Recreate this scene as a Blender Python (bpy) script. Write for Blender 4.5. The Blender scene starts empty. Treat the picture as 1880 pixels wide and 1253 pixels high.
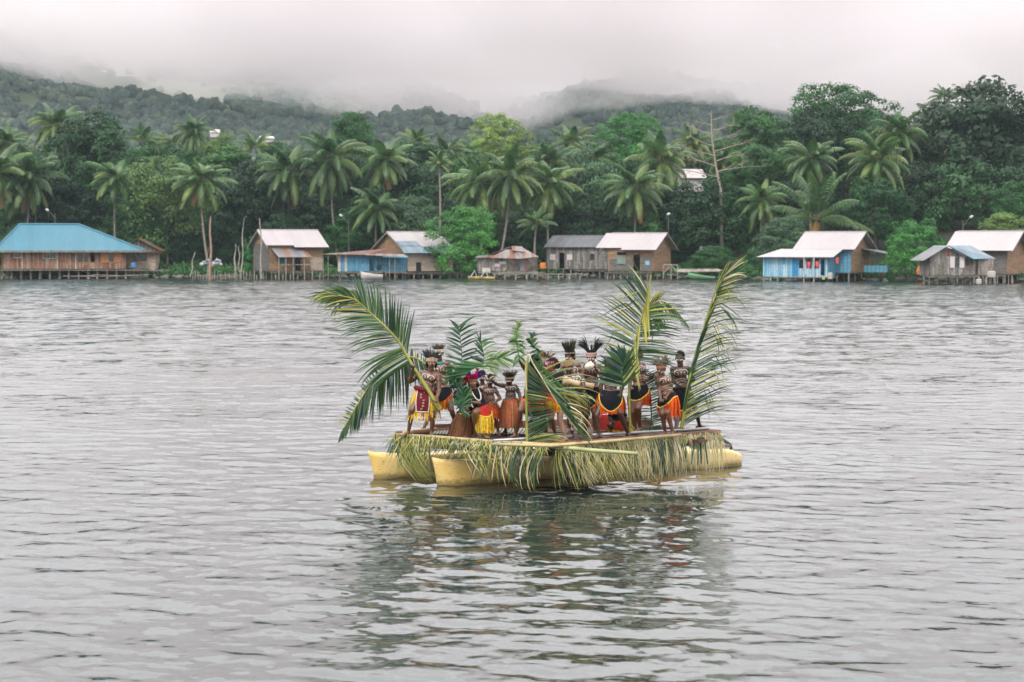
import bpy, math, random
import numpy as np
from mathutils import Vector, Matrix, noise as mnoise

random.seed(7)
RNG = np.random.default_rng(7)
SC = bpy.context.scene
COL = SC.collection
R = math.radians

# ------------------------------------------------------------------ camera
CAMZ = 4.27
PITCH = math.atan(175.5 / 3656.0)
cam_d = bpy.data.cameras.new('camera')
cam = bpy.data.objects.new('camera', cam_d)
COL.objects.link(cam)
cam.location = (0, 0, CAMZ)
cam.rotation_euler = (R(90) - PITCH, 0, 0)
cam_d.sensor_width = 36.0
cam_d.lens = 36.0 * 3656.0 / 1880.0
cam_d.clip_start = 0.5
cam_d.clip_end = 9000
cam_d.dof.use_dof = True
cam_d.dof.focus_distance = 36.0
cam_d.dof.aperture_fstop = 3.2
SC.camera = cam

# ------------------------------------------------------------------ world: overcast sky over a Nishita base
W = bpy.data.worlds.new('World')
SC.world = W
W.use_nodes = True
nt = W.node_tree
nt.nodes.clear()
n_out = nt.nodes.new('ShaderNodeOutputWorld')
sky = nt.nodes.new('ShaderNodeTexSky')
sky.sky_type = 'NISHITA'
sky.sun_disc = False
sky.sun_elevation = R(58)
sky.sun_rotation = R(200)
bg1 = nt.nodes.new('ShaderNodeBackground')
bg1.inputs[1].default_value = 0.015
nt.links.new(sky.outputs[0], bg1.inputs[0])
tc = nt.nodes.new('ShaderNodeTexCoord')
mp = nt.nodes.new('ShaderNodeMapping')
mp.inputs['Scale'].default_value = (4.0, 4.0, 17.0)
nt.links.new(tc.outputs['Generated'], mp.inputs[0])
nz = nt.nodes.new('ShaderNodeTexNoise')
nz.inputs['Scale'].default_value = 1.6
nz.inputs['Detail'].default_value = 7
nz.inputs['Roughness'].default_value = 0.55
nz.inputs['Distortion'].default_value = 0.4
nt.links.new(mp.outputs[0], nz.inputs['Vector'])
cr = nt.nodes.new('ShaderNodeValToRGB')
cr.color_ramp.elements[0].position = 0.36
cr.color_ramp.elements[0].color = (0.80, 0.80, 0.82, 1)
cr.color_ramp.elements[1].position = 0.62
cr.color_ramp.elements[1].color = (1.05, 1.05, 1.04, 1)
nt.links.new(nz.outputs[0], cr.inputs[0])
sep = nt.nodes.new('ShaderNodeSeparateXYZ')
nt.links.new(tc.outputs['Generated'], sep.inputs[0])
el = nt.nodes.new('ShaderNodeMapRange')
el.inputs[1].default_value = 0.0
el.inputs[2].default_value = 0.75
el.inputs[3].default_value = 0.0
el.inputs[4].default_value = 1.0
nt.links.new(sep.outputs[2], el.inputs[0])
grad = nt.nodes.new('ShaderNodeValToRGB')
grad.color_ramp.elements[0].position = 0.0
grad.color_ramp.elements[0].color = (0.345, 0.318, 0.324, 1)
e = grad.color_ramp.elements.new(0.17)
e.color = (0.32, 0.302, 0.305, 1)
e = grad.color_ramp.elements.new(0.195)
e.color = (1.72, 1.60, 1.61, 1)
e = grad.color_ramp.elements.new(0.30)
e.color = (2.5, 2.35, 2.36, 1)
grad.color_ramp.elements[1].position = 1.0
grad.color_ramp.elements[1].color = (2.6, 2.49, 2.47, 1)
nt.links.new(el.outputs[0], grad.inputs[0])
mul = nt.nodes.new('ShaderNodeMixRGB')
mul.blend_type = 'MULTIPLY'
mul.inputs[0].default_value = 1.0
nt.links.new(grad.outputs[0], mul.inputs[1])
nt.links.new(cr.outputs[0], mul.inputs[2])
bg2 = nt.nodes.new('ShaderNodeBackground')
bg2.inputs[1].default_value = 0.95
nt.links.new(mul.outputs[0], bg2.inputs[0])
add = nt.nodes.new('ShaderNodeAddShader')
nt.links.new(bg1.outputs[0], add.inputs[0])
nt.links.new(bg2.outputs[0], add.inputs[1])
nt.links.new(add.outputs[0], n_out.inputs[0])

# ------------------------------------------------------------------ sun (soft, behind the overcast)
sd = bpy.data.lights.new('sun', 'SUN')
sd.energy = 1.3
sd.angle = R(14)
sd.color = (1.0, 0.96, 0.9)
sun = bpy.data.objects.new('sun', sd)
COL.objects.link(sun)
sun.rotation_euler = (R(38), R(-14), 0)     # from above, over the photographer's left shoulder

SC.view_settings.view_transform = 'Standard'
SC.view_settings.look = 'None'
SC.view_settings.exposure = 0.97
SC.view_settings.gamma = 1.0
SC.render.engine = 'CYCLES'
SC.cycles.use_denoising = True
SC.cycles.max_bounces = 10
SC.cycles.diffuse_bounces = 2
SC.cycles.glossy_bounces = 3
SC.cycles.transmission_bounces = 3
SC.cycles.transparent_max_bounces = 6
SC.cycles.volume_bounces = 8
SC.cycles.volume_step_rate = 4.0
SC.cycles.sample_clamp_indirect = 8.0

# ------------------------------------------------------------------ pixel helpers (photo pixels 1880 x 1253)
FPX = 3656.0
cP, sP = math.cos(PITCH), math.sin(PITCH)

def ray(px, py):
    u = (px - 940.0) / FPX
    v = (626.5 - py) / FPX
    return Vector((u, cP + v * sP, -sP + v * cP))

def at(px, py, Y):
    r = ray(px, py)
    return Vector((0, 0, CAMZ)) + r * (Y / r.y)

def on_z(px, py, z):
    r = ray(px, py)
    return Vector((0, 0, CAMZ)) + r * ((z - CAMZ) / r.z)

# ------------------------------------------------------------------ tagging
def tag(o, label=None, cat=None, group=None, kind=None):
    if label: o['label'] = label
    if cat: o['category'] = cat
    if group: o['group'] = group
    if kind: o['kind'] = kind
    return o

def empty(name, loc=(0, 0, 0), rz=0.0, label=None, cat=None, group=None):
    o = bpy.data.objects.new(name, None)
    COL.objects.link(o)
    o.location = loc
    o.rotation_euler = (0, 0, rz)
    o.empty_display_size = 0.2
    return tag(o, label, cat, group)

def copy_tree(o, parent=None):
    c = o.copy()
    COL.objects.link(c)
    c.parent = parent
    for ch in list(o.children):
        copy_tree(ch, c)
    return c

class MB:
    """collects shapes, builds one mesh object"""
    def __init__(self):
        self.v = []; self.f = []; self.m = []; self.mi = 0
    def add(self, vs, fs):
        b = len(self.v)
        self.v.extend([tuple(p) for p in vs])
        self.f.extend([tuple(i + b for i in f) for f in fs])
        self.m.extend([self.mi] * len(fs))
        return self
    def box(self, a, b, M=None):
        x0, y0, z0 = a; x1, y1, z1 = b
        vs = [Vector(p) for p in ((x0,y0,z0),(x1,y0,z0),(x1,y1,z0),(x0,y1,z0),(x0,y0,z1),(x1,y0,z1),(x1,y1,z1),(x0,y1,z1))]
        if M is not None: vs = [M @ p for p in vs]
        return self.add(vs, ((0,3,2,1),(4,5,6,7),(0,1,5,4),(1,2,6,5),(2,3,7,6),(3,0,4,7)))
    def tube(self, pts, rad, n=6, cap=True, flat=1.0):
        pts = [Vector(p) for p in pts]
        if not isinstance(rad, (list, tuple)): rad = [rad] * len(pts)
        vs = []; fs = []
        up = None
        for i, p in enumerate(pts):
            t = (pts[min(i+1, len(pts)-1)] - pts[max(i-1, 0)])
            if t.length < 1e-9: t = Vector((0, 0, 1))
            t.normalize()
            if up is None:
                up = Vector((0, 0, 1)) if abs(t.z) < 0.9 else Vector((0, 1, 0))
            s = t.cross(up)
            if s.length < 1e-6: s = t.cross(Vector((1, 0, 0)))
            s.normalize(); up = s.cross(t).normalized()
            for k in range(n):
                a = 2 * math.pi * k / n
                vs.append(p + s * math.cos(a) * rad[i] + up * math.sin(a) * rad[i] * flat)
        for i in range(len(pts) - 1):
            for k in range(n):
                k2 = (k + 1) % n
                fs.append((i*n+k, i*n+k2, (i+1)*n+k2, (i+1)*n+k))
        if cap:
            fs.append(tuple(range(n-1, -1, -1)))
            fs.append(tuple((len(pts)-1)*n + k for k in range(n)))
        return self.add(vs, fs)
    def strip(self, pts, wid, side):
        """flat ribbon along pts; side = direction or list of directions"""
        vs = []; fs = []
        for i, p in enumerate(pts):
            s = side[i] if isinstance(side, list) else side
            w = wid[i] if isinstance(wid, (list, tuple)) else wid
            vs.append(Vector(p) - s * w * 0.5); vs.append(Vector(p) + s * w * 0.5)
        for i in range(len(pts) - 1):
            fs.append((2*i, 2*i+1, 2*i+3, 2*i+2))
        return self.add(vs, fs)
    def quad(self, a, b, c, d):
        return self.add([a, b, c, d], [(0, 1, 2, 3)])
    def sheet(self, a, b, c, d, th):
        """thick quad; a,b,c,d counter-clockwise seen from its top"""
        a, b, c, d = map(Vector, (a, b, c, d))
        n = (b - a).cross(d - a).normalized() * th
        return self.add([a-n, b-n, c-n, d-n, a, b, c, d],
                        ((3,2,1,0),(4,5,6,7),(0,1,5,4),(1,2,6,5),(2,3,7,6),(3,0,4,7)))
    def ell(self, c, r, n=8, m=6, M=None):
        vs = []; fs = []
        c = Vector(c)
        if not isinstance(r, (list, tuple, Vector)): r = (r, r, r)
        for j in range(1, m):
            th = math.pi * j / m
            for k in range(n):
                a = 2*math.pi*k/n
                p = Vector((r[0]*math.sin(th)*math.cos(a), r[1]*math.sin(th)*math.sin(a), r[2]*math.cos(th)))
                if M is not None: p = M @ p
                vs.append(c + p)
        t = Vector((0, 0, r[2])); b = Vector((0, 0, -r[2]))
        if M is not None: t = M @ t; b = M @ b
        vs.append(c + t); vs.append(c + b)
        T = len(vs) - 2; B = T + 1
        for j in range(m - 2):
            for k in range(n):
                k2 = (k+1) % n
                fs.append((j*n+k, (j+1)*n+k, (j+1)*n+k2, j*n+k2))
        for k in range(n):
            k2 = (k+1) % n
            fs.append((T, k, k2)); fs.append((B, (m-2)*n+k2, (m-2)*n+k))
        return self.add(vs, fs)
    def mesh(self, name, mats, smooth=False):
        me = bpy.data.meshes.new(name)
        me.from_pydata(self.v, [], self.f)
        if not isinstance(mats, (list, tuple)): mats = [mats]
        for m in mats: me.materials.append(m)
        if self.m: me.polygons.foreach_set('material_index', self.m)
        if smooth: me.polygons.foreach_set('use_smooth', [True] * len(me.polygons))
        me.update()
        return me
    def build(self, name, mats, parent=None, smooth=False, loc=None):
        o = bpy.data.objects.new(name, self.mesh(name, mats, smooth))
        COL.objects.link(o)
        if parent is not None: o.parent = parent
        if loc is not None: o.location = loc
        return o

# ------------------------------------------------------------------ materials
def newmat(name):
    m = bpy.data.materials.new(name)
    m.use_nodes = True
    t = m.node_tree
    b = t.nodes['Principled BSDF']
    return m, t, b

GA = 0.76
def rgba(c): return (c[0] * GA, c[1] * GA, c[2] * GA, 1.0)

def plain(name, col, rough=0.7, var=0.15, scale=3.0, metal=0.0, spec=0.3, bump=0.0):
    """base colour with gentle procedural blotches"""
    m, t, b = newmat(name)
    tc = t.nodes.new('ShaderNodeTexCoord')
    n = t.nodes.new('ShaderNodeTexNoise'); n.inputs['Scale'].default_value = scale; n.inputs['Detail'].default_value = 5
    t.links.new(tc.outputs['Object'], n.inputs['Vector'])
    r = t.nodes.new('ShaderNodeValToRGB')
    r.color_ramp.elements[0].position = 0.3; r.color_ramp.elements[1].position = 0.7
    r.color_ramp.elements[0].color = rgba([c * (1 - var) for c in col])
    r.color_ramp.elements[1].color = rgba([min(1, c * (1 + var)) for c in col])
    t.links.new(n.outputs[0], r.inputs[0])
    t.links.new(r.outputs[0], b.inputs['Base Color'])
    b.inputs['Roughness'].default_value = rough
    b.inputs['Metallic'].default_value = metal
    b.inputs['Specular IOR Level'].default_value = spec
    if bump:
        bp = t.nodes.new('ShaderNodeBump'); bp.inputs['Strength'].default_value = bump; bp.inputs['Distance'].default_value = 0.02
        t.links.new(n.outputs[0], bp.inputs['Height']); t.links.new(bp.outputs[0], b.inputs['Normal'])
    return m

def leafmat(name, c1, c2, scale=0.8, trans=0.22, rough=0.5, spec=0.25, tip=None):
    """leaf colour: clumps of c1/c2, per-object variation"""
    if not name.startswith(('strand', 'branch', 'palm_b', 'palm_or')):
        c1 = (c1[0] * .84, c1[1] * 1.06, c1[2] * .80); c2 = (c2[0] * .86, c2[1] * 1.10, c2[2] * .76)
    m, t, b = newmat(name)
    tc = t.nodes.new('ShaderNodeTexCoord')
    n = t.nodes.new('ShaderNodeTexNoise'); n.inputs['Scale'].default_value = scale; n.inputs['Detail'].default_value = 4
    t.links.new(tc.outputs['Object'], n.inputs['Vector'])
    r = t.nodes.new('ShaderNodeValToRGB')
    r.color_ramp.elements[0].position = 0.34; r.color_ramp.elements[1].position = 0.66
    r.color_ramp.elements[0].color = rgba(c1); r.color_ramp.elements[1].color = rgba(c2)
    t.links.new(n.outputs[0], r.inputs[0])
    oi = t.nodes.new('ShaderNodeObjectInfo')
    mr = t.nodes.new('ShaderNodeMapRange'); mr.inputs[3].default_value = 0.75; mr.inputs[4].default_value = 1.25
    t.links.new(oi.outputs['Random'], mr.inputs[0])
    hs = t.nodes.new('ShaderNodeHueSaturation')
    t.links.new(mr.outputs[0], hs.inputs['Value'])
    mr2 = t.nodes.new('ShaderNodeMapRange'); mr2.inputs[3].default_value = 0.515; mr2.inputs[4].default_value = 0.49
    t.links.new(oi.outputs['Random'], mr2.inputs[0]); t.links.new(mr2.outputs[0], hs.inputs['Hue'])
    t.links.new(r.outputs[0], hs.inputs['Color'])
    t.links.new(hs.outputs[0], b.inputs['Base Color'])
    b.inputs['Roughness'].default_value = rough
    b.inputs['Specular IOR Level'].default_value = spec
    tr = t.nodes.new('ShaderNodeBsdfTranslucent')
    t.links.new(hs.outputs[0], tr.inputs[0])
    mx = t.nodes.new('ShaderNodeMixShader'); mx.inputs[0].default_value = trans
    out = t.nodes['Material Output']
    t.links.new(b.outputs[0], mx.inputs[1]); t.links.new(tr.outputs[0], mx.inputs[2])
    t.links.new(mx.outputs[0], out.inputs[0])
    return m

def boards(name, cols, width=0.2, vertical=True, rough=0.85, stain=0.5, axis='auto'):
    """weathered boards in object space. boards run along z (vertical) or along the wall (horizontal)."""
    m, t, b = newmat(name)
    tc = t.nodes.new('ShaderNodeTexCoord')
    sp = t.nodes.new('ShaderNodeSeparateXYZ'); t.links.new(tc.outputs['Object'], sp.inputs[0])
    if vertical:
        su = t.nodes.new('ShaderNodeMath'); su.operation = 'ADD'
        t.links.new(sp.outputs[0], su.inputs[0]); t.links.new(sp.outputs[1], su.inputs[1])
        src = su.outputs[0]; other = sp.outputs[2]
    else:
        src = sp.outputs[2]
        su = t.nodes.new('ShaderNodeMath'); su.operation = 'ADD'
        t.links.new(sp.outputs[0], su.inputs[0]); t.links.new(sp.outputs[1], su.inputs[1])
        other = su.outputs[0]
    dv = t.nodes.new('ShaderNodeMath'); dv.operation = 'DIVIDE'; dv.inputs[1].default_value = width
    t.links.new(src, dv.inputs[0])
    fl = t.nodes.new('ShaderNodeMath'); fl.operation = 'FLOOR'; t.links.new(dv.outputs[0], fl.inputs[0])
    fr = t.nodes.new('ShaderNodeMath'); fr.operation = 'FRACT'; t.links.new(dv.outputs[0], fr.inputs[0])
    # joints between board lengths
    ol = t.nodes.new('ShaderNodeMath'); ol.operation = 'MULTIPLY'; ol.inputs[1].default_value = 0.45
    t.links.new(other, ol.inputs[0])
    w0 = t.nodes.new('ShaderNodeTexWhiteNoise'); w0.noise_dimensions = '1D'; t.links.new(fl.outputs[0], w0.inputs['W'])
    ad = t.nodes.new('ShaderNodeMath'); t.links.new(ol.outputs[0], ad.inputs[0]); t.links.new(w0.outputs[0], ad.inputs[1])
    fl2 = t.nodes.new('ShaderNodeMath'); fl2.operation = 'FLOOR'; t.links.new(ad.outputs[0], fl2.inputs[0])
    cm = t.nodes.new('ShaderNodeCombineXYZ'); t.links.new(fl.outputs[0], cm.inputs[0]); t.links.new(fl2.outputs[0], cm.inputs[1])
    w1 = t.nodes.new('ShaderNodeTexWhiteNoise'); w1.noise_dimensions = '2D'; t.links.new(cm.outputs[0], w1.inputs['Vector'])
    r = t.nodes.new('ShaderNodeValToRGB')
    k = len(cols)
    while len(r.color_ramp.elements) < k: r.color_ramp.elements.new(0.5)
    for i, c in enumerate(cols):
        r.color_ramp.elements[i].position = i / max(1, k - 1) * 0.9 + 0.05
        r.color_ramp.elements[i].color = rgba(c)
    # blend white noise with a large stain noise
    n = t.nodes.new('ShaderNodeTexNoise'); n.inputs['Scale'].default_value = 0.7; n.inputs['Detail'].default_value = 6
    t.links.new(tc.outputs['Object'], n.inputs['Vector'])
    mixv = t.nodes.new('ShaderNodeMix'); mixv.inputs[0].default_value = stain
    t.links.new(w1.outputs[0], mixv.inputs[2]); t.links.new(n.outputs[0], mixv.inputs[3])
    t.links.new(mixv.outputs[0], r.inputs[0])
    # gaps
    g = t.nodes.new('ShaderNodeMath'); g.operation = 'GREATER_THAN'; g.inputs[1].default_value = 0.1
    t.links.new(fr.outputs[0], g.inputs[0])
    mr = t.nodes.new('ShaderNodeMapRange'); mr.inputs[3].default_value = 0.35; mr.inputs[4].default_value = 1.0
    t.links.new(g.outputs[0], mr.inputs[0])
    n2 = t.nodes.new('ShaderNodeTexNoise'); n2.inputs['Scale'].default_value = 6; n2.inputs['Detail'].default_value = 6
    t.links.new(tc.outputs['Object'], n2.inputs['Vector'])
    mr2 = t.nodes.new('ShaderNodeMapRange'); mr2.inputs[1].default_value = 0.3; mr2.inputs[2].default_value = 0.7
    mr2.inputs[3].default_value = 0.7; mr2.inputs[4].default_value = 1.2
    t.links.new(n2.outputs[0], mr2.inputs[0])
    mm = t.nodes.new('ShaderNodeMath'); mm.operation = 'MULTIPLY'
    t.links.new(mr.outputs[0], mm.inputs[0]); t.links.new(mr2.outputs[0], mm.inputs[1])
    mu = t.nodes.new('ShaderNodeVectorMath'); mu.operation = 'SCALE'
    t.links.new(r.outputs[0], mu.inputs[0]); t.links.new(mm.outputs[0], mu.inputs['Scale'])
    t.links.new(mu.outputs[0], b.inputs['Base Color'])
    b.inputs['Roughness'].default_value = rough
    b.inputs['Specular IOR Level'].default_value = 0.15
    return m

def metalroof(name, base, rust=0.0, rustcol=(0.33, 0.12, 0.05), rough=0.45, sheet=0.8, spec=0.4, dirt=0.12):
    m, t, b = newmat(name)
    tc = t.nodes.new('ShaderNodeTexCoord')
    sp = t.nodes.new('ShaderNodeSeparateXYZ'); t.links.new(tc.outputs['Object'], sp.inputs[0])
    dv = t.nodes.new('ShaderNodeMath'); dv.operation = 'DIVIDE'; dv.inputs[1].default_value = sheet
    t.links.new(sp.outputs[0], dv.inputs[0])
    fl = t.nodes.new('ShaderNodeMath'); fl.operation = 'FLOOR'; t.links.new(dv.outputs[0], fl.inputs[0])
    w = t.nodes.new('ShaderNodeTexWhiteNoise'); w.noise_dimensions = '1D'; t.links.new(fl.outputs[0], w.inputs['W'])
    mr = t.nodes.new('ShaderNodeMapRange'); mr.inputs[3].default_value = 1 - dirt; mr.inputs[4].default_value = 1.0
    t.links.new(w.outputs[0], mr.inputs[0])
    n = t.nodes.new('ShaderNodeTexNoise'); n.inputs['Scale'].default_value = 1.3; n.inputs['Detail'].default_value = 7
    mpn = t.nodes.new('ShaderNodeMapping'); mpn.inputs['Scale'].default_value = (1.6, 0.5, 0.5)
    t.links.new(tc.outputs['Object'], mpn.inputs[0]); t.links.new(mpn.outputs[0], n.inputs['Vector'])
    mr2 = t.nodes.new('ShaderNodeMapRange'); mr2.inputs[1].default_value = 0.3; mr2.inputs[2].default_value = 0.7
    mr2.inputs[3].default_value = 1 - dirt; mr2.inputs[4].default_value = 1.0
    t.links.new(n.outputs[0], mr2.inputs[0])
    mm = t.nodes.new('ShaderNodeMath'); mm.operation = 'MULTIPLY'
    t.links.new(mr.outputs[0], mm.inputs[0]); t.links.new(mr2.outputs[0], mm.inputs[1])
    vs = t.nodes.new('ShaderNodeVectorMath'); vs.operation = 'SCALE'; vs.inputs[0].default_value = [q * GA for q in base]
    t.links.new(mm.outputs[0], vs.inputs['Scale'])
    col = vs.outputs[0]
    if rust > 0:
        a = t.nodes.new('ShaderNodeMix'); a.inputs[0].default_value = 0.5
        t.links.new(w.outputs[0], a.inputs[2]); t.links.new(n.outputs[0], a.inputs[3])
        r = t.nodes.new('ShaderNodeMapRange'); r.inputs[1].default_value = 0.75 - rust * 0.5; r.inputs[2].default_value = 0.85 - rust * 0.5
        t.links.new(a.outputs[0], r.inputs[0])
        mx = t.nodes.new('ShaderNodeMix'); mx.data_type = 'RGBA'
        t.links.new(r.outputs[0], mx.inputs[0]); t.links.new(col, mx.inputs[6]); mx.inputs[7].default_value = rgba(rustcol)
        col = mx.outputs[2]
    t.links.new(col, b.inputs['Base Color'])
    wv = t.nodes.new('ShaderNodeTexWave'); wv.inputs['Scale'].default_value = 2.2; wv.bands_direction = 'X'
    t.links.new(tc.outputs['Object'], wv.inputs[0])
    bp = t.nodes.new('ShaderNodeBump'); bp.inputs['Strength'].default_value = 0.35; bp.inputs['Distance'].default_value = 0.03
    t.links.new(wv.outputs[1], bp.inputs['Height']); t.links.new(bp.outputs[0], b.inputs['Normal'])
    b.inputs['Roughness'].default_value = rough
    b.inputs['Specular IOR Level'].default_value = spec
    return m

M_BARK = plain('bark', (0.10, 0.085, 0.07), 0.9, 0.35, 6)
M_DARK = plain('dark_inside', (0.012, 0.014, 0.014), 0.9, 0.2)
# ------------------------------------------------------------------ water
def shore_y(x):
    return float(np.interp(x, [-400, -66, -40, -10, 22, 30, 40, 70, 400], [262, 258, 262, 266, 263, 250, 243, 230, 215]))

def make_water():
    # rows get closer together towards the camera: real waves where they can be seen one by one
    ys = [-60.0, -20.0, 8.0]
    y = 14.0
    while y < 120:
        ys.append(y); y += max(0.04, y * y / 8500 * 0.5)
    while y < 300:
        ys.append(y); y += y * 0.02
    ys.append(300.0)
    ys = np.array(ys)
    nx = 640
    s = np.linspace(-1, 1, nx)
    half = np.where(ys < 14, 60.0, np.maximum(6.0, ys * 0.30 + 2.0))
    X = s[None, :] * half[:, None]
    Y = np.repeat(ys[:, None], nx, 1)
    Z = np.zeros_like(X)
    dy = np.gradient(ys)
    sp = np.maximum(dy, half * 2 / nx)[:, None]
    rg = np.random.default_rng(3)
    for i in range(80):
        lam = 0.18 * (1.45 / 0.18) ** rg.random() if i % 10 else rg.uniform(2.0, 4.0)
        th = rg.normal(0, 0.8) + R(84)
        k = 2 * math.pi / lam
        slope = 0.0086 * (lam / 1.0) ** -0.10 if lam < 1.95 else 0.0045
        a = slope / k
        ph = rg.random() * 6.28
        # group envelope keeps the crests short and broken
        e1 = 0.5 + 0.5 * np.sin(X * k * 0.11 * math.cos(th + 1.2) + Y * k * 0.09 + ph * 3)
        fade = np.clip((lam / (sp * 3.0)) - 0.6, 0, 1)
        pha = k * (X * math.cos(th) + Y * math.sin(th)) + ph
        Z += a * fade * (0.35 + 1.1 * e1) * (np.sin(pha) + 0.16 * np.cos(2 * pha))
    # wake and chop round the raft
    for i in range(26):
        lam = rg.uniform(.18, .7); th = rg.uniform(0, 6.28); k = 2 * math.pi / lam; ph = rg.random() * 6.28
        env = 0
        for (cx, cy, rx, ry_) in ((5.2, 39.2, 1.6, 1.6), (6.6, 40.6, 2.4, 1.6), (-2.4, 36.0, 1.0, 1.2), (-1.6, 35.0, .8, .6), (1.2, 33.6, 1.6, .5), (3.4, 35.6, 1.6, .5)):
            env = env + np.exp(-((X - cx) / rx) ** 2 - ((Y - cy) / ry_) ** 2)
        Z += .026 / k * np.minimum(env, 1.2) * np.sin(k * (X * math.cos(th) + Y * math.sin(th)) + ph)
    # calm edges of the sheet
    edge = np.clip((1 - np.abs(s))[None, :] * 20, 0, 1)
    Z *= edge
    Z[ys < 14] = 0
    V = np.stack([X, Y, Z], -1).reshape(-1, 3)
    # outer skirt: carry the sheet sideways to the far shores
    ny = len(ys)
    idx = np.arange(ny * nx).reshape(ny, nx)
    F = np.stack([idx[:-1, :-1], idx[:-1, 1:], idx[1:, 1:], idx[1:, :-1]], -1).reshape(-1, 4)
    b = len(V)
    LV = np.stack([np.full(ny, -420.0), ys, np.zeros(ny)], -1)
    RV = np.stack([np.full(ny, 420.0), ys, np.zeros(ny)], -1)
    V = np.concatenate([V, LV, RV])
    li = b + np.arange(ny); ri = b + ny + np.arange(ny)
    FL = np.stack([li[:-1], idx[:-1, 0], idx[1:, 0], li[1:]], -1)
    FR = np.stack([idx[:-1, -1], ri[:-1], ri[1:], idx[1:, -1]], -1)
    F = np.concatenate([F, FL, FR])
    me = bpy.data.meshes.new('water')
    me.vertices.add(len(V)); me.vertices.foreach_set('co', V.ravel())
    me.loops.add(F.size); me.loops.foreach_set('vertex_index', F.ravel().astype(np.int32))
    me.polygons.add(len(F)); me.polygons.foreach_set('loop_start', np.arange(0, F.size, 4, dtype=np.int32))
    me.polygons.foreach_set('use_smooth', np.ones(len(F), dtype=bool))
    me.update(calc_edges=True)
    m, t, bs = newmat('lake_water')
    g = t.nodes.new('ShaderNodeNewGeometry')
    def slope(scale, sx, amp_x, amp_y, detail, w):
        mp = t.nodes.new('ShaderNodeMapping'); mp.inputs['Scale'].default_value = (scale * sx, scale, scale)
        mp.inputs['Location'].default_value = (w, w * 2.3, w)
        mp.inputs['Rotation'].default_value = (0, 0, R(7 * (w % 3 - 1)))
        t.links.new(g.outputs['Position'], mp.inputs[0])
        n = t.nodes.new('ShaderNodeTexNoise'); n.inputs['Scale'].default_value = 1.0
        n.inputs['Detail'].default_value = detail; n.inputs['Roughness'].default_value = 0.55
        n.inputs['Distortion'].default_value = 0.5
        t.links.new(mp.outputs[0], n.inputs['Vector'])
        s = t.nodes.new('ShaderNodeVectorMath'); s.operation = 'SUBTRACT'; s.inputs[1].default_value = (0.5, 0.5, 0.5)
        t.links.new(n.outputs['Color'], s.inputs[0])
        k = t.nodes.new('ShaderNodeVectorMath'); k.operation = 'MULTIPLY'; k.inputs[1].default_value = (amp_x, amp_y, 0)
        t.links.new(s.outputs[0], k.inputs[0])
        return k.outputs[0]
    # patches of ruffled and calmer water
    mpp = t.nodes.new('ShaderNodeMapping'); mpp.inputs['Scale'].default_value = (0.05, 0.13, 0.1)
    t.links.new(g.outputs['Position'], mpp.inputs[0])
    pn = t.nodes.new('ShaderNodeTexNoise'); pn.inputs['Scale'].default_value = 1.0; pn.inputs['Detail'].default_value = 4
    t.links.new(mpp.outputs[0], pn.inputs['Vector'])
    pr = t.nodes.new('ShaderNodeMapRange'); pr.inputs[1].default_value = 0.35; pr.inputs[2].default_value = 0.65
    pr.inputs[3].default_value = 0.55; pr.inputs[4].default_value = 1.25
    t.links.new(pn.outputs[0], pr.inputs[0])
    s1 = slope(0.55, 0.6, 0.05, 0.10, 2, 1.0)
    s0 = slope(0.7, 1.5, 0.30, 0.50, 4, 3.0)
    s2 = slope(3.2, 0.75, 0.12, 0.20, 3, 5.0)
    s3 = slope(13.0, 0.6, 0.05, 0.10, 3, 9.0)
    a1 = t.nodes.new('ShaderNodeVectorMath'); t.links.new(s2, a1.inputs[0]); t.links.new(s3, a1.inputs[1])
    ml = t.nodes.new('ShaderNodeVectorMath'); ml.operation = 'SCALE'
    t.links.new(a1.outputs[0], ml.inputs[0]); t.links.new(pr.outputs[0], ml.inputs['Scale'])
    a2 = t.nodes.new('ShaderNodeVectorMath'); t.links.new(ml.outputs[0], a2.inputs[0]); t.links.new(s1, a2.inputs[1])
    spy = t.nodes.new('ShaderNodeSeparateXYZ'); t.links.new(g.outputs['Position'], spy.inputs[0])
    dr = t.nodes.new('ShaderNodeMapRange'); dr.inputs[1].default_value = 34; dr.inputs[2].default_value = 110
    dr.inputs[3].default_value = 1.0; dr.inputs[4].default_value = 2.6
    t.links.new(spy.outputs[1], dr.inputs[0])
    a4 = t.nodes.new('ShaderNodeVectorMath'); a4.operation = 'SCALE'
    t.links.new(a2.outputs[0], a4.inputs[0]); t.links.new(dr.outputs[0], a4.inputs['Scale'])
    fr0 = t.nodes.new('ShaderNodeMapRange'); fr0.inputs[1].default_value = 50; fr0.inputs[2].default_value = 110
    t.links.new(spy.outputs[1], fr0.inputs[0])
    a5 = t.nodes.new('ShaderNodeVectorMath'); a5.operation = 'SCALE'
    t.links.new(s0, a5.inputs[0]); t.links.new(fr0.outputs[0], a5.inputs['Scale'])
    a6 = t.nodes.new('ShaderNodeVectorMath'); t.links.new(a4.outputs[0], a6.inputs[0]); t.links.new(a5.outputs[0], a6.inputs[1])
    a3 = t.nodes.new('ShaderNodeVectorMath'); t.links.new(a6.outputs[0], a3.inputs[0]); t.links.new(g.outputs['Normal'], a3.inputs[1])
    # at low angles only the wavelet faces turned to the eye are seen: lean the mean slope with the incidence angle
    isp = t.nodes.new('ShaderNodeSeparateXYZ'); t.links.new(g.outputs['Incoming'], isp.inputs[0])
    kk = t.nodes.new('ShaderNodeMapRange'); kk.inputs[1].default_value = 0.023; kk.inputs[2].default_value = 0.24
    kk.inputs[3].default_value = 0.080; kk.inputs[4].default_value = 0.0
    t.links.new(isp.outputs[2], kk.inputs[0])
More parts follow.
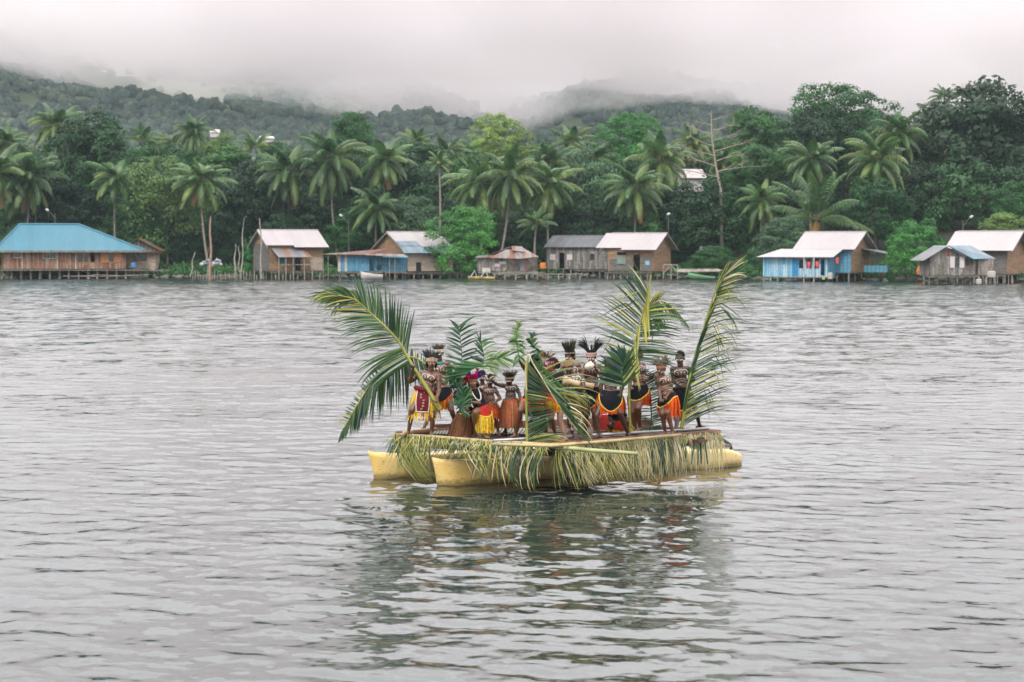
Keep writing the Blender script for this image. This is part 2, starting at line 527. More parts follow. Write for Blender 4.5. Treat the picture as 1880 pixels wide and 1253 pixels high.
    hz_ = t.nodes.new('ShaderNodeVectorMath'); hz_.operation = 'MULTIPLY'; hz_.inputs[1].default_value = (1, 1, 0)
    t.links.new(g.outputs['Incoming'], hz_.inputs[0])
    ls = t.nodes.new('ShaderNodeVectorMath'); ls.operation = 'SCALE'
    t.links.new(hz_.outputs[0], ls.inputs[0]); t.links.new(kk.outputs[0], ls.inputs['Scale'])
    a7 = t.nodes.new('ShaderNodeVectorMath'); t.links.new(a3.outputs[0], a7.inputs[0]); t.links.new(ls.outputs[0], a7.inputs[1])
    nn = t.nodes.new('ShaderNodeVectorMath'); nn.operation = 'NORMALIZE'; t.links.new(a7.outputs[0], nn.inputs[0])
    t.links.new(nn.outputs[0], bs.inputs['Normal'])
    bs.inputs['Base Color'].default_value = (0.010, 0.018, 0.015, 1)
    rr = t.nodes.new('ShaderNodeMapRange'); rr.inputs[1].default_value = 40; rr.inputs[2].default_value = 170
    rr.inputs[3].default_value = 0.07; rr.inputs[4].default_value = 0.12
    t.links.new(spy.outputs[1], rr.inputs[0]); t.links.new(rr.outputs[0], bs.inputs['Roughness'])
    bs.inputs['IOR'].default_value = 1.47
    bs.inputs['Specular IOR Level'].default_value = 0.5
    me.materials.append(m)
    o = bpy.data.objects.new('water', me)
    COL.objects.link(o)
    tag(o, 'grey rippled lake water with small wavelets', None, None, 'structure')
make_water()

# ------------------------------------------------------------------ ground: lake bed, shore, wooded rise, mountains
def fbm(x, y, s, o=5):
    return mnoise.fractal(Vector((x / s, y / s, 3.7)), 1.0, 2.0, o)

def ridge_h(px):
    """height (photo py) of the mountain skyline if there were no cloud"""
    return float(np.interp(px, [-400, 0, 250, 500, 760, 890, 960, 1060, 1150, 1300, 1450, 1700, 2300],
                           [62, 66, 72, 98, 158, 208, 198, 172, 164, 162, 165, 185, 200]))

def ground_z(x, y):
    sh = shore_y(x)
    t = y - sh
    if t < 0:
        return max(-2.5, t * 0.35)
    z = 0.25 + min(t, 6) * 0.09 + max(0, t - 6) * 0.075
    side = np.interp(x, [-90, 10, 35, 60, 100], [0.0, 0.0, 0.07, 0.17, 0.17])
    z += side * min(max(0, t - 8), 75)
    if t > 70: z = z - (t - 70) * 0.05
    # mountains
    if y > 500:
        px = 940 + x / y * FPX
        Yr = 1500 + 250 * math.sin(px / 230.0) + (250 if px > 900 else 0)
        top = CAMZ + (451 - ridge_h(px)) / FPX * Yr
        u = (y - 520) / (Yr - 520)
        base = z * 0 + 4
        if u < 1:
            m = base + (top - base) * (u ** 1.35)
        else:
            m = top - (u - 1) * 80
        spur = fbm(x, y, 330) * 30 * min(1, max(0, u) * 1.5) * (1.0 if u < 0.9 else 0.25)
        spur += abs(fbm(x + 700, y, 170)) * -26 * min(1, max(0, u) * 1.5) * (1.0 if u < 0.9 else 0.3)
        z2 = max(2.0, m + spur)
        k = min(1, (y - 500) / 120)
        z = max(2.0, z) * (1 - k) + z2 * k
    return z + fbm(x, y, 9, 3) * 0.25

def make_ground():
    ys = list(np.arange(200, 300, 4.0)) + list(np.arange(300, 520, 12.0)) + list(np.arange(520, 2300, 16.0)) + [2450, 2700]
    nx = 190
    V = []; F = []
    for j, y in enumerate(ys):
        half = 110 + y * 0.30
        for i in range(nx):
            x = (i / (nx - 1) * 2 - 1) * half
            V.append((x, y, ground_z(x, y)))
    for j in range(len(ys) - 1):
        for i in range(nx - 1):
            a = j * nx + i
            F.append((a, a + 1, a + nx + 1, a + nx))
    m, t, b = newmat('ground')
    g = t.nodes.new('ShaderNodeNewGeometry')
    n = t.nodes.new('ShaderNodeTexNoise'); n.inputs['Scale'].default_value = 0.011; n.inputs['Detail'].default_value = 8
    n.inputs['Roughness'].default_value = 0.6
    t.links.new(g.outputs['Position'], n.inputs['Vector'])
    r = t.nodes.new('ShaderNodeValToRGB')
    r.color_ramp.elements[0].position = 0.42; r.color_ramp.elements[0].color = (0.03, 0.055, 0.03, 1)
    r.color_ramp.elements[1].position = 0.6; r.color_ramp.elements[1].color = (0.10, 0.12, 0.06, 1)
    t.links.new(n.outputs[0], r.inputs[0]); t.links.new(r.outputs[0], b.inputs['Base Color'])
    n2 = t.nodes.new('ShaderNodeTexNoise'); n2.inputs['Scale'].default_value = 0.15; n2.inputs['Detail'].default_value = 6
    t.links.new(g.outputs['Position'], n2.inputs['Vector'])
    bp = t.nodes.new('ShaderNodeBump'); bp.inputs['Strength'].default_value = 0.6; bp.inputs['Distance'].default_value = 1.0
    t.links.new(n2.outputs[0], bp.inputs['Height']); t.links.new(bp.outputs[0], b.inputs['Normal'])
    b.inputs['Roughness'].default_value = 0.95
    b.inputs['Specular IOR Level'].default_value = 0.1
    mb = MB(); mb.add(V, F)
    o = mb.build('hills', m, smooth=True)
    me = o.data
    me.materials.append(plain('shore_soil', (0.028, 0.034, 0.02), 0.95, 0.5, 0.4))
    for p in me.polygons:
        if p.center.y < 430: p.material_index = 1
    tag(o, 'wooded shore rising to grassy green mountains', None, None, 'structure')
make_ground()

# near-side lake bed so that no gap shows beyond the water sheet
# far wood: thousands of small crowns, one mass
def make_far_wood():
    rg = random.Random(11)
    # unit lumpy crown
    ico_v = []; ico_f = []
    import bmesh
    bm = bmesh.new(); bmesh.ops.create_icosphere(bm, subdivisions=2, radius=1.0)
    bm.verts.ensure_lookup_table()
    base = np.array([v.co[:] for v in bm.verts]); faces = np.array([[v.index for v in f.verts] for f in bm.faces])
    bm.free()
    kinds = []
    for k in range(6):
        d = np.array([1 + 0.42 * mnoise.fractal(Vector((p[0]*1.9 + k*7, p[1]*1.9, p[2]*1.9)), 1.0, 2.0, 3) for p in base])
        q = base * d[:, None]; q[:, 2] = np.maximum(q[:, 2], -0.5)
        kinds.append(q)
    VV = []; FF = []; MI = []
    b = 0; n = 0
    tries = 0
    while n < 28000 and tries < 200000:
        tries += 1
        y = 430 + (1 - math.sqrt(rg.random()) ) * 0 + rg.random() ** 1.25 * 1500
        px = rg.uniform(-90, 1970)
        x = (px - 940) / FPX * y
        open_ = fbm(x, y, 210, 4) + 0.25 * fbm(x, y, 60, 3)
        lim = 0.30 if px < 420 or px > 1000 else 0.5
        if open_ > lim and rg.random() < 0.94: continue
        z = ground_z(x, y)
        zr = CAMZ + (451 - 45) / FPX * y
        if z > zr: continue
        s = rg.uniform(1.7, 3.6) * (0.75 + y / 3600)
        if y < 520: s *= 1.0
        q = kinds[rg.randrange(6)]
        a = rg.random() * 6.28; c, sn = math.cos(a), math.sin(a)
        P = np.stack([(q[:, 0]*c - q[:, 1]*sn) * s, (q[:, 0]*sn + q[:, 1]*c) * s, q[:, 2] * s * rg.uniform(0.8, 1.5)], -1) + np.array([x, y, z + s * 0.6])
        VV.append(P); FF.append(faces + b); b += len(P)
        MI += [0 if rg.random() < 0.55 else (1 if rg.random() < 0.7 else 2)] * len(faces)
        n += 1
    V = np.concatenate(VV); F = np.concatenate(FF)
    me = bpy.data.meshes.new('far_wood')
    me.vertices.add(len(V)); me.vertices.foreach_set('co', V.ravel())
    me.loops.add(F.size); me.loops.foreach_set('vertex_index', F.ravel().astype(np.int32))
    me.polygons.add(len(F)); me.polygons.foreach_set('loop_start', np.arange(0, F.size, 3, dtype=np.int32))
    me.polygons.foreach_set('material_index', np.array(MI, dtype=np.int32))
    me.update(calc_edges=True)
    for nm, c in (('wood_dark', (0.060, 0.092, 0.076)), ('wood_mid', (0.085, 0.122, 0.092)), ('wood_light', (0.115, 0.15, 0.10))):
        me.materials.append(plain(nm, c, 0.95, 0.45, 0.35, spec=0.05))
    o = bpy.data.objects.new('far_wood', me); COL.objects.link(o)
    tag(o, 'far-off wood covering the mountain slopes below the cloud', None, None, 'stuff')
    print('far wood', n)
make_far_wood()

# ------------------------------------------------------------------ haze and low cloud
def volmat(name, col, dens, aniso=0.0):
    m = bpy.data.materials.new(name); m.use_nodes = True
    t = m.node_tree
    t.nodes.remove(t.nodes['Principled BSDF'])
    v = t.nodes.new('ShaderNodeVolumePrincipled')
    v.inputs['Color'].default_value = (col[0], col[1], col[2], 1)
    v.inputs['Density'].default_value = dens
    v.inputs['Anisotropy'].default_value = aniso
    t.links.new(v.outputs[0], t.nodes['Material Output'].inputs['Volume'])
    return m

hz = MB(); hz.box((-1150, -70, -4), (1150, 2750, 290))
tag(hz.build('haze', volmat('haze', (0.76, 0.93, 1.0), 0.000085)), 'pale haze over the lake and hills', None, None, 'stuff')

def cloud_py(px):
    return float(np.interp(px, [-400, 0, 120, 260, 420, 520, 560, 700, 800, 900, 960, 1080, 1250, 1330, 1450, 2300],
                           [130, 128, 136, 164, 170, 162, 184, 200, 212, 214, 206, 182, 180, 172, 176, 172]))

def make_mist():
    ys = [700, 760, 820, 880, 940, 1000, 1060, 1120, 1200, 1300, 1400, 1500, 1600, 1700, 1800]
    nx = 130
    V = []; F = []
    top = 208.0
    for j, y in enumerate(ys):
        for i in range(nx):
            x = (i / (nx - 1) * 2 - 1) * 1080
            px = 940 + x / max(y, 900) * FPX
            zb = CAMZ + (451 - cloud_py(px)) / FPX * 1180
            zb += mnoise.fractal(Vector((x / 120, y / 160, 8.1)), 1.0, 2.0, 4) * 17
            if y < 1000: zb += (1000 - y) * 0.42
            zb = min(zb, top - 40 if y > 700 else top - 3)
            V.append((x, y, zb))
    nb = len(V)
    for j, y in enumerate(ys):
        for i in range(nx):
            x = (i / (nx - 1) * 2 - 1) * 1080
            V.append((x, y, top + mnoise.fractal(Vector((x / 260, y / 260, 2.1)), 1.0, 2.0, 4) * 28 if y > 700 else top))
    ny = len(ys)
    for j in range(ny - 1):
        for i in range(nx - 1):
            a = j * nx + i
            F.append((a, a + nx, a + nx + 1, a + 1))
            F.append((nb + a, nb + a + 1, nb + a + nx + 1, nb + a + nx))
    for i in range(nx - 1):
        F.append((i, i + 1, nb + i + 1, nb + i))
        a = (ny - 1) * nx + i
        F.append((a, nb + a, nb + a + 1, a + 1))
    for j in range(ny - 1):
        a = j * nx; c = a + nx
        F.append((a, nb + a, nb + c, c))
        a = j * nx + nx - 1; c = a + nx
        F.append((a, c, nb + c, nb + a))
    mb = MB(); mb.add(V, F)
    vm = volmat('mist', (0.918, 0.884, 0.892), 0.0095)
    t = vm.node_tree; v = [n for n in t.nodes if n.bl_idname == 'ShaderNodeVolumePrincipled'][0]
    g = t.nodes.new('ShaderNodeNewGeometry')
    mp = t.nodes.new('ShaderNodeMapping'); mp.inputs['Scale'].default_value = (0.0065, 0.005, 0.018)
    n = t.nodes.new('ShaderNodeTexNoise'); n.inputs['Scale'].default_value = 1.0; n.inputs['Detail'].default_value = 3.5; n.inputs['Distortion'].default_value = 0.4
    t.links.new(g.outputs['Position'], mp.inputs[0]); t.links.new(mp.outputs[0], n.inputs['Vector'])
    r = t.nodes.new('ShaderNodeMapRange'); r.inputs[1].default_value = 0.38; r.inputs[2].default_value = 0.62
    r.inputs[3].default_value = 0.0025; r.inputs[4].default_value = 0.020
    t.links.new(n.outputs[0], r.inputs[0]); t.links.new(r.outputs[0], v.inputs['Density'])
    o = mb.build('mist', vm)
    tag(o, 'low cloud lying over the mountain tops', None, None, 'stuff')
make_mist()
# ------------------------------------------------------------------ vegetation prototypes
L_DARK = leafmat('leaf_dark', (0.0115, 0.0345, 0.0184), (0.0317, 0.082, 0.0344), 0.35)
L_MID = leafmat('leaf_mid', (0.024, 0.069, 0.027), (0.0725, 0.1811, 0.0552), 0.35)
L_BRIGHT = leafmat('leaf_bright', (0.032, 0.112, 0.032), (0.092, 0.276, 0.0662), 0.35)
L_YELLOW = leafmat('leaf_yellow', (0.0625, 0.1063, 0.0325), (0.2228, 0.2659, 0.0834), 0.45)
L_PALE = leafmat('leaf_pale', (0.1105, 0.156, 0.052), (0.299, 0.3588, 0.1271), 0.35)
L_GREY = leafmat('leaf_grey', (0.0364, 0.0715, 0.0494), (0.1196, 0.1869, 0.1196), 0.45)
L_SCRUB = leafmat('leaf_scrub', (0.0168, 0.0336, 0.0216), (0.0469, 0.0773, 0.0469), 0.3)
P_GREEN = leafmat('palm_green', (0.033, 0.075, 0.03), (0.1035, 0.1811, 0.0621), 0.6, 0.3, 0.4, 0.4)
P_OLIVE = leafmat('palm_olive', (0.0743, 0.1148, 0.0351), (0.1863, 0.2174, 0.0699), 0.6, 0.3, 0.45, 0.4)
P_BROWN = leafmat('palm_brown', (0.099, 0.0675, 0.0315), (0.1966, 0.1397, 0.0642), 0.6, 0.2, 0.7, 0.1)
P_ORANGE = leafmat('palm_orange', (0.16, 0.085, 0.018), (0.299, 0.1495, 0.0345), 0.6, 0.2, 0.6, 0.1)
P_RIB = plain('palm_rib', (0.16, 0.17, 0.07), 0.6, 0.2, 4)
P_NUT = plain('coconut', (0.14, 0.12, 0.03), 0.6, 0.4, 3)
P_TRUNK = plain('palm_trunk', (0.21, 0.185, 0.155), 0.9, 0.35, 5)
B_TRUNK = plain('tree_trunk', (0.13, 0.11, 0.09), 0.9, 0.4, 4)
B_PALE = plain('bare_wood', (0.30, 0.25, 0.20), 0.9, 0.3, 5)

def quads_mesh(name, P, mats, mi=None):
    """P: (n,4,3) array of quads"""
    n = len(P)
    me = bpy.data.meshes.new(name)
    me.vertices.add(n * 4); me.vertices.foreach_set('co', P.reshape(-1).astype(np.float32))
    me.loops.add(n * 4); me.loops.foreach_set('vertex_index', np.arange(n * 4, dtype=np.int32))
    me.polygons.add(n); me.polygons.foreach_set('loop_start', np.arange(0, n * 4, 4, dtype=np.int32))
    for m in mats: me.materials.append(m)
    if mi is not None: me.polygons.foreach_set('material_index', mi.astype(np.int32))
    me.update(calc_edges=True)
    return me

def crown_mesh(name, seed, mat, n_clump=70, leaves=95, leaf=0.055, clump=0.26, lump=0.35, flat=1.0, open_=0.0):
    """unit crown (radius ~1) of leaf faces gathered in clumps; scaled per tree"""
    rg = np.random.default_rng(seed)
    out = []
    lobes = rg.normal(0, 1, (7, 3)); lobes /= np.linalg.norm(lobes, axis=1)[:, None]
    for c in range(n_clump):
        d = rg.normal(0, 1, 3); d /= np.linalg.norm(d)
        if d[2] < -0.8: d[2] *= -0.6
        bulge = 1 + lump * (np.max(lobes @ d) - 0.6)
        r = (0.45 + 0.5 * rg.random() ** 0.5) * bulge
        ctr = d * r * np.array([1, 1, flat])
        cr = clump * rg.uniform(0.6, 1.25)
        k = int(leaves * (cr / clump) ** 2)
        q = rg.normal(0, 1, (k, 3)); q /= np.linalg.norm(q, axis=1)[:, None]
        q[:, 2] = np.where(q[:, 2] < -0.45, -q[:, 2] * 0.6, q[:, 2])
        rad = cr * rg.uniform(0.55, 1.08, k)[:, None]
        p = ctr + q * rad * np.array([1.08, 1.08, 0.85])
        nrm = q * 1.0 + d * 0.3 + rg.normal(0, 0.45, (k, 3)); nrm /= np.linalg.norm(nrm, axis=1)[:, None]
        ax = np.cross(nrm, rg.normal(0, 1, (k, 3))); ax /= np.linalg.norm(ax, axis=1)[:, None] + 1e-9
        ay = np.cross(nrm, ax)
        s = leaf * rg.uniform(0.55, 1.3, k)[:, None]
        out.append(np.stack([p - ax * s, p + ay * s * 0.5, p + ax * s, p - ay * s * 0.5], 1))
    P = np.concatenate(out)
    return quads_mesh(name, P, [mat])

def branch_mesh(name, seed, mat, pale=False, depth=3, spread=0.9, thick=0.035, up=0.5):
    """trunk and limbs of a unit tree: base at z=-1 .. crown centre 0"""
    rg = random.Random(seed)
    mb = MB()
    def grow(p, d, L, r, k):
        pts = [p]; q = Vector(p); dd = Vector(d)
        for i in range(3):
            dd = (dd + Vector((rg.uniform(-.18, .18), rg.uniform(-.18, .18), rg.uniform(-.05, .15)))).normalized()
            q = q + dd * L / 3; pts.append(q.copy())
        mb.tube(pts, [r, r * .85, r * .72, r * .6], 5, cap=False)
        if k > 0:
            for j in range(rg.choice((2, 3, 3))):
                nd = (dd + Vector((rg.uniform(-1, 1) * spread, rg.uniform(-1, 1) * spread, rg.uniform(-.1, up)))).normalized()
                grow(pts[-1 - (j % 2)], nd, L * rg.uniform(.6, .85), r * .6, k - 1)
    grow(Vector((0, 0, -1.3)), Vector((rg.uniform(-.15, .15), 0, 1)), 0.75, thick, depth)
    return mb.mesh(name, mat, True)

CROWNS = [crown_mesh('crown_a', 1, L_DARK, 105, 130, lump=0.7, clump=0.3),
          crown_mesh('crown_b', 2, L_DARK, 95, 120, lump=0.6, clump=0.28),
          crown_mesh('crown_c', 3, L_DARK, 130, 110, lump=0.9, clump=0.25, leaf=0.05),
          crown_mesh('crown_d', 4, L_DARK, 95, 130, lump=0.7, clump=0.32)]
CROWN_AIRY = [crown_mesh('crown_airy_a', 5, L_YELLOW, 150, 46, leaf=0.048, clump=0.2, lump=0.6),
              crown_mesh('crown_airy_b', 6, L_YELLOW, 150, 44, leaf=0.042, clump=0.22, lump=0.5)]
CROWN_FINE = [crown_mesh('crown_fine_a', 8, L_BRIGHT, 190, 90, leaf=0.042, clump=0.19, lump=0.75),
              crown_mesh('crown_fine_b', 9, L_BRIGHT, 190, 90, leaf=0.038, clump=0.19, lump=0.9)]
def zmax_of(me):
    return max(v.co.z for v in me.vertices)
LIMBS = [branch_mesh('limbs_%d' % i, 20 + i, B_TRUNK) for i in range(4)]

TREE_N = 0
def tree(px, py, rx, ry, Y, crowns, mat, label, group=None, name='broadleaf_tree', seed=None, limbs=None, depth=None):
    """px,py = crown centre in the photo, rx,ry = crown half-size in photo px, Y = distance"""
    global TREE_N
    TREE_N += 1
    rg = random.Random(seed or TREE_N * 13 + 5)
    c = at(px, py, Y)
    s = Y / FPX
    gz = max(0.2, ground_z(c.x, Y))
    h = c.z - gz
    o = empty(name, (c.x, Y, gz), 0, label, 'tree', group)
    cme = crowns[rg.randrange(len(crowns))]
    cr = bpy.data.objects.new('crown', cme); COL.objects.link(cr); cr.parent = o
    cr.location = (0, 0, h)
    sx, sz = rx * s / 1.08, ry * s / 1.08
    cr.scale = (sx, (depth or (sx * 0.5 + sz * 0.5)), sz)
    cr.rotation_euler = (0, 0, rg.random() * 6.28 if abs(sx - sz) < 0.3 * sx else rg.choice((0, 3.14)))
    cr.material_slots[0].link = 'OBJECT'
    cr.material_slots[0].material = mat
    tr = bpy.data.objects.new('trunk', limbs or LIMBS[rg.randrange(4)]); COL.objects.link(tr); tr.parent = o
    # limb mesh spans z -1.3 .. ~0.5 ; stretch so its foot reaches the ground
    zm = zmax_of(tr.data)
    k = max(0.35, (h + 0.3 + 0.45 * sz) / (1.3 + zm))
    tr.location = (0, 0, 1.3 * k - 0.3)
    tr.scale = (min(sx, 1.1 * k), min(sx, 1.1 * k), k)
    tr.rotation_euler = (0, 0, rg.random() * 6.28)
    return o

def frond_pts(L, el, az, droop, n=9):
    """spine of a frond leaving at elevation el, bending down"""
    p = Vector((0, 0, 0)); pts = [p.copy()]; e = el
    for i in range(n):
        e -= droop * (0.35 + 1.3 * i / n) / n
        p = p + Vector((math.cos(az) * math.cos(e), math.sin(az) * math.cos(e), math.sin(e))) * L / n
        pts.append(p.copy())
    return pts

def palm_crown(name, seed, nf=26, L=4.6, emax=78, emin=-58, lw=0.13, brown=2, orange=0, leaflet=1.15, nl=30, stiff=0.0, mats=None):
    rg = random.Random(seed)
    mb = MB()
    for f in range(nf):
        t = f / (nf - 1)
        el = R(emax + (emin - emax) * t ** 0.95 + rg.uniform(-6, 6))
        az = f * 2.399 + rg.uniform(-.25, .25)
        Lf = L * rg.uniform(0.85, 1.1) * (0.82 if t < 0.15 else 1.0)
        droop = R(rg.uniform(48, 72) + 20 * math.sin(t * 3.1)) * (1 - stiff)
        if el - droop < R(-88): droop = max(R(10), el + R(86))
        pts = frond_pts(Lf, el, az, droop)
        if t > 1 - brown / nf: fm = 2
        elif orange and t > 1 - (brown + orange) / nf: fm = 3
        elif rg.random() < 0.12 + t * 0.6: fm = 1
        else: fm = 0
        mb.mi = 4
        mb.tube(pts, [0.06 - 0.05 * i / (len(pts) - 1) for i in range(len(pts))], 3, cap=False)
        mb.mi = fm
        side0 = Vector((-math.sin(az), math.cos(az), 0))
        for k in range(nl):
            u = 0.16 + 0.84 * k / nl
            i = u * (len(pts) - 1); i0 = min(int(i), len(pts) - 2)
            p = pts[i0].lerp(pts[i0 + 1], i - i0)
            tg = (pts[i0 + 1] - pts[i0]).normalized()
            ll = leaflet * (0.95 * math.sin(math.pi * min(1, 0.22 + u * 0.72)) + 0.12) * rg.uniform(0.8, 1.1)
            for sg in (-1, 1):
                sd_ = side0 * sg
                d1 = (sd_ * 0.75 + tg * 0.55 + Vector((0, 0, -0.15 - 0.25 * rg.random() + 0.25 * stiff))).normalized()
                d2 = (sd_ * 0.35 + tg * 0.35 + Vector((0, 0, -0.9 - 0.3 * rg.random() + 0.9 * stiff))).normalized()
                a = p; b = a + d1 * ll * 0.5; c = b + d2 * ll * 0.5
                w = tg
                mb.strip([a, b, c], [lw, lw * 1.0, lw * 0.25], w)
    return mb.mesh(name, mats or [P_GREEN, P_OLIVE, P_BROWN, P_ORANGE, P_RIB])

PALMS = [palm_crown('palm_crown_a', 1, 30, brown=1),
         palm_crown('palm_crown_b', 2, 33, brown=1, emin=-66),
         palm_crown('palm_crown_c', 3, 28, brown=0, emin=-45),
         palm_crown('palm_crown_d', 4, 30, brown=1, orange=1, emin=-62)]
PALM_YOUNG = palm_crown('palm_crown_young', 5, 17, L=6.0, emax=86, emin=5, brown=0, orange=1, stiff=0.25, nl=30)
PALM_THIN = palm_crown('palm_crown_thin', 6, 15, L=2.6, emax=86, emin=-20, brown=0, leaflet=0.7, stiff=0.2)
PALM_UP = palm_crown('palm_crown_upright', 7, 15, L=4.6, emax=84, emin=-5, brown=0, stiff=0.1)

PALM_N = 0
def palm(px, py, r, Y, base_px, kind, label, group=None, trunk_r=0.17, lean=None, nuts=True, rz=None):
    global PALM_N
    PALM_N += 1
    rg = random.Random(PALM_N * 31 + 7)
    c = at(px, py, Y)
    b = at(base_px, 480, Y)
    gz = max(0.15, ground_z(b.x, Y))
    o = empty('coconut_palm', (b.x, Y, gz), 0, label, 'palm tree', group)
    dx = c.x - b.x; h = c.z - gz
    mb = MB()
    pts = []
    for i in range(9):
        t = i / 8
        cx = dx * (t ** 0.75) + 0.25 * math.sin(t * 3.14) * (1 if dx >= 0 else -1)
        pts.append(Vector((cx, 0.3 * math.sin(t * 2.5), h * t)))
    mb.tube(pts, [trunk_r * (1.35 - 0.25 * min(1, i / 1.5)) * (1 - 0.045 * i) for i in range(9)], 7)
    mb.build('trunk', P_TRUNK, o, True)
    me = {'a': PALMS[0], 'b': PALMS[1], 'c': PALMS[2], 'd': PALMS[3], 'y': PALM_YOUNG, 't': PALM_THIN, 'u': PALM_UP}[kind]
    cr = bpy.data.objects.new('crown', me); COL.objects.link(cr); cr.parent = o
    cr.location = (pts[-1].x, pts[-1].y, h)
    base_r = {'y': 4.8, 't': 2.3, 'u': 3.7}.get(kind, 3.75)
    s = r * Y / FPX / base_r
    cr.scale = (s, s, s * rg.uniform(.82, 1.15))
    cr.rotation_euler = (R(rg.uniform(-10, 10)), R(rg.uniform(-14, 14)), rg.random() * 6.28 if rz is None else rz)
    if nuts and kind in 'abcd':
        nb = MB()
        for k in range(9):
            a = rg.random() * 6.28
            nb.ell((pts[-1].x + math.cos(a) * 0.15, pts[-1].y + math.sin(a) * 0.15, h - 0.28 - rg.random() * 0.2), 0.15, 6, 5)
        nb.build('coconuts', P_NUT, o, True)
    return o
# ------------------------------------------------------------------ palms: (px, py, half-size px, Y, foot px, kind, label)
PL = [
 (105, 232, 54, 292, 112, 'a', 'tall coconut palm rising above the round dark tree behind the blue hip roof'),
 (52, 325, 64, 270, 38, 'b', 'full coconut palm whose foot stands just behind the blue hip roof'),
 (-6, 312, 72, 268, -16, 'a', 'coconut palm cut off by the picture edge at far left'),
 (12, 262, 48, 300, 14, 'c', 'coconut palm above and behind the palm at the left picture edge'),
 (212, 325, 50, 272, 214, 'c', 'coconut palm between the dark round tree and the yellowish airy tree'),
 (355, 240, 38, 318, 358, 'a', 'small tall palm standing highest against the mountain, above the airy tree'),
 (368, 330, 58, 266, 386, 'b', 'drooping coconut palm beside the yellowish airy tree, over the bare brown post'),
 (318, 265, 34, 325, 318, 'u', 'upright distant palm just left of the tall small palm'),
 (262, 258, 34, 330, 262, 'u', 'hazy distant palm with upright fronds behind the airy tree'),
 (530, 312, 64, 276, 537, 'd', 'coconut palm with browned lower fronds over the white roof with rusty lean-to'),
 (606, 290, 62, 274, 624, 'b', 'coconut palm on a long curved pale trunk between the first two white roofs'),
 (706, 292, 60, 276, 713, 'a', 'coconut palm with straight pale trunk rising behind the house with blue shed'),
 (806, 298, 27, 268, 803, 't', 'thin small-headed palm on a slender trunk left of the bright round shore tree'),
 (884, 335, 66, 274, 880, 'b', 'wide coconut palm directly above the bright round shore tree'),
 (937, 322, 60, 268, 910, 'a', 'coconut palm on a dark trunk leaning right behind the rusty hut'),
 (1008, 335, 58, 272, 1010, 'b', 'coconut palm rising behind the left end of the grey plank house'),
 (1166, 345, 62, 270, 1158, 'd', 'low coconut palm with an orange frond over the long pinkish roof'),
 (1212, 296, 62, 282, 1205, 'a', 'coconut palm beside the bright dome-shaped tree above the pinkish roof'),
 (692, 382, 52, 270, 694, 'c', 'young low palm with arching fronds behind the house with blue shed'),
 (1400, 368, 44, 262, 1404, 'd', 'short palm with orange hanging fronds left of the blue walled house'),
 (1490, 290, 56, 268, 1492, 'b', 'olive coconut palm above the upright young palm'),
 (1612, 292, 62, 262, 1612, 'c', 'coconut palm with spreading lower fronds right of the big leafy tree'),
 (1650, 246, 54, 275, 1650, 'a', 'coconut palm high on the right slope beside the huge dark tree'),
 (1716, 222, 44, 285, 1712, 'c', 'coconut palm with brown heart half hidden by the huge dark tree'),
 (1734, 178, 26, 292, 1730, 'u', 'topmost palm tuft against the sky left of the huge dark tree'),
 (1500, 405, 88, 254, 1500, 'y', 'young palm with long upright fronds behind the blue walled house'),
 (1272, 262, 42, 300, 1270, 'a', 'palm behind the bare pale tree'),
 (1050, 262, 42, 310, 1052, 'u', 'distant palm left of the bright dome-shaped tree'),
 (1088, 292, 50, 292, 1088, 'u', 'upright palm just in front of the bright dome-shaped tree'),
 (822, 280, 42, 315, 822, 'u', 'distant palm between the thin small-headed palm and the pale feathery tree'),
 (764, 262, 32, 330, 764, 'u', 'hazy palm with upright fronds above the flat-topped tree'),
 (470, 272, 36, 325, 470, 'u', 'hazy palm left of the palm with browned lower fronds'),
 (1010, 300, 46, 300, 1012, 'c', 'palm filling the gap behind the palm over the grey plank house'),
 (150, 300, 36, 315, 150, 'c', 'palm peering out behind the round dark tree near the blue hip roof'),
 (985, 412, 34, 262, 985, 'u', 'stunted dark palm in the shade between rusty hut and grey plank house'),
 (640, 262, 36, 318, 640, 'u', 'hazy palm top beside the compact tree above the curved trunk'),
 (1330, 300, 40, 296, 1332, 'c', 'palm partly behind the right branches of the bare pale tree'),
]
for a in PL:
    palm(*a)

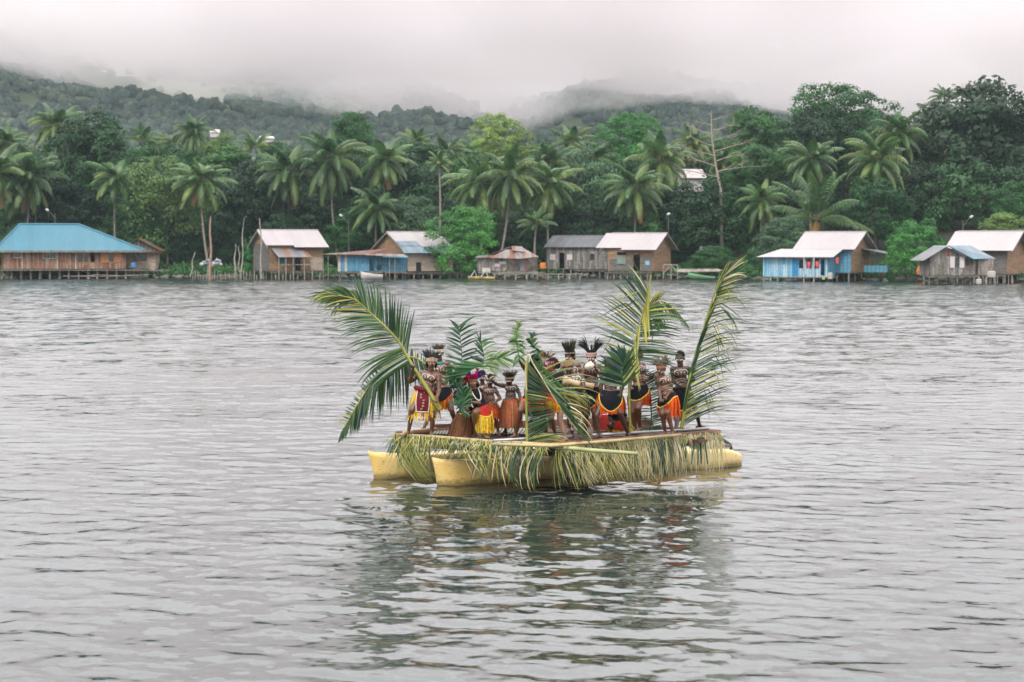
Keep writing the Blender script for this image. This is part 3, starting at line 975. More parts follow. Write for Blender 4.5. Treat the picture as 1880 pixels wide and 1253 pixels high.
# ------------------------------------------------------------------ broadleaf trees one can tell apart
BT = [
 (165, 292, 72, 82, 282, CROWNS, L_DARK, 'dense round dark green tree above the blue hip roof'),
 (118, 385, 62, 55, 276, CROWNS, L_DARK, 'shadowy tree directly behind the ridge of the blue hip roof'),
 (306, 378, 90, 96, 272, CROWN_AIRY, L_YELLOW, 'large airy yellowish-green tree at the water beside the rusty gabled hut'),
 (270, 425, 58, 55, 274, CROWN_AIRY, L_MID, 'lower green tree under the airy yellowish tree'),
 (650, 256, 36, 42, 300, CROWNS, L_MID, 'compact green tree top next to the palm with the curved trunk'),
 (921, 262, 58, 48, 305, CROWN_FINE, L_PALE, 'pale yellow-green feathery tree rising above the middle palms'),
 (1150, 266, 66, 54, 296, CROWN_FINE, L_BRIGHT, 'vivid green dome-shaped tree above the long grey plank house'),
 (848, 446, 58, 62, 260, CROWN_FINE, L_BRIGHT, 'bright bushy tree at the waterline right of the house with blue shed'),
 (1386, 245, 54, 46, 290, CROWNS, L_MID, 'green tree left of the tallest leafy tree on the right slope'),
 (1402, 302, 54, 44, 276, CROWNS, L_MID, 'olive green tree above the short palm with orange fronds'),
 (1545, 240, 110, 78, 290, CROWN_FINE, L_MID, 'big leafy tree crowning the right slope against the sky'),
 (1498, 262, 60, 62, 284, CROWNS, L_DARK, 'dark tree under the left side of the big leafy tree'),
 (1814, 284, 128, 112, 278, CROWNS, L_SCRUB, 'huge dark tree towering over the right side of the village'),
 (1790, 372, 105, 90, 268, CROWNS, L_DARK, 'shadowy tree at the foot of the huge dark tree'),
 (1683, 455, 50, 50, 236, CROWN_FINE, L_BRIGHT, 'fresh green bush-like tree by the water between blue walled house and grey hut'),
 (1606, 396, 66, 66, 258, CROWN_FINE, L_MID, 'rounded green tree behind the gable of the blue walled house'),
 (1436, 448, 56, 44, 250, CROWN_FINE, L_GREY, 'greyish green shrubby tree left of the blue walled house'),
 (1866, 385, 42, 44, 250, CROWNS, L_MID, 'mid green tree at the right picture edge above the pinkish roof'),
 (1845, 412, 46, 24, 246, CROWN_AIRY, L_PALE, 'pale green shrub right behind the pinkish roof at the right edge'),
 (402, 285, 32, 36, 312, CROWNS, L_YELLOW, 'small yellow-green tree above the drooping palm'),
 (1175, 330, 46, 52, 288, CROWNS, L_MID, 'tree with reddish tinge under the bright dome-shaped tree'),
 (1080, 345, 46, 62, 278, CROWNS, L_GREY, 'dull green tree between the two palms over the grey plank house'),
 (770, 285, 52, 20, 300, CROWNS, L_DARK, 'flat-topped tree behind the thin small-headed palm'),
 (755, 355, 62, 60, 282, CROWNS, L_DARK, 'dark green tree behind the straight pale palm trunk'),
 (640, 350, 48, 56, 288, CROWNS, L_DARK, 'dark tree behind the curved palm trunk'),
 (452, 372, 62, 72, 280, CROWNS, L_DARK, 'large dark tree left of the white roof with rusty lean-to'),
 (426, 318, 52, 42, 295, CROWNS, L_MID, 'green tree on the rise behind the drooping palm'),
 (660, 430, 62, 46, 274, CROWN_FINE, L_MID, 'green leafy tree behind the house with blue shed, low down'),
 (765, 412, 52, 44, 272, CROWNS, L_GREY, 'greyish leafy tree right behind the ridge of the house with blue shed'),
 (560, 400, 56, 50, 278, CROWNS, L_DARK, 'dark leafy tree behind the white roof with rusty lean-to'),
 (1285, 400, 66, 66, 272, CROWNS, L_DARK, 'deep green tree right of the long pinkish roof'),
 (1345, 395, 52, 66, 276, CROWNS, L_DARK, 'dark tree below the bare pale tree'),
 (1345, 340, 52, 40, 280, CROWNS, L_MID, 'green tree to the right of the bare pale trunk'),
 (1310, 478, 48, 24, 256, CROWN_FINE, L_MID, 'low bush on the bank above the green canoe'),
 (1215, 380, 50, 50, 280, CROWNS, L_DARK, 'dark tree behind the ridge of the long pinkish roof'),
 (1690, 350, 60, 70, 272, CROWNS, L_SCRUB, 'brownish green tree between the spreading palm and the huge dark tree'),
 (1662, 300, 50, 50, 280, CROWNS, L_DARK, 'dark tree beneath the palms on the right slope'),
 (470, 470, 26, 42, 262, CROWN_AIRY, L_BRIGHT, 'light green sapling between the mooring posts and the white roof'),
 (60, 400, 60, 45, 282, CROWNS, L_DARK, 'dark tree behind the left part of the blue hip roof'),
]
for a in BT:
    tree(*a)

# filler wood between them: same kinds, nothing tells these apart
rgf = random.Random(99)
for row, (Y0, py0, r0, n, mats) in enumerate([(266, 482, 36, 30, (L_MID, L_DARK, L_MID)), (276, 448, 44, 28, (L_DARK, L_MID, L_DARK)), (288, 408, 52, 27, (L_DARK, L_MID, L_SCRUB)),
                                   (302, 362, 54, 27, (L_DARK, L_MID, L_MID)), (320, 326, 48, 28, (L_MID, L_MID, L_GREY)),
                                   (340, 300, 34, 30, (L_MID, L_DARK, L_GREY))]):
    for i in range(n):
        px = -60 + 2000 * (i + rgf.uniform(0.15, 0.85)) / n
        side = np.interp(px, [0, 1300, 1500, 1900], [0, 0, -55, -95]) * (0.1 + 0.2 * row) * 0.8
        if row == 0:
            side = 8
        py = py0 + rgf.uniform(-8, 8) + side
        Y = Y0 + rgf.uniform(-6, 6)
        if row == 0: Y = shore_y((px - 940) / FPX * 260) + 14 + rgf.uniform(0, 8)
        tree(px, py, r0 * rgf.uniform(0.85, 1.25), r0 * rgf.uniform(0.8, 1.15), Y, CROWNS, mats[rgf.randrange(3)],
             'one of the dense green trees filling the wood behind the shore houses', 'trees of the wood behind the houses')

# bare pale tree
def bare_tree():
    Y = 270
    c = at(1322, 350, Y)
    gz = ground_z(c.x, Y)
    o = empty('bare_tree', (c.x, Y, gz), 0, 'leafless pale tree with spreading horizontal branches above the right end of the pinkish roof', 'tree')
    rg = random.Random(4)
    mb = MB(); br = MB()
    k = Y / FPX
    top = c.z - gz
    trunk = [Vector((0.3, 0, 0)), Vector((0.1, 0, top)), Vector((-8*k, 0.1, top + 45*k)), Vector((-16*k, 0, top + 100*k)), Vector((-17*k, 0, top + 145*k))]
    mb.tube(trunk, [.28, .2, .15, .09, .04], 7)
    mb.build('trunk', B_PALE, o, True)
    def limb(p, d, L, r, kk):
        pts = [Vector(p)]; q = Vector(p); dd = Vector(d).normalized()
        for i in range(4):
            dd = (dd + Vector((rg.uniform(-.2, .2), rg.uniform(-.2, .2), rg.uniform(-.12, .14)))).normalized()
            q = q + dd * L / 4; pts.append(q.copy())
        br.tube(pts, [r, r*.8, r*.6, r*.45, r*.3], 4, cap=False)
        if kk > 0:
            for j in (1, 2, 3, 4):
                nd = (dd + Vector((rg.uniform(-.8, .8), rg.uniform(-.8, .8), rg.uniform(-.35, .5)))).normalized()
                limb(pts[j], nd, L * .5, r * .5, kk - 1)
    for i in range(12):
        t = 0.05 + 0.9 * i / 12
        z = top + (0.15 + t) * 125 * k
        a = (0 if i % 2 else math.pi) + rg.uniform(-.5, .5)
        limb((-(4 + 13 * t) * k, 0, z), (math.cos(a), math.sin(a) * 0.6, 0.28), (70 - 44 * t) * k, 0.085, 2)
    br.build('branches', B_PALE, o)
bare_tree()
# ------------------------------------------------------------------ houses on stilts
H_WEATH = boards('boards_weathered', [(0.10,0.085,0.07), (0.20,0.18,0.155), (0.30,0.27,0.24), (0.17,0.125,0.09), (0.36,0.33,0.30)], 0.2, True)
H_RUSTB = boards('boards_red_brown', [(0.075,0.04,0.028), (0.16,0.075,0.045), (0.26,0.15,0.10), (0.33,0.26,0.20), (0.12,0.06,0.04)], 0.2, True)
H_GREYH = boards('boards_grey_level', [(0.10,0.095,0.085), (0.17,0.16,0.145), (0.13,0.12,0.11), (0.22,0.20,0.175)], 0.22, False)
H_WARM = boards('boards_warm_level', [(0.17,0.09,0.045), (0.36,0.23,0.13), (0.25,0.16,0.10), (0.42,0.30,0.19)], 0.2, False, stain=0.6)
H_PALE = boards('boards_pale_level', [(0.33,0.25,0.18), (0.45,0.37,0.29), (0.52,0.44,0.36), (0.38,0.29,0.20)], 0.22, False, stain=0.3)
H_BLUE = boards('boards_blue', [(0.06,0.19,0.30), (0.09,0.25,0.37), (0.12,0.30,0.42), (0.08,0.22,0.33)], 0.25, True, stain=0.3)
H_BLUEP = boards('boards_pale_blue', [(0.16,0.38,0.50), (0.32,0.50,0.60), (0.48,0.60,0.66), (0.10,0.36,0.54), (0.42,0.52,0.56)], 0.3, True, stain=0.2)
H_BLUEF = boards('boards_flat_blue', [(0.10,0.28,0.40), (0.13,0.33,0.45), (0.16,0.37,0.48)], 0.5, True, stain=0.5)
H_GREYV = boards('boards_grey_upright', [(0.085,0.08,0.07), (0.20,0.19,0.17), (0.13,0.12,0.105), (0.32,0.30,0.275), (0.25,0.235,0.215)], 0.22, True, stain=0.25)
R_BLUE = metalroof('roof_blue', (0.050, 0.19, 0.26), 0, dirt=0.12)
R_WHITE = metalroof('roof_pale', (0.40, 0.362, 0.365), 0, dirt=0.10)
R_GREY = metalroof('roof_grey', (0.20, 0.205, 0.22), 0, dirt=0.35)
R_PBLUE = metalroof('roof_pale_blue', (0.17, 0.25, 0.31), 0, dirt=0.3)
R_RUST = metalroof('roof_rusty', (0.33, 0.28, 0.27), 0.45, (0.17, 0.075, 0.042), sheet=0.7, dirt=0.35)
R_RUST2 = metalroof('roof_very_rusty', (0.30, 0.22, 0.19), 0.75, (0.16, 0.065, 0.038), sheet=0.7, dirt=0.4)
R_LIGHTRUST = metalroof('roof_grey_rust', (0.25, 0.25, 0.26), 0.30, (0.20, 0.10, 0.06), sheet=0.7, dirt=0.3)
M_POST = plain('stilt_wood', (0.27, 0.245, 0.21), 0.9, 0.5, 2)
M_DECK = plain('deck_wood', (0.19, 0.17, 0.145), 0.9, 0.45, 2)
M_GLASS = plain('window_glass', (0.03, 0.045, 0.05), 0.15, 0.2, 1, spec=0.6)
M_FRAME_PALE = plain('frame_pale', (0.45, 0.42, 0.36), 0.8, 0.2)
M_FRAME_OR = plain('frame_orange', (0.38, 0.17, 0.06), 0.7, 0.25)
M_WHITE = plain('white_paint', (0.55, 0.50, 0.50), 0.6, 0.12)
M_TEAL = plain('teal_cloth', (0.05, 0.25, 0.22), 0.9, 0.3)
M_RED = plain('red_cloth', (0.55, 0.07, 0.07), 0.9, 0.3)
M_ORANGEC = plain('orange_cloth', (0.60, 0.16, 0.04), 0.9, 0.3)
M_BLUEC = plain('blue_plastic', (0.05, 0.20, 0.42), 0.5, 0.3)
M_GREENF = plain('green_window', (0.20, 0.26, 0.22), 0.8, 0.2)
M_YELLOW = plain('yellow_paint', (0.46, 0.36, 0.09), 0.5, 0.15)
M_METAL = plain('lamp_metal', (0.12, 0.115, 0.11), 0.5, 0.2)
M_LAMP = plain('lamp_head', (0.5, 0.5, 0.49), 0.35, 0.05)

def wall_mb(mb, p0, p1, z0, z1, ops=(), th=0.10, mi=0):
    """vertical wall with rectangular holes; ops: (u0,u1,v0,v1) metres along / above z0"""
    p0 = Vector(p0); p1 = Vector(p1)
    d = (p1 - p0); L = d.length; d.normalize(); n = Vector((d.y, -d.x)) * th * 0.5
    mb.mi = mi
    us = sorted(set([0, L] + [min(max(o[i], 0), L) for o in ops for i in (0, 1)]))
    for i in range(len(us) - 1):
        a, b = us[i], us[i + 1]
        if b - a < 1e-4: continue
        mid = (a + b) / 2
        holes = sorted([(o[2] + z0, o[3] + z0) for o in ops if o[0] <= mid <= o[1]])
        zc = z0
        spans = []
        for h in holes:
            if h[0] > zc + 1e-4: spans.append((zc, h[0]))
            zc = max(zc, h[1])
        if zc < z1 - 1e-4: spans.append((zc, z1))
        for (za, zb) in spans:
            q = [p0 + d * a - n, p0 + d * b - n, p0 + d * b + n, p0 + d * a + n]
            vs = [(p.x, p.y, za) for p in q] + [(p.x, p.y, zb) for p in q]
            mb.add(vs, ((3,2,1,0),(4,5,6,7),(0,1,5,4),(1,2,6,5),(2,3,7,6),(3,0,4,7)))

def gable_tri(mb, x, y0, y1, z, rise, mi, th=0.10, ypk=None):
    mb.mi = mi
    ym = (y0 + y1) / 2 if ypk is None else ypk
    h = th / 2
    mb.add([(x-h, y0, z), (x-h, y1, z), (x-h, ym, z+rise), (x+h, y0, z), (x+h, y1, z), (x+h, ym, z+rise)],
           ((0,2,1), (3,4,5), (0,1,4,3), (1,2,5,4), (2,0,3,5)))

def stilts(root, pts, z0, z1, r=0.09, seed=0, mat=None):
    rg = random.Random(seed)
    for (x, y) in pts:
        mb = MB()
        rr = r * rg.uniform(0.7, 1.3)
        mb.tube([(x + rg.uniform(-.12, .12), y, z0), (x + rg.uniform(-.04, .04), y, (z0 + z1) / 2), (x, y, z1)], [rr * 1.1, rr, rr * 0.9], 6)
        mb.build('stilt', mat or M_POST, root)

def window(root, x0, x1, z0, z1, y, frame, pane=True, shutters=None, bars=1, face=-1, name='window', xdir=True, th=0.06):
    """framed window in the front wall plane y (facing -y)"""
    f = MB(); w = 0.07
    def B(a0, a1, c0, c1, yo=0.03):
        if xdir: f.box((a0, y - th - yo, c0), (a1, y + 0.02, c1))
        else: f.box((y - 0.02 if face > 0 else y - th - yo, a0, c0), (y + th + yo if face > 0 else y + 0.02, a1, c1))
    B(x0 - w, x0, z0 - w, z1 + w); B(x1, x1 + w, z0 - w, z1 + w)
    B(x0, x1, z1, z1 + w); B(x0, x1, z0 - w, z0)
    for i in range(bars):
        xx = x0 + (x1 - x0) * (i + 1) / (bars + 1)
        B(xx - 0.02, xx + 0.02, z0, z1, 0.0)
    if bars:
        zz = (z0 + z1) / 2
        B(x0, x1, zz - 0.02, zz + 0.02, -0.01)
    o = f.build(name, frame, root)
    if pane:
        p = MB()
        if xdir: p.box((x0, y - 0.01, z0), (x1, y + 0.01, z1))
        else: p.box((y - 0.01, x0, z0), (y + 0.01, x1, z1))
        p.build('pane', M_GLASS, o)
    if shutters:
        for sg in (0, 1):
            s = MB()
            a, b = (x0 - shutters, x0 - w - 0.01) if sg == 0 else (x1 + w + 0.01, x1 + shutters)
            if xdir: s.box((a, y - 0.13, z0 - 0.12), (b, y - 0.09, z1 + 0.12))
            else: s.box((y - 0.13, a, z0 - 0.12), (y - 0.09, b, z1 + 0.12))
            s.build('shutter', M_WHITE, o)
    return o

class House:
    """gabled house; origin = near corner of front and visible gable. side: -1 left gable seen, +1 right gable seen"""
    def __init__(self, label, px, Y, floor, ang, front_px, gable_px, name='stilt_house', L=None, W=None):
        self.s = FPX / Y
        self.side = -1 if ang > 0 else 1
        self.ang = R(ang)
        c = at(px, 500, Y)
        self.px = px; self.c = math.cos(self.ang); self.sn = abs(math.sin(self.ang))
        self.L = L or front_px / self.s / self.c
        self.W = W or gable_px / self.s / self.sn
        self.x0, self.x1 = (0, self.L) if self.side < 0 else (-self.L, 0)
        self.fl = floor
        self.root = empty(name, (c.x, Y, 0), self.ang, label, 'house')
    def u(self, px):          # local x on the front wall for a photo px
        return (px - self.px) / self.s / self.c
    def walls(self, h, rise, mats, front_ops=(), side_ops=(), band=None):
        mb = MB(); fl = self.fl
        x0, x1, W = self.x0, self.x1, self.W
        self.h = h; self.rise = rise
        fo = [(a - x0, b - x0, c, d) for a, b, c, d in front_ops]
        wall_mb(mb, (x0, 0), (x1, 0), fl, fl + h, fo, mi=0)
        gx = x0 if self.side < 0 else x1
        ox = x1 if self.side < 0 else x0
        e = 0.052
        wall_mb(mb, (gx, e), (gx, W - e), fl, fl + h, side_ops, mi=1)
        wall_mb(mb, (ox, e), (ox, W - e), fl, fl + h, (), mi=1)
        wall_mb(mb, (x0, W), (x1, W), fl, fl + h, (), mi=0)
        gable_tri(mb, gx, 0, W, fl + h, rise, 2)
        gable_tri(mb, ox, 0, W, fl + h, rise, 2)
        mb.mi = 3
        mb.box((x0 + .06, 0.06, fl - 0.12), (x1 - .06, W - .06, fl - 0.004))
        return mb.build('wall', mats, self.root)
    def roof(self, mat, over=0.5, eave=0.7, back=0.7, th=0.05, notch=None):
        """notch=(xa, xb, cut): part of the front eave cut back by cut metres"""
        mb = MB(); W = self.W
        zt = self.fl + self.h + self.rise; zb = self.fl + self.h
        sl = self.rise / (W / 2)
        lift = 0.07
        xa, xb = self.x0 - over, self.x1 + over
        pk = (W / 2, zt + lift)
        def slope(a, b, e):
            mb.sheet((a, -e, zb - e * sl + lift), (b, -e, zb - e * sl + lift), (b, pk[0], pk[1]), (a, pk[0], pk[1]), th)
        if notch:
            na, nb, cut = notch
            if na > xa: slope(xa, na, eave)
            slope(na, nb, eave - cut)
            if nb < xb: slope(nb, xb, eave)
        else:
            slope(xa, xb, eave)
        mb.sheet((xb, W + back, zb - back * sl + lift), (xa, W + back, zb - back * sl + lift), (xa, pk[0], pk[1]), (xb, pk[0], pk[1]), th)
        o = mb.build('roof', mat, self.root)
        r = MB(); r.tube([(xa, pk[0], pk[1] + 0.02), (xb, pk[0], pk[1] + 0.02)], 0.07, 6)
        # barge boards on the gable ends
        for xx in (xa, xb):
            b = MB()
            for (ye, sg) in ((-eave, 1), (W + back, -1)):
                ze = zb - (abs(ye) if ye < 0 else back) * sl
                p, q = Vector((xx, ye, ze)), Vector((xx, W / 2, zt))
                b.sheet(p + Vector((-.03, 0, -.16)), q + Vector((-.03, 0, -.16)), q + Vector((-.03, 0, .05)), p + Vector((-.03, 0, .05)), 0.05)
            b.build('barge_board', M_DECK, o)
        r.build('ridge_cap', mat if not isinstance(mat, list) else mat[0], o)
        return o
    def posts(self, n=6, m=3, z0=-0.6, extra=0.0, seed=1, x0=None, x1=None, r=0.09):
        x0 = self.x0 if x0 is None else x0; x1 = self.x1 if x1 is None else x1
        pts = [(x0 + (x1 - x0) * (i + 0.2) / (n - 0.6), 0.1 - extra + (self.W + extra) * j / max(1, m)) for i in range(n) for j in range(m)]
        stilts(self.root, pts, z0, self.fl - 0.1, r, seed)
    def deck(self, x0, x1, depth, z=None, n=None, seed=2, name='deck'):
        z = self.fl - 0.13 if z is None else z
        mb = MB(); rg = random.Random(seed)
        x = x0
        while x < x1:
            w = 0.22
            mb.box((x, -depth + rg.uniform(-.12, .08), z - 0.06 + rg.uniform(-.01, .01)), (min(x1, x + w - 0.025), -0.075, z))
            x += w
        mb.box((x0, -depth + 0.15, z - 0.2), (x1, -depth + 0.27, z - 0.075))
        mb.build(name, M_DECK, self.root)
        k = n or max(3, int((x1 - x0) / 1.5))
        stilts(self.root, [(x0 + (x1 - x0) * (i + .3) / (k - .4), -depth + 0.2) for i in range(k)], -0.6, z - 0.05, 0.075, seed)
    def door(self, x0, x1, h, mat=None, ajar=0.0, y=0.0, z=None):
        z = self.fl if z is None else z
        d = MB()
        w = x1 - x0
        M = Matrix.Translation((x0, y, z)) @ Matrix.Rotation(-ajar, 4, 'Z')
        d.box((0, -0.03, 0.02), (w, 0.03, h - 0.03), M)
        d.build('door', mat or M_DARK, self.root)

rail_n = 0
def clothes(x, y, Y, mats, n, spread, label):
    c = at(x, y, Y)
    for i in range(n):
        mb = MB()
        x0 = c.x + i * spread
        w = 0.32
        mb.add([(x0 - w/2, Y, c.z), (x0 + w/2, Y, c.z), (x0 + w/2 + .03, Y - .06, c.z - .35), (x0 + w/2 - .04, Y - .03, c.z - .72), (x0 - w/2 + .05, Y - .07, c.z - .7), (x0 - w/2 - .02, Y - .05, c.z - .33)],
               [(0, 5, 2, 1), (5, 4, 3, 2)])
        me = mb.build('hanging_shirt', mats[i % len(mats)])
        md = me.modifiers.new('thick', 'SOLIDIFY'); md.thickness = 0.03
        tag(me, label[i], 'laundry')

# --- H1: blue hip roof house
def blue_hip_house():
    Y = 254; s = FPX / Y; ang = R(12)
    c = at(3, 500, Y)
    o = empty('stilt_house', (c.x, Y, 0), ang, 'long brown boarded house under a big blue hip roof at the left edge', 'house')
    fl = 1.28; h = 2.45
    L = 219 / s / math.cos(ang); W = 10.0
    u = lambda px: (px - 3) / s / math.cos(ang)
    x0 = -5.0
    ops = [(u(26), u(36), 1.45, 2.3), (u(77), u(98), 1.35, 2.3), (u(136), u(146), 0.85, 2.3), (u(148), u(155), 0.85, 2.3), (u(159), u(167), 0.85, 2.3), (u(192), u(200), 0.9, 2.3)]
    mb = MB()
    wall_mb(mb, (0, 0), (L, 0), fl, fl + h, ops, mi=0)
    wall_mb(mb, (0, .052), (0, W - .052), fl, fl + h, (), mi=0)
    wall_mb(mb, (L, .052), (L, W - .052), fl, fl + h, (), mi=0)
    wall_mb(mb, (0, W), (L, W), fl, fl + h, (), mi=0)
    mb.mi = 1; mb.box((.06, .06, fl - .12), (L - .06, W - .06, fl - .004))
    mb.build('wall', [H_RUSTB, M_DECK], o)
    ov = 0.9; zt = fl + h; rz = at(60, 412, Y + 4).z
    a = (-ov, -ov, zt - .1); b = (u(256), -ov, zt - .1); cc = (u(256), W + ov, zt - .1); d = (-ov, W + ov, zt - .1)
    r0 = (u(18) + W / 2 * math.tan(ang), W / 2, rz); r1 = (u(124) + W / 2 * math.tan(ang), W / 2, rz)
    rf = MB()
    rf.add([a, b, cc, d, r0, r1] + [(p[0], p[1], p[2] - .07) for p in (a, b, cc, d)],
           [(0, 1, 5, 4), (1, 2, 5), (2, 3, 4, 5), (3, 0, 4), (0, 6, 7, 1), (1, 7, 8, 2), (2, 8, 9, 3), (3, 9, 6, 0), (9, 8, 7, 6)])
    ro = rf.build('roof', R_BLUE, o)
    rc = MB()
    for p, q in ((r0, r1), (a, r0), (b, r1)):
        rc.tube([Vector(p) + Vector((0, 0, .05)), Vector(q) + Vector((0, 0, .05))], 0.11, 6)
    rc.build('ridge_cap', R_BLUE, ro)
    fa = MB(); fa.box((-ov, -ov - .04, zt - .36), (u(256), -ov - .005, zt - .105)); fa.build('fascia_board', M_DECK, ro)
    window(o, u(26), u(36), fl + 1.45, fl + 2.3, 0, M_FRAME_PALE)
    window(o, u(77), u(98), fl + 1.35, fl + 2.3, 0, M_FRAME_PALE, bars=3)
    for (p, q) in ((136, 146), (148, 155), (159, 167), (192, 200)):
        window(o, u(p), u(q), fl + .85, fl + 2.3, 0, M_FRAME_OR, bars=0, pane=(p != 159))
    for (p, q) in ((178, 190), (202, 213)):
        m = MB(); m.box((u(p), -.12, fl + .8), (u(q), -.06, fl + 2.32)); m.build('shutter', M_FRAME_OR, o)
    for px in (38, 100, 132):
        v = MB(); v.box((u(px), -.1, fl), (u(px) + .12, -.055, fl + h - .1)); v.build('batten', M_FRAME_PALE, o)
    pts = [(x0 + 5 + (L) * i / 13, -0.1 + j * 3.2) for i in range(14) for j in range(3)]
    stilts(o, pts, -.6, fl - .12, .13, 3)
    mb = MB(); mb.box((-.4, -1.0, fl - .22), (u(122), -.07, fl - .14)); mb.box((u(122), -.7, fl - .25), (u(300), -.07, fl - .17))
    mb.tube([(u(110), -1.2, .35), (u(190), -1.3, .3), (u(262), -1.2, .5)], .07, 5)
    mb.tube([(u(130), -1.0, .2), (u(170), -1.1, .5), (u(215), -1.2, .35)], .06, 5)
    mb.build('deck', M_DECK, o)
blue_hip_house()

# --- small hut beside it: gable faces the water
h = House('small pale hut with a rusty gabled roof beside the blue hip roof', 228, 262, 1.05, 4, 62, 10, 'stilt_house', W=5)
h.L = 57 / h.s; h.x1 = h.L
mb = MB(); fl = h.fl; x1 = h.L
ops = [(h.u(247), h.u(254), 1.2, 2.15), (h.u(259), h.u(269), 1.2, 2.15), (0, .05, 0, .01)]
wall_mb(mb, (0, 0), (x1, 0), fl, fl + 2.4, ops, mi=0); wall_mb(mb, (0, .052), (0, 4.9), fl, fl + 2.4, (), mi=0)
wall_mb(mb, (x1, .052), (x1, 4.9), fl, fl + 2.4, (), mi=0)
mb.mi = 1; mb.add([(-.3, -.05, fl + 2.45), (x1 + .3, -.05, fl + 2.45), (x1 * .46, -.05, fl + 4.0), (-.3, .05, fl + 2.45), (x1 + .3, .05, fl + 2.45), (x1 * .46, .05, fl + 4.0)], ((0, 1, 2), (3, 5, 4)))
mb.mi = 1; mb.box((.06, .06, fl - .12), (x1 - .06, 4.9, fl - .004))
mb.build('wall', [H_PALE, H_GREYV], h.root)
rf = MB(); pk = x1 * .46
rf.sheet((-1.0, -.7, fl + 2.5), (pk, -.7, fl + 4.15), (pk, 5.2, fl + 4.15), (-1.0, 5.2, fl + 2.5), .06)
rf.sheet((pk, -.7, fl + 4.15), (x1 + .9, -.7, fl + 2.5), (x1 + .9, 5.2, fl + 2.5), (pk, 5.2, fl + 4.15), .06)
rf.sheet((-.8, -.9, fl + 2.32), (x1 + .9, -.9, fl + 2.32), (x1 + .9, -.08, fl + 2.5), (-.8, -.08, fl + 2.5), .04)
rf.build('roof', R_RUST2, h.root)
window(h.root, h.u(247), h.u(254), fl + 1.2, fl + 2.15, 0, M_DECK, bars=0)
window(h.root, h.u(259), h.u(269), fl + 1.2, fl + 2.15, 0, M_DECK, bars=0)
h.posts(5, 2, seed=5); h.deck(-.5, h.u(311), 1.1, n=8, seed=6)

# --- H2: white roof with rusty lean-to
h = House('grey plank house with white gabled roof and a rusty lean-to porch', 495, 252, 1.05, 26, 93, 40)
u = h.u
h.walls(3.45, 1.7, [H_WARM, H_GREYH, H_WARM, M_DECK], front_ops=[(u(540), u(549), 0, 1.95), (u(510), u(518), 1.0, 2.0)])
h.roof(R_WHITE, .55, .95, .9, notch=(-.6, u(535), .45))
h.posts(5, 3, seed=7)
h.deck(0, u(566), 1.7, n=6, seed=8)
lt = MB(); fl = h.fl
lt.sheet((u(501), -2.2, fl + 1.75), (u(560), -2.2, fl + 1.75), (u(552), -.06, fl + 2.85), (u(497), -.06, fl + 2.95), .05)
lt.build('porch_roof', R_LIGHTRUST, h.root)
for px in (502, 514, 527, 546, 560):
    m = MB(); m.box((u(px) - .05, -2.05, -.5), (u(px) + .05, -1.95, fl + 1.78)); m.build('porch_post', M_POST, h.root)
m = MB(); m.box((u(502), -2.09, fl + .75), (u(560), -2.055, fl + .83)); m.build('porch_rail', M_POST, h.root)
m = MB(); m.box((u(514), -.14, fl + .95), (u(522), -.07, fl + 2.0)); m.build('curtain', M_TEAL, h.root)
pp = MB(); pp.box((u(566), -.09, fl + .02), (u(587.5), -.055, fl + 1.7)); pp.build('wall_boarding', H_PALE, h.root)
h.door(u(540), u(549), 1.95, M_DARK, 1.2)

# --- H3: house with blue shed
h = House('pale boarded house under a big white gabled roof with a blue lower edge', 748, 258, .95, 33, 82, 72, W=9.2)
u = h.u
h.walls(2.6, 2.45, [H_PALE, H_WARM, H_WARM, M_DECK], front_ops=[(u(764), u(769), 0, 1.1)])
h.roof(R_WHITE, .5, .3, .9)
rb = MB(); W = h.W; sl = h.rise / (W / 2); zb = h.fl + h.h
def sl_z(y): return zb + y * sl + .13
rb.sheet((-1.1, -1.0, sl_z(-1.0) + .15), (h.L + .9, -1.0, sl_z(-1.0) + .15), (h.L + .55, .9, sl_z(.9) + .02), (-.55, .9, sl_z(.9) + .02), .04)
rb.sheet((-.52, .9, sl_z(.9) + .06), (2.6, .9, sl_z(.9) + .06), (2.6, 2.1, sl_z(2.1) + .05), (-.52, 2.1, sl_z(2.1) + .05), .03)
rb.build('lower_roof', R_PBLUE, h.root)
h.posts(5, 3, seed=9)
h.deck(-2.8, h.L + .3, 1.5, z=.72, n=8, seed=10)
m = MB(); m.box((u(763), -.2, h.fl + .0), (u(771), -.08, h.fl + 1.15)); m.build('shutter', M_DARK, h.root)

Y = 254; c = at(620, 500, Y); s = FPX / Y
o = empty('blue_shed', (c.x, Y, 0), R(3), 'blue boarded shed with a flat rusty roof joined to the pale boarded house', 'shed')
fl = .95; v = lambda px: (px - 620) / s
mb = MB()
wall_mb(mb, (v(624), 0), (v(692), 0), fl, fl + 2.15, [(v(674), v(683), 0, 1.75)], mi=0)
wall_mb(mb, (v(624), .052), (v(624), 3.2), fl, fl + 2.15, mi=0)
wall_mb(mb, (v(692), .3), (v(746), .3), fl, fl + 2.1, [(v(693.5), v(708), .95, 1.85), (v(709), v(718), 0, 1.8), (v(738), v(745), 0, 1.8), (v(720), v(736), .85, 1.7)], mi=0)
wall_mb(mb, (v(624), 3.2), (v(746), 3.2), fl, fl + 2.1, mi=0)
mb.mi = 1; mb.box((v(624), .06, fl - .12), (v(746), 3.1, fl - .004))
mb.build('wall', [H_BLUE, M_DECK], o)
m = MB(); m.box((v(620.5), -.1, fl), (v(625.5), -.055, fl + 2.1)); m.box((v(633), -.1, fl), (v(637), -.055, fl + 2.1)); m.build('bare_board', M_FRAME_PALE, o)
rf = MB()
rf.sheet((v(590), -.9, fl + 2.22), (v(672), -.9, fl + 2.16), (v(716), 3.4, fl + 2.95), (v(622), 3.4, fl + 2.4), .06)
rf.build('roof', R_RUST2, o)
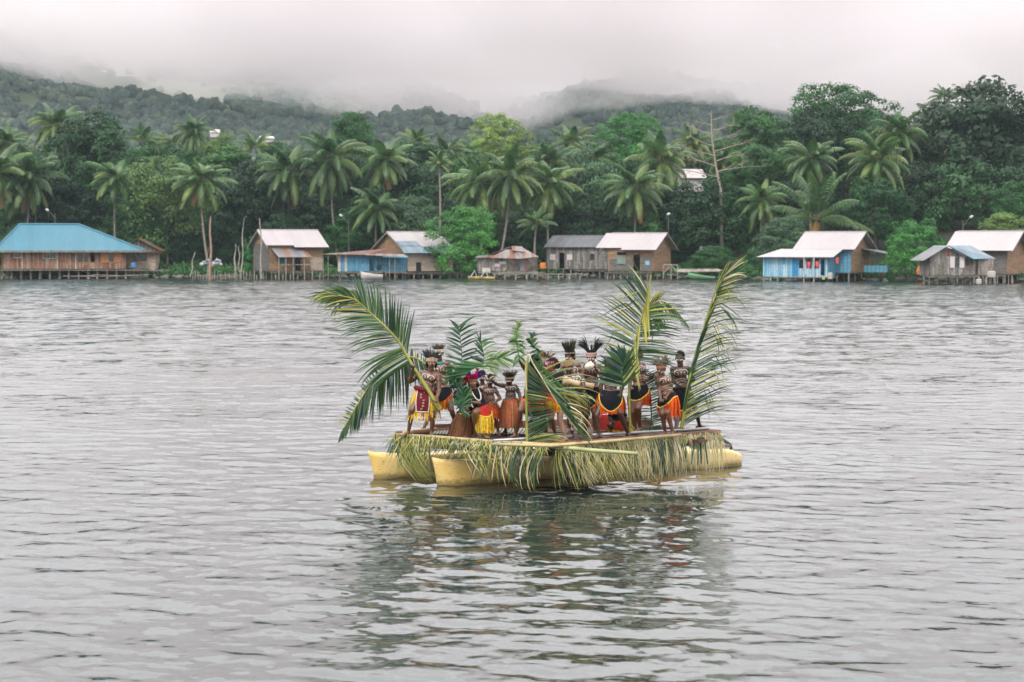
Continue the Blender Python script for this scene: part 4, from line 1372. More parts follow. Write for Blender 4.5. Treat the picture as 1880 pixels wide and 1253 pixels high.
rf = MB(); rf.sheet((v(672), -1.5, fl + 2.12), (v(748), -1.5, fl + 1.86), (v(742), .4, fl + 2.2), (v(668), .4, fl + 2.36), .05); rf.build('porch_roof', R_RUST, o)
rf = MB(); rf.sheet((v(703), -1.7, fl + 1.85), (v(748), -1.7, fl + 1.79), (v(748), -1.1, fl + 2.0), (v(703), -1.1, fl + 2.06), .03); rf.build('porch_edge', R_BLUE, o)
for px in (594, 603, 715, 725): 
    m = MB(); m.tube([(v(px), -1.4 if px > 700 else -.6, -.5), (v(px), -1.4 if px > 700 else -.6, fl + 2.0)], .05, 5); m.build('porch_post', M_POST, o)
stilts(o, [(v(624) + i * 1.0, j * 1.5) for i in range(9) for j in range(2)], -.6, fl - .12, .1, 12)
m = MB(); m.ell((v(696), -1.35, fl + .55), (.36, .1, .36), 12, 6); m.build('satellite_dish', M_DARK, o)
dk = MB(); dk.box((v(622), -1.5, fl - .2), (v(748), -.07, fl - .13)); dk.build('deck', M_DECK, o)

# --- H4: rusty pyramid hut
Y = 253; c = at(875, 500, Y); s = FPX / Y
o = empty('patched_hut', (c.x, Y, 0), R(0), 'low patched hut of grey sheets under a striped rusty roof', 'hut')
fl = .98; v = lambda px: (px - 875) / s
mb = MB(); mb.mi = 0
wall_mb(mb, (v(877), 0), (v(930), 0), fl, fl + 1.75, [(v(914), v(926), .45, 1.2)], mi=0)
wall_mb(mb, (v(955), 0), (v(964), 0), fl, fl + 1.8, mi=1)
wall_mb(mb, (v(964.5), 0), (v(969), 0), fl, fl + 1.75, mi=2)
wall_mb(mb, (v(877), .052), (v(877), 3.4), fl, fl + 1.75, mi=1); wall_mb(mb, (v(986), 1.5), (v(986), 3.4), fl, fl + 1.75, mi=2)
wall_mb(mb, (v(877), 3.4), (v(986), 3.4), fl, fl + 1.75, mi=3)
mb.mi = 3; mb.box((v(877), .06, fl - .12), (v(988), 3.3, fl - .004))
mb.build('wall', [H_GREYV, R_GREY, R_RUST2, M_DECK], o)
m = MB(); m.box((v(908), -.12, fl + .6), (v(918), -.055, fl + 1.0)); m.box((v(916), -.14, fl + .95), (v(929), -.06, fl + 1.25)); m.build('white_sheet', M_WHITE, o)
rf = MB(); z0 = fl + 1.72
rf.sheet((v(898), -.9, z0), (v(957), -1.0, z0 - .1), (v(950), 1.0, z0 + 1.05), (v(929), 1.0, z0 + 1.05), .05)
rf.sheet((v(957), -1.0, z0 - .1), (v(989), -.2, z0 + .15), (v(958), 1.6, z0 + 1.35), (v(944), 1.0, z0 + 1.35), .05)
rf.sheet((v(940), .2, z0 + .95), (v(962), .1, z0 + .75), (v(959), 1.6, z0 + 1.45), (v(939), 1.6, z0 + 1.5), .05)
rf.sheet((v(872), -.5, z0 + .02), (v(904), -.5, z0 + .1), (v(910), 2.5, z0 + .35), (v(878), 2.5, z0 + .3), .05)
rf.sheet((v(989), 3.6, z0), (v(885), 3.6, z0), (v(935), 1.6, z0 + 1.4), (v(958), 1.6, z0 + 1.4), .05)
rf.build('roof', R_RUST, o)
dk = MB(); dk.box((v(905), -2.0, .62), (v(1080), -1.2, .7)); dk.box((v(878), -1.2, fl - .2), (v(1000), -.07, fl - .13)); dk.build('deck', M_POST, o)
stilts(o, [(v(908) + i * 1.35, -1.9) for i in range(9)] + [(v(880) + i * 1.4, -.2) for i in range(7)], -.6, .66, .09, 14)
for px, cc, lab in ((890, M_ORANGEC, 'pale'),):
    m = MB(); m.box((v(885), -.4, fl - .1), (v(900), -.2, fl + .45)); m.build('crate_board', M_FRAME_PALE, o)

# --- H5 long grey plank house, H6 pinkish roof house
h = House('long grey upright-plank house with two white boards and a dark doorway', 1119, 262, 1.15, -22, 114, 40, W=5.6)
u = h.u
h.walls(3.05, 1.28, [H_GREYV, H_GREYV, H_GREYV, M_DECK], front_ops=[(u(1028), u(1037), 0.05, 2.15), (u(1084), u(1092), 1.2, 2.0)])
h.roof(R_GREY, .25, .5, .6)
for (p, q) in ((1011, 1021), (1042, 1052)):
    m = MB(); m.box((u(p), -.1, h.fl + 1.2), (u(q), -.056, h.fl + 1.95)); m.build('white_board', M_WHITE, h.root)
window(h.root, u(1084), u(1092), h.fl + 1.2, h.fl + 2.0, 0, M_DECK, bars=0)
h.posts(9, 2, seed=15); h.deck(u(1060), u(1119), 1.2, z=1.0, n=6, seed=16)

h = House('brown and grey boarded house with a long pinkish roof beside the grey plank house', 1199, 252, 1.0, -27, 80, 38)
u = h.u
h.walls(3.16, 1.63, [H_WARM, H_WARM, H_WARM, M_DECK], front_ops=[(u(1164), u(1176), 0, 2.1), (u(1135), u(1151), 2.05, 2.4)])
h.roof(R_WHITE, .75, .9, .9, notch=(-h.L - 1.6, u(1146), .45))
m = MB(); m.box((u(1122), -.1, h.fl + .02), (u(1163), -.056, h.fl + 1.55)); m.box((u(1177), -.1, h.fl + .02), (u(1198), -.056, h.fl + 1.9)); m.build('wall_boarding', H_GREYH, h.root)
window(h.root, u(1136), u(1150), h.fl + 1.0, h.fl + 1.95, -.12, M_GREENF, pane=False, bars=3)
m = MB(); m.box((u(1136), -.15, h.fl + 1.0), (u(1150), -.105, h.fl + 1.95)); m.build('shutter', M_GREENF, h.root)
h.posts(5, 3, seed=17); h.deck(u(1120), u(1199), 1.3, n=7, seed=18)
m = MB(); m.box((u(1186), -.13, h.fl + .8), (u(1193), -.105, h.fl + 1.3)); m.build('faded_poster', plain('poster_blue', (.25, .42, .55), .7, .3, 4), h.root)
m = MB()
for (a, b) in (((1218, 485), (1218, 512)), ((1232, 485), (1232, 514)), ((1244, 488), (1244, 512)), ((1218, 487), (1244, 487)), ((1218, 502), (1232, 488)), ((1232, 488), (1244, 500))):
    m.tube([at(a[0], a[1], 248), at(b[0], b[1], 248)], .07, 5)
tag(m.build('timber_trestle', M_POST), 'weathered timber trestle standing in the water at the gable of the brown boarded house', 'trestle')

# --- H7 blue walled house
h = House('weathered boarded gable house with a wide pale roof over blue walls', 1562, 236, 1.05, -30, 85, 50)
u = h.u
h.walls(3.09, 1.7, [H_BLUEF, H_WARM, H_WARM, M_DECK], front_ops=[(u(1507), u(1513), 0, 2.0)])
h.roof(R_WHITE, .75, .75, 1.2)
h.posts(5, 3, seed=19)
# low front wing
fl = .55; mb = MB(); s = h.s
w0, w1 = u(1427), u(1536); yf = -2.6
ops = [(u(1488) - w0, u(1496) - w0, 1.0, 2.05), (u(1501) - w0, u(1510) - w0, 1.0, 2.15), (u(1512.5) - w0, u(1522) - w0, 1.0, 2.15), (u(1525) - w0, u(1531.5) - w0, .2, 2.1)]
wall_mb(mb, (w0, yf), (w1, yf), fl, fl + 2.3, ops, mi=0)
wall_mb(mb, (w0, yf + .052), (w0, 0), fl, fl + 2.3, mi=0)
wall_mb(mb, (w1, yf + .052), (w1, -.06), fl, fl + 2.3, mi=1)
mb.mi = 2; mb.box((w0, yf, fl - .12), (w1, -.06, fl - .004))
mb.build('wing_wall', [H_BLUEP, H_BLUEF, M_DECK], h.root)
m = MB(); m.box((u(1477), yf - .1, fl + .1), (u(1487), yf - .056, fl + 2.1)); m.build('blue_panel', plain('deep_blue', (.02, .20, .42), .6, .1), h.root)
rf = MB(); zt = h.fl + 3.1
rf.sheet((w0 - .6, yf - .8, fl + 2.35), (w1 + 1.0, yf - .8, fl + 2.35), (w1 + 1.2, -.6, zt - .3), (u(1446) , -.6, zt - .3), .05)
rf.build('wing_roof', R_WHITE, h.root)
stilts(h.root, [(w0 + (w1 - w0) * i / 9, yf + .1) for i in range(10)], -.6, fl - .1, .08, 20)
for px in (1501, 1518): 
    m = MB(); m.box((u(px) - .05, yf - .9, -.4), (u(px) + .05, yf - .8, fl + 2.3)); m.build('porch_post', M_FRAME_PALE, h.root)
dk = MB(); dk.box((u(1458), yf - 1.0, fl - .1), (w1 + 1.2, yf - .07, fl - .03)); dk.build('deck', M_DECK, h.root)
# rear right lean-to
m = MB(); m.sheet((.06, h.W - 3.2, zt - .25), (3.6, h.W - 3.2, zt - .9), (3.6, h.W + .2, zt - .9), (.06, h.W + .2, zt - .25), .05); m.build('side_roof', R_GREY, h.root)
m = MB(); m.box((.2, h.W - 2.6, h.fl), (3.2, h.W - 2.5, h.fl + .8)); m.build('side_wall', H_BLUEF, h.root)

# --- H9 pinkish roof at the right edge, behind the small grey house
h = House('warm boarded gable house with a pinkish roof cut by the right picture edge', 1848, 226, 1.0, -28, 84, 60, W=8.4)
u = h.u
h.walls(3.0, 1.85, [H_GREYH, H_WARM, H_WARM, M_DECK], front_ops=[(u(1813), u(1818), 1.2, 2.3)])
h.roof(R_WHITE, .9, .85, .9, notch=(-h.L - 1.2, u(1788), .5))
h.posts(7, 3, seed=21, r=.075)
stilts(h.root, [(u(1800) + i * .55, -.6 - (i % 3) * .5) for i in range(9)], -.6, .9, .06, 22)
h.deck(u(1795), 0, 1.0, n=6, seed=23)

# --- H8 small grey house with pale blue roof, gable to the water
Y = 219; c = at(1707, 500, Y); s = FPX / Y
o = empty('stilt_house', (c.x, Y, 0), R(10), 'small grey plank house with a pale blue roof and white window shutters', 'house')
fl = .98; v = lambda px: (px - 1704) / s / math.cos(R(10))
L1 = v(1770); h1 = 2.05; D = 3.0; rise = 1.15; ym = L1 / 2 - .15
mb = MB(); w0, w1 = v(1752), v(1759)
wall_mb(mb, (0, 0), (L1, 0), fl, fl + h1, [(w0, w1, .95, 1.95)], mi=0)
mb.mi = 0; mb.add([(-.02, -.05, fl + h1), (L1 + .02, -.05, fl + h1), (ym, -.05, fl + h1 + rise), (-.02, .05, fl + h1), (L1 + .02, .05, fl + h1), (ym, .05, fl + h1 + rise)], ((0, 1, 2), (3, 5, 4), (0, 3, 4, 1)))
wall_mb(mb, (0, .052), (0, D), fl, fl + h1, mi=0)
wall_mb(mb, (L1, .052), (L1, D), fl, fl + h1, mi=0)
wall_mb(mb, (L1 + .052, .6), (v(1830), .6), fl, fl + h1 - .2, [(v(1777) - L1, v(1781) - L1, 1.1, 1.75), (v(1794) - L1, v(1800) - L1, 0, 1.85)], mi=1)
wall_mb(mb, (0, D), (v(1830), D), fl, fl + h1, mi=0)
mb.mi = 2; mb.box((.06, .06, fl - .12), (L1 - .06, D - .06, fl - .004)); mb.box((L1 + .06, .66, fl - .12), (v(1830), D - .06, fl - .004))
mb.build('wall', [H_GREYV, H_WEATH, M_DECK], o)
window(o, w0, w1, fl + .95, fl + 1.95, 0, M_METAL, bars=1, shutters=.62)
zt = fl + h1 + rise + .08
rf = MB(); rf.sheet((ym, -.6, zt), (L1 + .75, -.6, fl + h1 - .22), (v(1838), 1.2, fl + h1 - .2), (v(1806), D + .5, zt), .05)
ro = rf.build('roof', R_PBLUE, o)
rf = MB(); rf.sheet((-1.0, -.6, fl + h1 - .42), (ym, -.6, zt), (ym, D + .5, zt), (-1.0, D + .5, fl + h1 - .42), .05); rf.build('far_slope', R_GREY, ro)
rf = MB(); rf.tube([(ym, -.62, zt - .02), (L1 + .75, -.62, fl + h1 - .25)], .07, 4); rf.tube([(L1 + .75, -.6, fl + h1 - .25), (v(1838), 1.2, fl + h1 - .24)], .06, 4); rf.build('blue_edge', R_BLUE, ro)
m = MB(); m.box((v(1735), -.09, fl + h1 + .05), (v(1741), -.056, fl + h1 + .75)); m.build('vent_board', plain('brick_red', (.22, .06, .04), .8, .2), o)
stilts(o, [(L1 * 1.9 * i / 8, .1 + j * 1.6) for i in range(9) for j in range(2)], -.6, fl - .12, .08, 24)
dk = MB(); dk.box((-.5, -.8, fl - .2), (v(1790), -.07, fl - .13)); dk.build('deck', M_DECK, o)
# ------------------------------------------------------------------ shore furniture
LEAN = {}
def post(px, y0, y1, Y, r, lab, name='mooring_post', bend=0.0, mat=None, cat='post'):
    a = at(px, y1, Y); b = at(px, y0, Y)
    mb = MB(); n = 7; rg = random.Random(int(px))
    ph = rg.random() * 6
    mb.tube([(bend * i / n + .09 * math.sin(i * 1.3 + ph), 0, (b.z - a.z) * i / n) for i in range(n + 1)], [r * (1.1 - .55 * i / n) for i in range(n + 1)], 6)
    o = mb.build(name, mat or M_POST); o.location = (a.x, Y, a.z)
    tag(o, lab, cat)
M_BROWNP = plain('brown_post', (0.30, 0.20, 0.15), 0.9, 0.25, 3)
post(386, 398, 514, 250, .17, 'thick tall brown bare trunk standing at the water left of the white roof', 'bare_post', .1, M_BROWNP)
post(443, 401, 512, 250, .10, 'tall crooked thin pole left of the house with rusty lean-to', bend=.35)
post(480, 401, 512, 246, .11, 'tall thin pole standing in front of the grey gable of the white roofed house', bend=-.1)
post(431, 449, 510, 251, .13, 'short grey post right of the thick brown bare trunk', bend=.1)
post(439, 452, 500, 253, .09, 'slender grey post just left of the crooked thin pole')
post(350, 463, 508, 252, .10, 'leaning grey stem under the airy yellowish tree', bend=.5)
post(380, 455, 512, 252, .07, 'thin stake behind the thick brown bare trunk', bend=.1)

rg = random.Random(5)
fence = empty('stake_fence', at(405, 512, 252), 0, 'row of short broken stakes along the bank beside the white roofed house', 'fence')
for i in range(26):
    mb = MB(); x = -3.6 + i * .36 + rg.uniform(-.1, .1); hh = rg.uniform(.3, 1.1)
    mb.tube([(x, rg.uniform(-.3, .3), -.3), (x + rg.uniform(-.12, .12), 0, hh)], .055, 5)
    mb.build('stake', M_POST, fence)

def street_lamp(px, py, Y, foot_py, lab, arm=-0.9, up=0.6):
    a = at(px, py, Y)
    gz = max(0.3, ground_z(a.x, Y))
    o = empty('street_lamp', (a.x, Y, gz), 0, lab, 'street lamp', 'street lamps along the shore')
    h = a.z - gz
    m = MB(); m.tube([(0, 0, 0), (0, 0, h)], [.07, .045], 6)
    m.build('pole', M_METAL, o)
    m = MB(); m.tube([(0, 0, h - .7), (arm * .5, 0, h - .1), (arm, 0, h + up * .6)], .035, 5); m.build('arm', M_METAL, o)
    m = MB(); m.ell((arm * 1.15, 0, h + up * .75), (.27, .13, .17), 8, 6, Matrix.Rotation(R(28 if arm < 0 else -28), 3, 'Y')); m.build('lamp_head', M_LAMP, o)
street_lamp(101, 392, 266, 0, 'white street lamp leaning left above the blue hip roof ridge')
street_lamp(640, 402, 268, 0, 'street lamp half hidden in leaves between the first two white roofs')
street_lamp(1227, 405, 262, 0, 'straight street lamp with a round head over the right end of the long pinkish roof', .02, 1.1)
street_lamp(1768, 405, 246, 0, 'street lamp leaning right behind the pinkish roof at the right edge', .9)

# boats -----------------------------------------------------------
def hull(name, L, B, H, mat, label=None, parent=None, sheer=.2, n=16, inside=None):
    """open boat, bow towards -x, keel at z=0"""
    V = []; F = []
    prof = [(-1, 1), (-.82, .5), (-.45, .12), (0, 0), (.45, .12), (.82, .5), (1, 1)]
    m = len(prof)
    for i in range(n + 1):
        t = i / n
        w = B / 2 * min(1, (math.sin(min(1, t * 1.5) * math.pi / 2)) ** .8) * (1 - .15 * max(0, t - .6))
        z0 = H * .5 * max(0, 1 - t * 4) ** 2
        zt = H * (1 + sheer * (1 - t) ** 2)
        for (a, b) in prof: V.append((-L / 2 + L * t, w * a + (.01 * a), z0 + (zt - z0) * b))
    for i in range(n):
        for k in range(m - 1):
            a = i * m + k; F.append((a, a + 1, a + m + 1, a + m))
    F.append(tuple(n * m + k for k in range(m)))
    mb = MB(); mb.add(V, F)
    o = mb.build(name, mat, parent, True)
    md = o.modifiers.new('shell', 'SOLIDIFY'); md.thickness = .05
    return o

M_BOATW = plain('boat_white', (0.42, 0.40, 0.38), .5, .12, 2)
def motor_boat(px, py, Y, L, lab, mats, cat='boat'):
    a = at(px, py, Y)
    o = empty('motor_boat', (a.x, Y, -.12), R(12), lab, cat)
    hull('hull', L, 1.5, .75, mats[0], parent=o, sheer=.55)
    m = MB(); m.box((-.1 * L, -.62, .42), (-.02 * L, .62, .48)); m.box((.2 * L, -.62, .42), (.28 * L, .62, .48)); m.build('seat', mats[1], o)
    e = MB(); e.box((L / 2 + .02, -.16, .5), (L / 2 + .34, .16, 1.05)); e.box((L / 2 + .1, -.07, -.1), (L / 2 + .26, .07, .5)); e.build('outboard_motor', M_DARK, o)
    return o
motor_boat(682, 512, 249, 2.7, 'white dinghy with dark outboard motor moored at the blue shed', (M_BOATW, M_FRAME_PALE))
def yellow_boat(px, L, lab):
    a = at(px, 512, 246)
    o = empty('yellow_boat', (a.x, 246, -.05), R(4), lab, 'boat')
    hull('hull', L, 1.1, .42, M_YELLOW, parent=o, sheer=.2)
    m = MB(); m.box((-L * .48, -.5, .40), (L * .46, .5, .45)); m.build('deck', M_BOATW, o)
    m = MB()
    for sg in (-1, 1):
        m.tube([(-L * .3, sg * .35, .45), (-L * .02, sg * .35, 1.25), (L * .12, sg * .35, .45)], .05, 5)
    m.tube([(-L * .02, -.35, 1.25), (-L * .02, .35, 1.25)], .05, 5)
    m.build('canopy_frame', M_BOATW, o)
yellow_boat(872, 1.7, 'small yellow and white boat moored at the left of the patched hut')
yellow_boat(892, 2.0, 'second yellow and white boat nearest the deck of the patched hut')
a = at(1287, 508, 244)
cn = hull('canoe', 3.4, .9, .45, plain('green_paint', (.12, .26, .13), .5, .2), sheer=.7)
cn.location = (a.x, 244, .1); cn.rotation_euler = (0, R(4), R(10)); tag(cn, 'green canoe pulled up on the bank under the tilted roof sheet', 'canoe')

a = at(1300, 462, 258)
m = MB(); m.box((-1.15, -.5, -.06), (1.15, .5, .0)); m.box((-1.15, -.5, .0), (1.15, -.44, .1))
o = m.build('roof_sheet', R_GREY); o.location = (a.x, 258, a.z); o.rotation_euler = (R(45), R(18), 0); tag(o, 'tilted grey metal sheet propped on the bank right of the pinkish roof house', 'metal sheet')
m = MB()
for dx, yy in ((-.8, 0), (.9, .2)): m.tube([(a.x + dx, 258 + yy, .3), (a.x + dx, 258 + yy, a.z - .1)], .06, 5)
tag(m.build('prop_poles', M_POST), 'two poles carrying the tilted grey metal sheet', 'prop')

m = MB(); rg = random.Random(3)
a = at(1300, 497, 252)
for i in range(7):
    m.tube([(a.x - 4 + rg.uniform(-.2, .2), 252 + i * .15, .9 + .05 * i), (a.x + 1.5 + rg.uniform(-.5, .5), 252.3 + i * .1, 1.0 + .04 * i)], .09, 5)
tag(m.build('stone_bank_logs', M_POST), 'logs lying along the bank beside the green canoe', 'logs')
# bank walls and rubble along the water: rocks are small and many
def rocks():
    mb = MB(); rg = random.Random(8)
    for i in range(520):
        px = rg.uniform(-20, 1900); x = (px - 940) / FPX * 250
        y = shore_y(x) - rg.uniform(-1.2, 1.0) - 1.5
        x = (px - 940) / FPX * y
        s = rg.uniform(.15, .5)
        mb.ell((x, y, rg.uniform(-.05, .3)), (s * rg.uniform(.8, 1.6), s, s * rg.uniform(.5, .9)), 6, 4, Matrix.Rotation(rg.random() * 3, 3, 'Z'))
    tag(mb.build('shore_rubble', plain('shore_stone', (.12, .115, .095), .95, .5, 1.0)), 'stones and mud lumps along the water edge', None, None, 'stuff')
rocks()
def undergrowth():
    rg = np.random.default_rng(12); out = []
    for c in range(900):
        px = rg.uniform(-30, 1910)
        x = (px - 940) / FPX * 255
        y = shore_y(x) + rg.uniform(-0.3, 9)
        x = (px - 940) / FPX * y
        s = rg.uniform(.5, 1.5)
        k = 60
        q = rg.normal(0, 1, (k, 3)); q /= np.linalg.norm(q, axis=1)[:, None]; q[:, 2] = abs(q[:, 2])
        p = np.array([x, y, max(.2, ground_z(x, y))]) + q * np.array([s, s, s * 1.1]) * rg.uniform(.4, 1, k)[:, None]
        nr = q + rg.normal(0, .5, (k, 3)); ax = np.cross(nr, rg.normal(0, 1, (k, 3))); ax /= np.linalg.norm(ax, axis=1)[:, None]
        ay = np.cross(nr / np.linalg.norm(nr, axis=1)[:, None], ax)
        l = rg.uniform(.12, .3, k)[:, None]
        out.append(np.stack([p - ax * l, p + ay * l * .5, p + ax * l, p - ay * l * .5], 1))
    me = quads_mesh('undergrowth', np.concatenate(out), [L_MID])
    o = bpy.data.objects.new('undergrowth', me); COL.objects.link(o); tag(o, 'low green undergrowth along the bank', None, None, 'stuff')
undergrowth()

# rubbish bundle, containers, buoys, cloths
a = at(372, 482, 252)
m = MB(); rg = random.Random(2)
for i in range(26):
    m.mi = rg.choice((0, 0, 1, 2)); t = i / 26
    m.ell((a.x + (t - .0) * 2.4 + rg.uniform(-.1, .1), 252 + rg.uniform(-.3, .3), a.z + rg.uniform(-.35, .3)), (rg.uniform(.18, .35), .25, rg.uniform(.12, .25)), 6, 5)
tag(m.build('rubbish_net', [M_BOATW, plain('bag_blue', (.2, .3, .42), .7, .3), M_DECK]), 'white and blue bundle of plastic rubbish hung beside the thick brown trunk', 'bundle')
def barrel(px, py, Y, r, h, mat, lab, name='plastic_drum', cat='drum'):
    a = at(px, py, Y)
    m = MB(); m.tube([(0, 0, 0), (0, 0, h * .08), (0, 0, h * .5), (0, 0, h * .92), (0, 0, h)], [r * .85, r, r * 1.06, r, r * .8], 10)
    m.tube([(r * .3, 0, h), (r * .3, 0, h * 1.06)], r * .25, 6)
    o = m.build(name, mat, smooth=False); o.location = (a.x, Y, a.z); tag(o, lab, cat)
barrel(245, 492, 250, .3, .6, M_BLUEC, 'blue plastic drum on the deck of the small pale hut')
barrel(997, 494, 251, .35, .75, M_ORANGEC, 'orange drum at the right side of the patched hut')
barrel(1524, 513, 231, .28, .75, M_BOATW, 'white jerrycan on the deck of the blue walled house', 'jerrycan', 'jerrycan')
barrel(1797, 522, 216, .3, .55, M_BOATW, 'white float bobbing beside the small grey house', 'float', 'float')
barrel(1820, 510, 218, .45, .7, M_BOATW, 'white water tank under the pinkish roof house at the right', 'water_tank', 'tank')
barrel(1512, 514, 231, .18, .3, M_YELLOW, 'small yellow bucket on the deck of the blue walled house', 'bucket', 'bucket')
a = at(1691, 506, 232)
m = MB(); m.tube([(a.x, 232, .9), (a.x, 232, 1.3), (a.x, 232, 2.3)], [.5, .55, .12], 7); tag(m.build('orange_tarp', M_ORANGEC), 'orange tarpaulin bundle left of the small grey house', 'tarp')
clothes(1485, 481, 229.5, [M_RED], 1, .5, ['red shirt hanging in the left window of the blue walled house'])
clothes(1500, 480, 229.5, [M_RED], 1, .5, ['long red cloth hanging in the right window of the blue walled house'])
clothes(1537, 473, 232, [M_RED], 1, .5, ['red shirt hung on the plain blue wall near the gable'])
clothes(1620, 499, 240, [M_RED, M_TEAL], 2, .8, ['red cloth on the line behind the weathered gable', 'teal cloth on the line behind the weathered gable'])

# far houses on the hill
def hill_house(px, py, Y, w, h, lab, mat):
    a = at(px, py, Y); k = Y / FPX; w *= k; h *= k
    o = empty('hill_house', (a.x, Y, a.z), R(15), lab, 'house')
    m = MB(); m.box((-w / 2, 0, -h), (w / 2, w * .5, 0)); m.box((-w * .3, -.05, -h * .7), (-w * .15, -.02, -h * .3)); m.build('wall', M_WHITE, o)
    m = MB(); m.sheet((-w * .6, -w * .12, -h * .05), (w * .6, -w * .12, -h * .05), (w * .5, w * .25, h * .6), (-w * .5, w * .25, h * .6), .15)
    m.sheet((w * .6, w * .62, -h * .05), (-w * .6, w * .62, -h * .05), (-w * .5, w * .25, h * .6), (w * .5, w * .25, h * .6), .15)
    m.build('roof', mat, o)
hill_house(395, 243, 640, 17, 9, 'distant white house on the lower left mountain slope', M_WHITE)
hill_house(490, 254, 620, 24, 7, 'distant long white-roofed house left of the palm with browned fronds', M_WHITE)
hill_house(1272, 326, 292, 44, 26, 'pale house with white roof glimpsed between palm and bare tree', M_WHITE)
# ------------------------------------------------------------------ raft: two hulls, deck, leaf fringe
DZ = 0.85
A_ = on_z(728, 799, DZ); B_ = on_z(1012, 818, DZ); C_ = on_z(1321, 794, DZ); D_ = A_ + (C_ - B_)
HD = Vector((0.86, 0.51, 0)).normalized()
M_HULL = plain('hull_yellow', (0.56, 0.40, 0.13), 0.42, 0.22, 1.4, spec=0.4)
def hullmat():
    m, t, b = newmat('hull_paint')
    tc = t.nodes.new('ShaderNodeTexCoord')
    n = t.nodes.new('ShaderNodeTexNoise'); n.inputs['Scale'].default_value = 1.1; n.inputs['Detail'].default_value = 7
    t.links.new(tc.outputs['Object'], n.inputs['Vector'])
    r = t.nodes.new('ShaderNodeValToRGB')
    r.color_ramp.elements[0].position = 0.38; r.color_ramp.elements[0].color = (0.70, 0.54, 0.26, 1)
    r.color_ramp.elements[1].position = 0.62; r.color_ramp.elements[1].color = (0.62, 0.42, 0.11, 1)
    t.links.new(n.outputs[0], r.inputs[0])
    n2 = t.nodes.new('ShaderNodeTexNoise'); n2.inputs['Scale'].default_value = 16; n2.inputs['Detail'].default_value = 8
    mp = t.nodes.new('ShaderNodeMapping'); mp.inputs['Scale'].default_value = (1, 1, 2.5)
    t.links.new(tc.outputs['Object'], mp.inputs[0]); t.links.new(mp.outputs[0], n2.inputs['Vector'])
    r2 = t.nodes.new('ShaderNodeMapRange'); r2.inputs[1].default_value = 0.62; r2.inputs[2].default_value = 0.74
    t.links.new(n2.outputs[0], r2.inputs[0])
    mx = t.nodes.new('ShaderNodeMix'); mx.data_type = 'RGBA'; mx.inputs[7].default_value = (0.10, 0.07, 0.03, 1)
    t.links.new(r2.outputs[0], mx.inputs[0]); t.links.new(r.outputs[0], mx.inputs[6])
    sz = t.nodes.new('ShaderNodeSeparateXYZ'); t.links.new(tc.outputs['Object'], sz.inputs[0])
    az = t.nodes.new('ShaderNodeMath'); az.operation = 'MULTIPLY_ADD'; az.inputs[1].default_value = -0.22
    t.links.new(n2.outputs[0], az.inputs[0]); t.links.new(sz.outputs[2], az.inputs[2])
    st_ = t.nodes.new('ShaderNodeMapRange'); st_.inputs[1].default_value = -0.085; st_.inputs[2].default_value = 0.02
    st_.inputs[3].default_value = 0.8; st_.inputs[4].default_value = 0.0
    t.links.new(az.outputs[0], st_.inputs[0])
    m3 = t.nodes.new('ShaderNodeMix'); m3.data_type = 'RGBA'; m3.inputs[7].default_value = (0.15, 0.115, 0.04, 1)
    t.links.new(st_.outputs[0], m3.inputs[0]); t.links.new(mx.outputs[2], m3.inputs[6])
    t.links.new(m3.outputs[2], b.inputs['Base Color']); b.inputs['Roughness'].default_value = 0.4
    return m
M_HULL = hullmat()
M_BAMBOO = plain('bamboo', (0.42, 0.34, 0.17), 0.55, 0.3, 5)
M_BAMG = plain('bamboo_green', (0.36, 0.38, 0.17), 0.5, 0.2, 4)
M_REDWOOD = plain('reddish_board', (0.17, 0.08, 0.05), 0.75, 0.4, 4)
M_PLANK = plain('deck_plank', (0.13, 0.085, 0.06), 0.8, 0.5, 4)
M_ALU = plain('aluminium', (0.42, 0.43, 0.45), 0.35, 0.1, metal=0.4)
S_GREEN = leafmat('strand_green', (0.026, 0.070, 0.022), (0.080, 0.160, 0.045), 2.5, 0.25, 0.4, 0.4)
S_OLIVE = leafmat('strand_olive', (0.26, 0.27, 0.055), (0.48, 0.47, 0.12), 3, 0.25, 0.5)
S_PALE = leafmat('strand_pale', (0.50, 0.44, 0.24), (0.70, 0.62, 0.38), 3, 0.2, 0.6)
S_YEL = leafmat('strand_yellow', (0.36, 0.34, 0.06), (0.52, 0.50, 0.14), 3, 0.25, 0.5)
S_DEEP = leafmat('strand_deep', (0.010, 0.042, 0.026), (0.026, 0.075, 0.040), 2.5, 0.15, 0.35, 0.5)

raft = empty('raft', (A_ + C_) * 0.5 - Vector((0, 0, DZ)), 0, 'palm-fringed wooden raft on two pale yellow hulls carrying the dancers', 'raft')
RO = Vector(raft.location)
def rbuild(mb, name, mats, parent=None, smooth=False):
    mb.v = [tuple(Vector(p) - RO) for p in mb.v]
    return mb.build(name, mats, parent or raft, smooth)

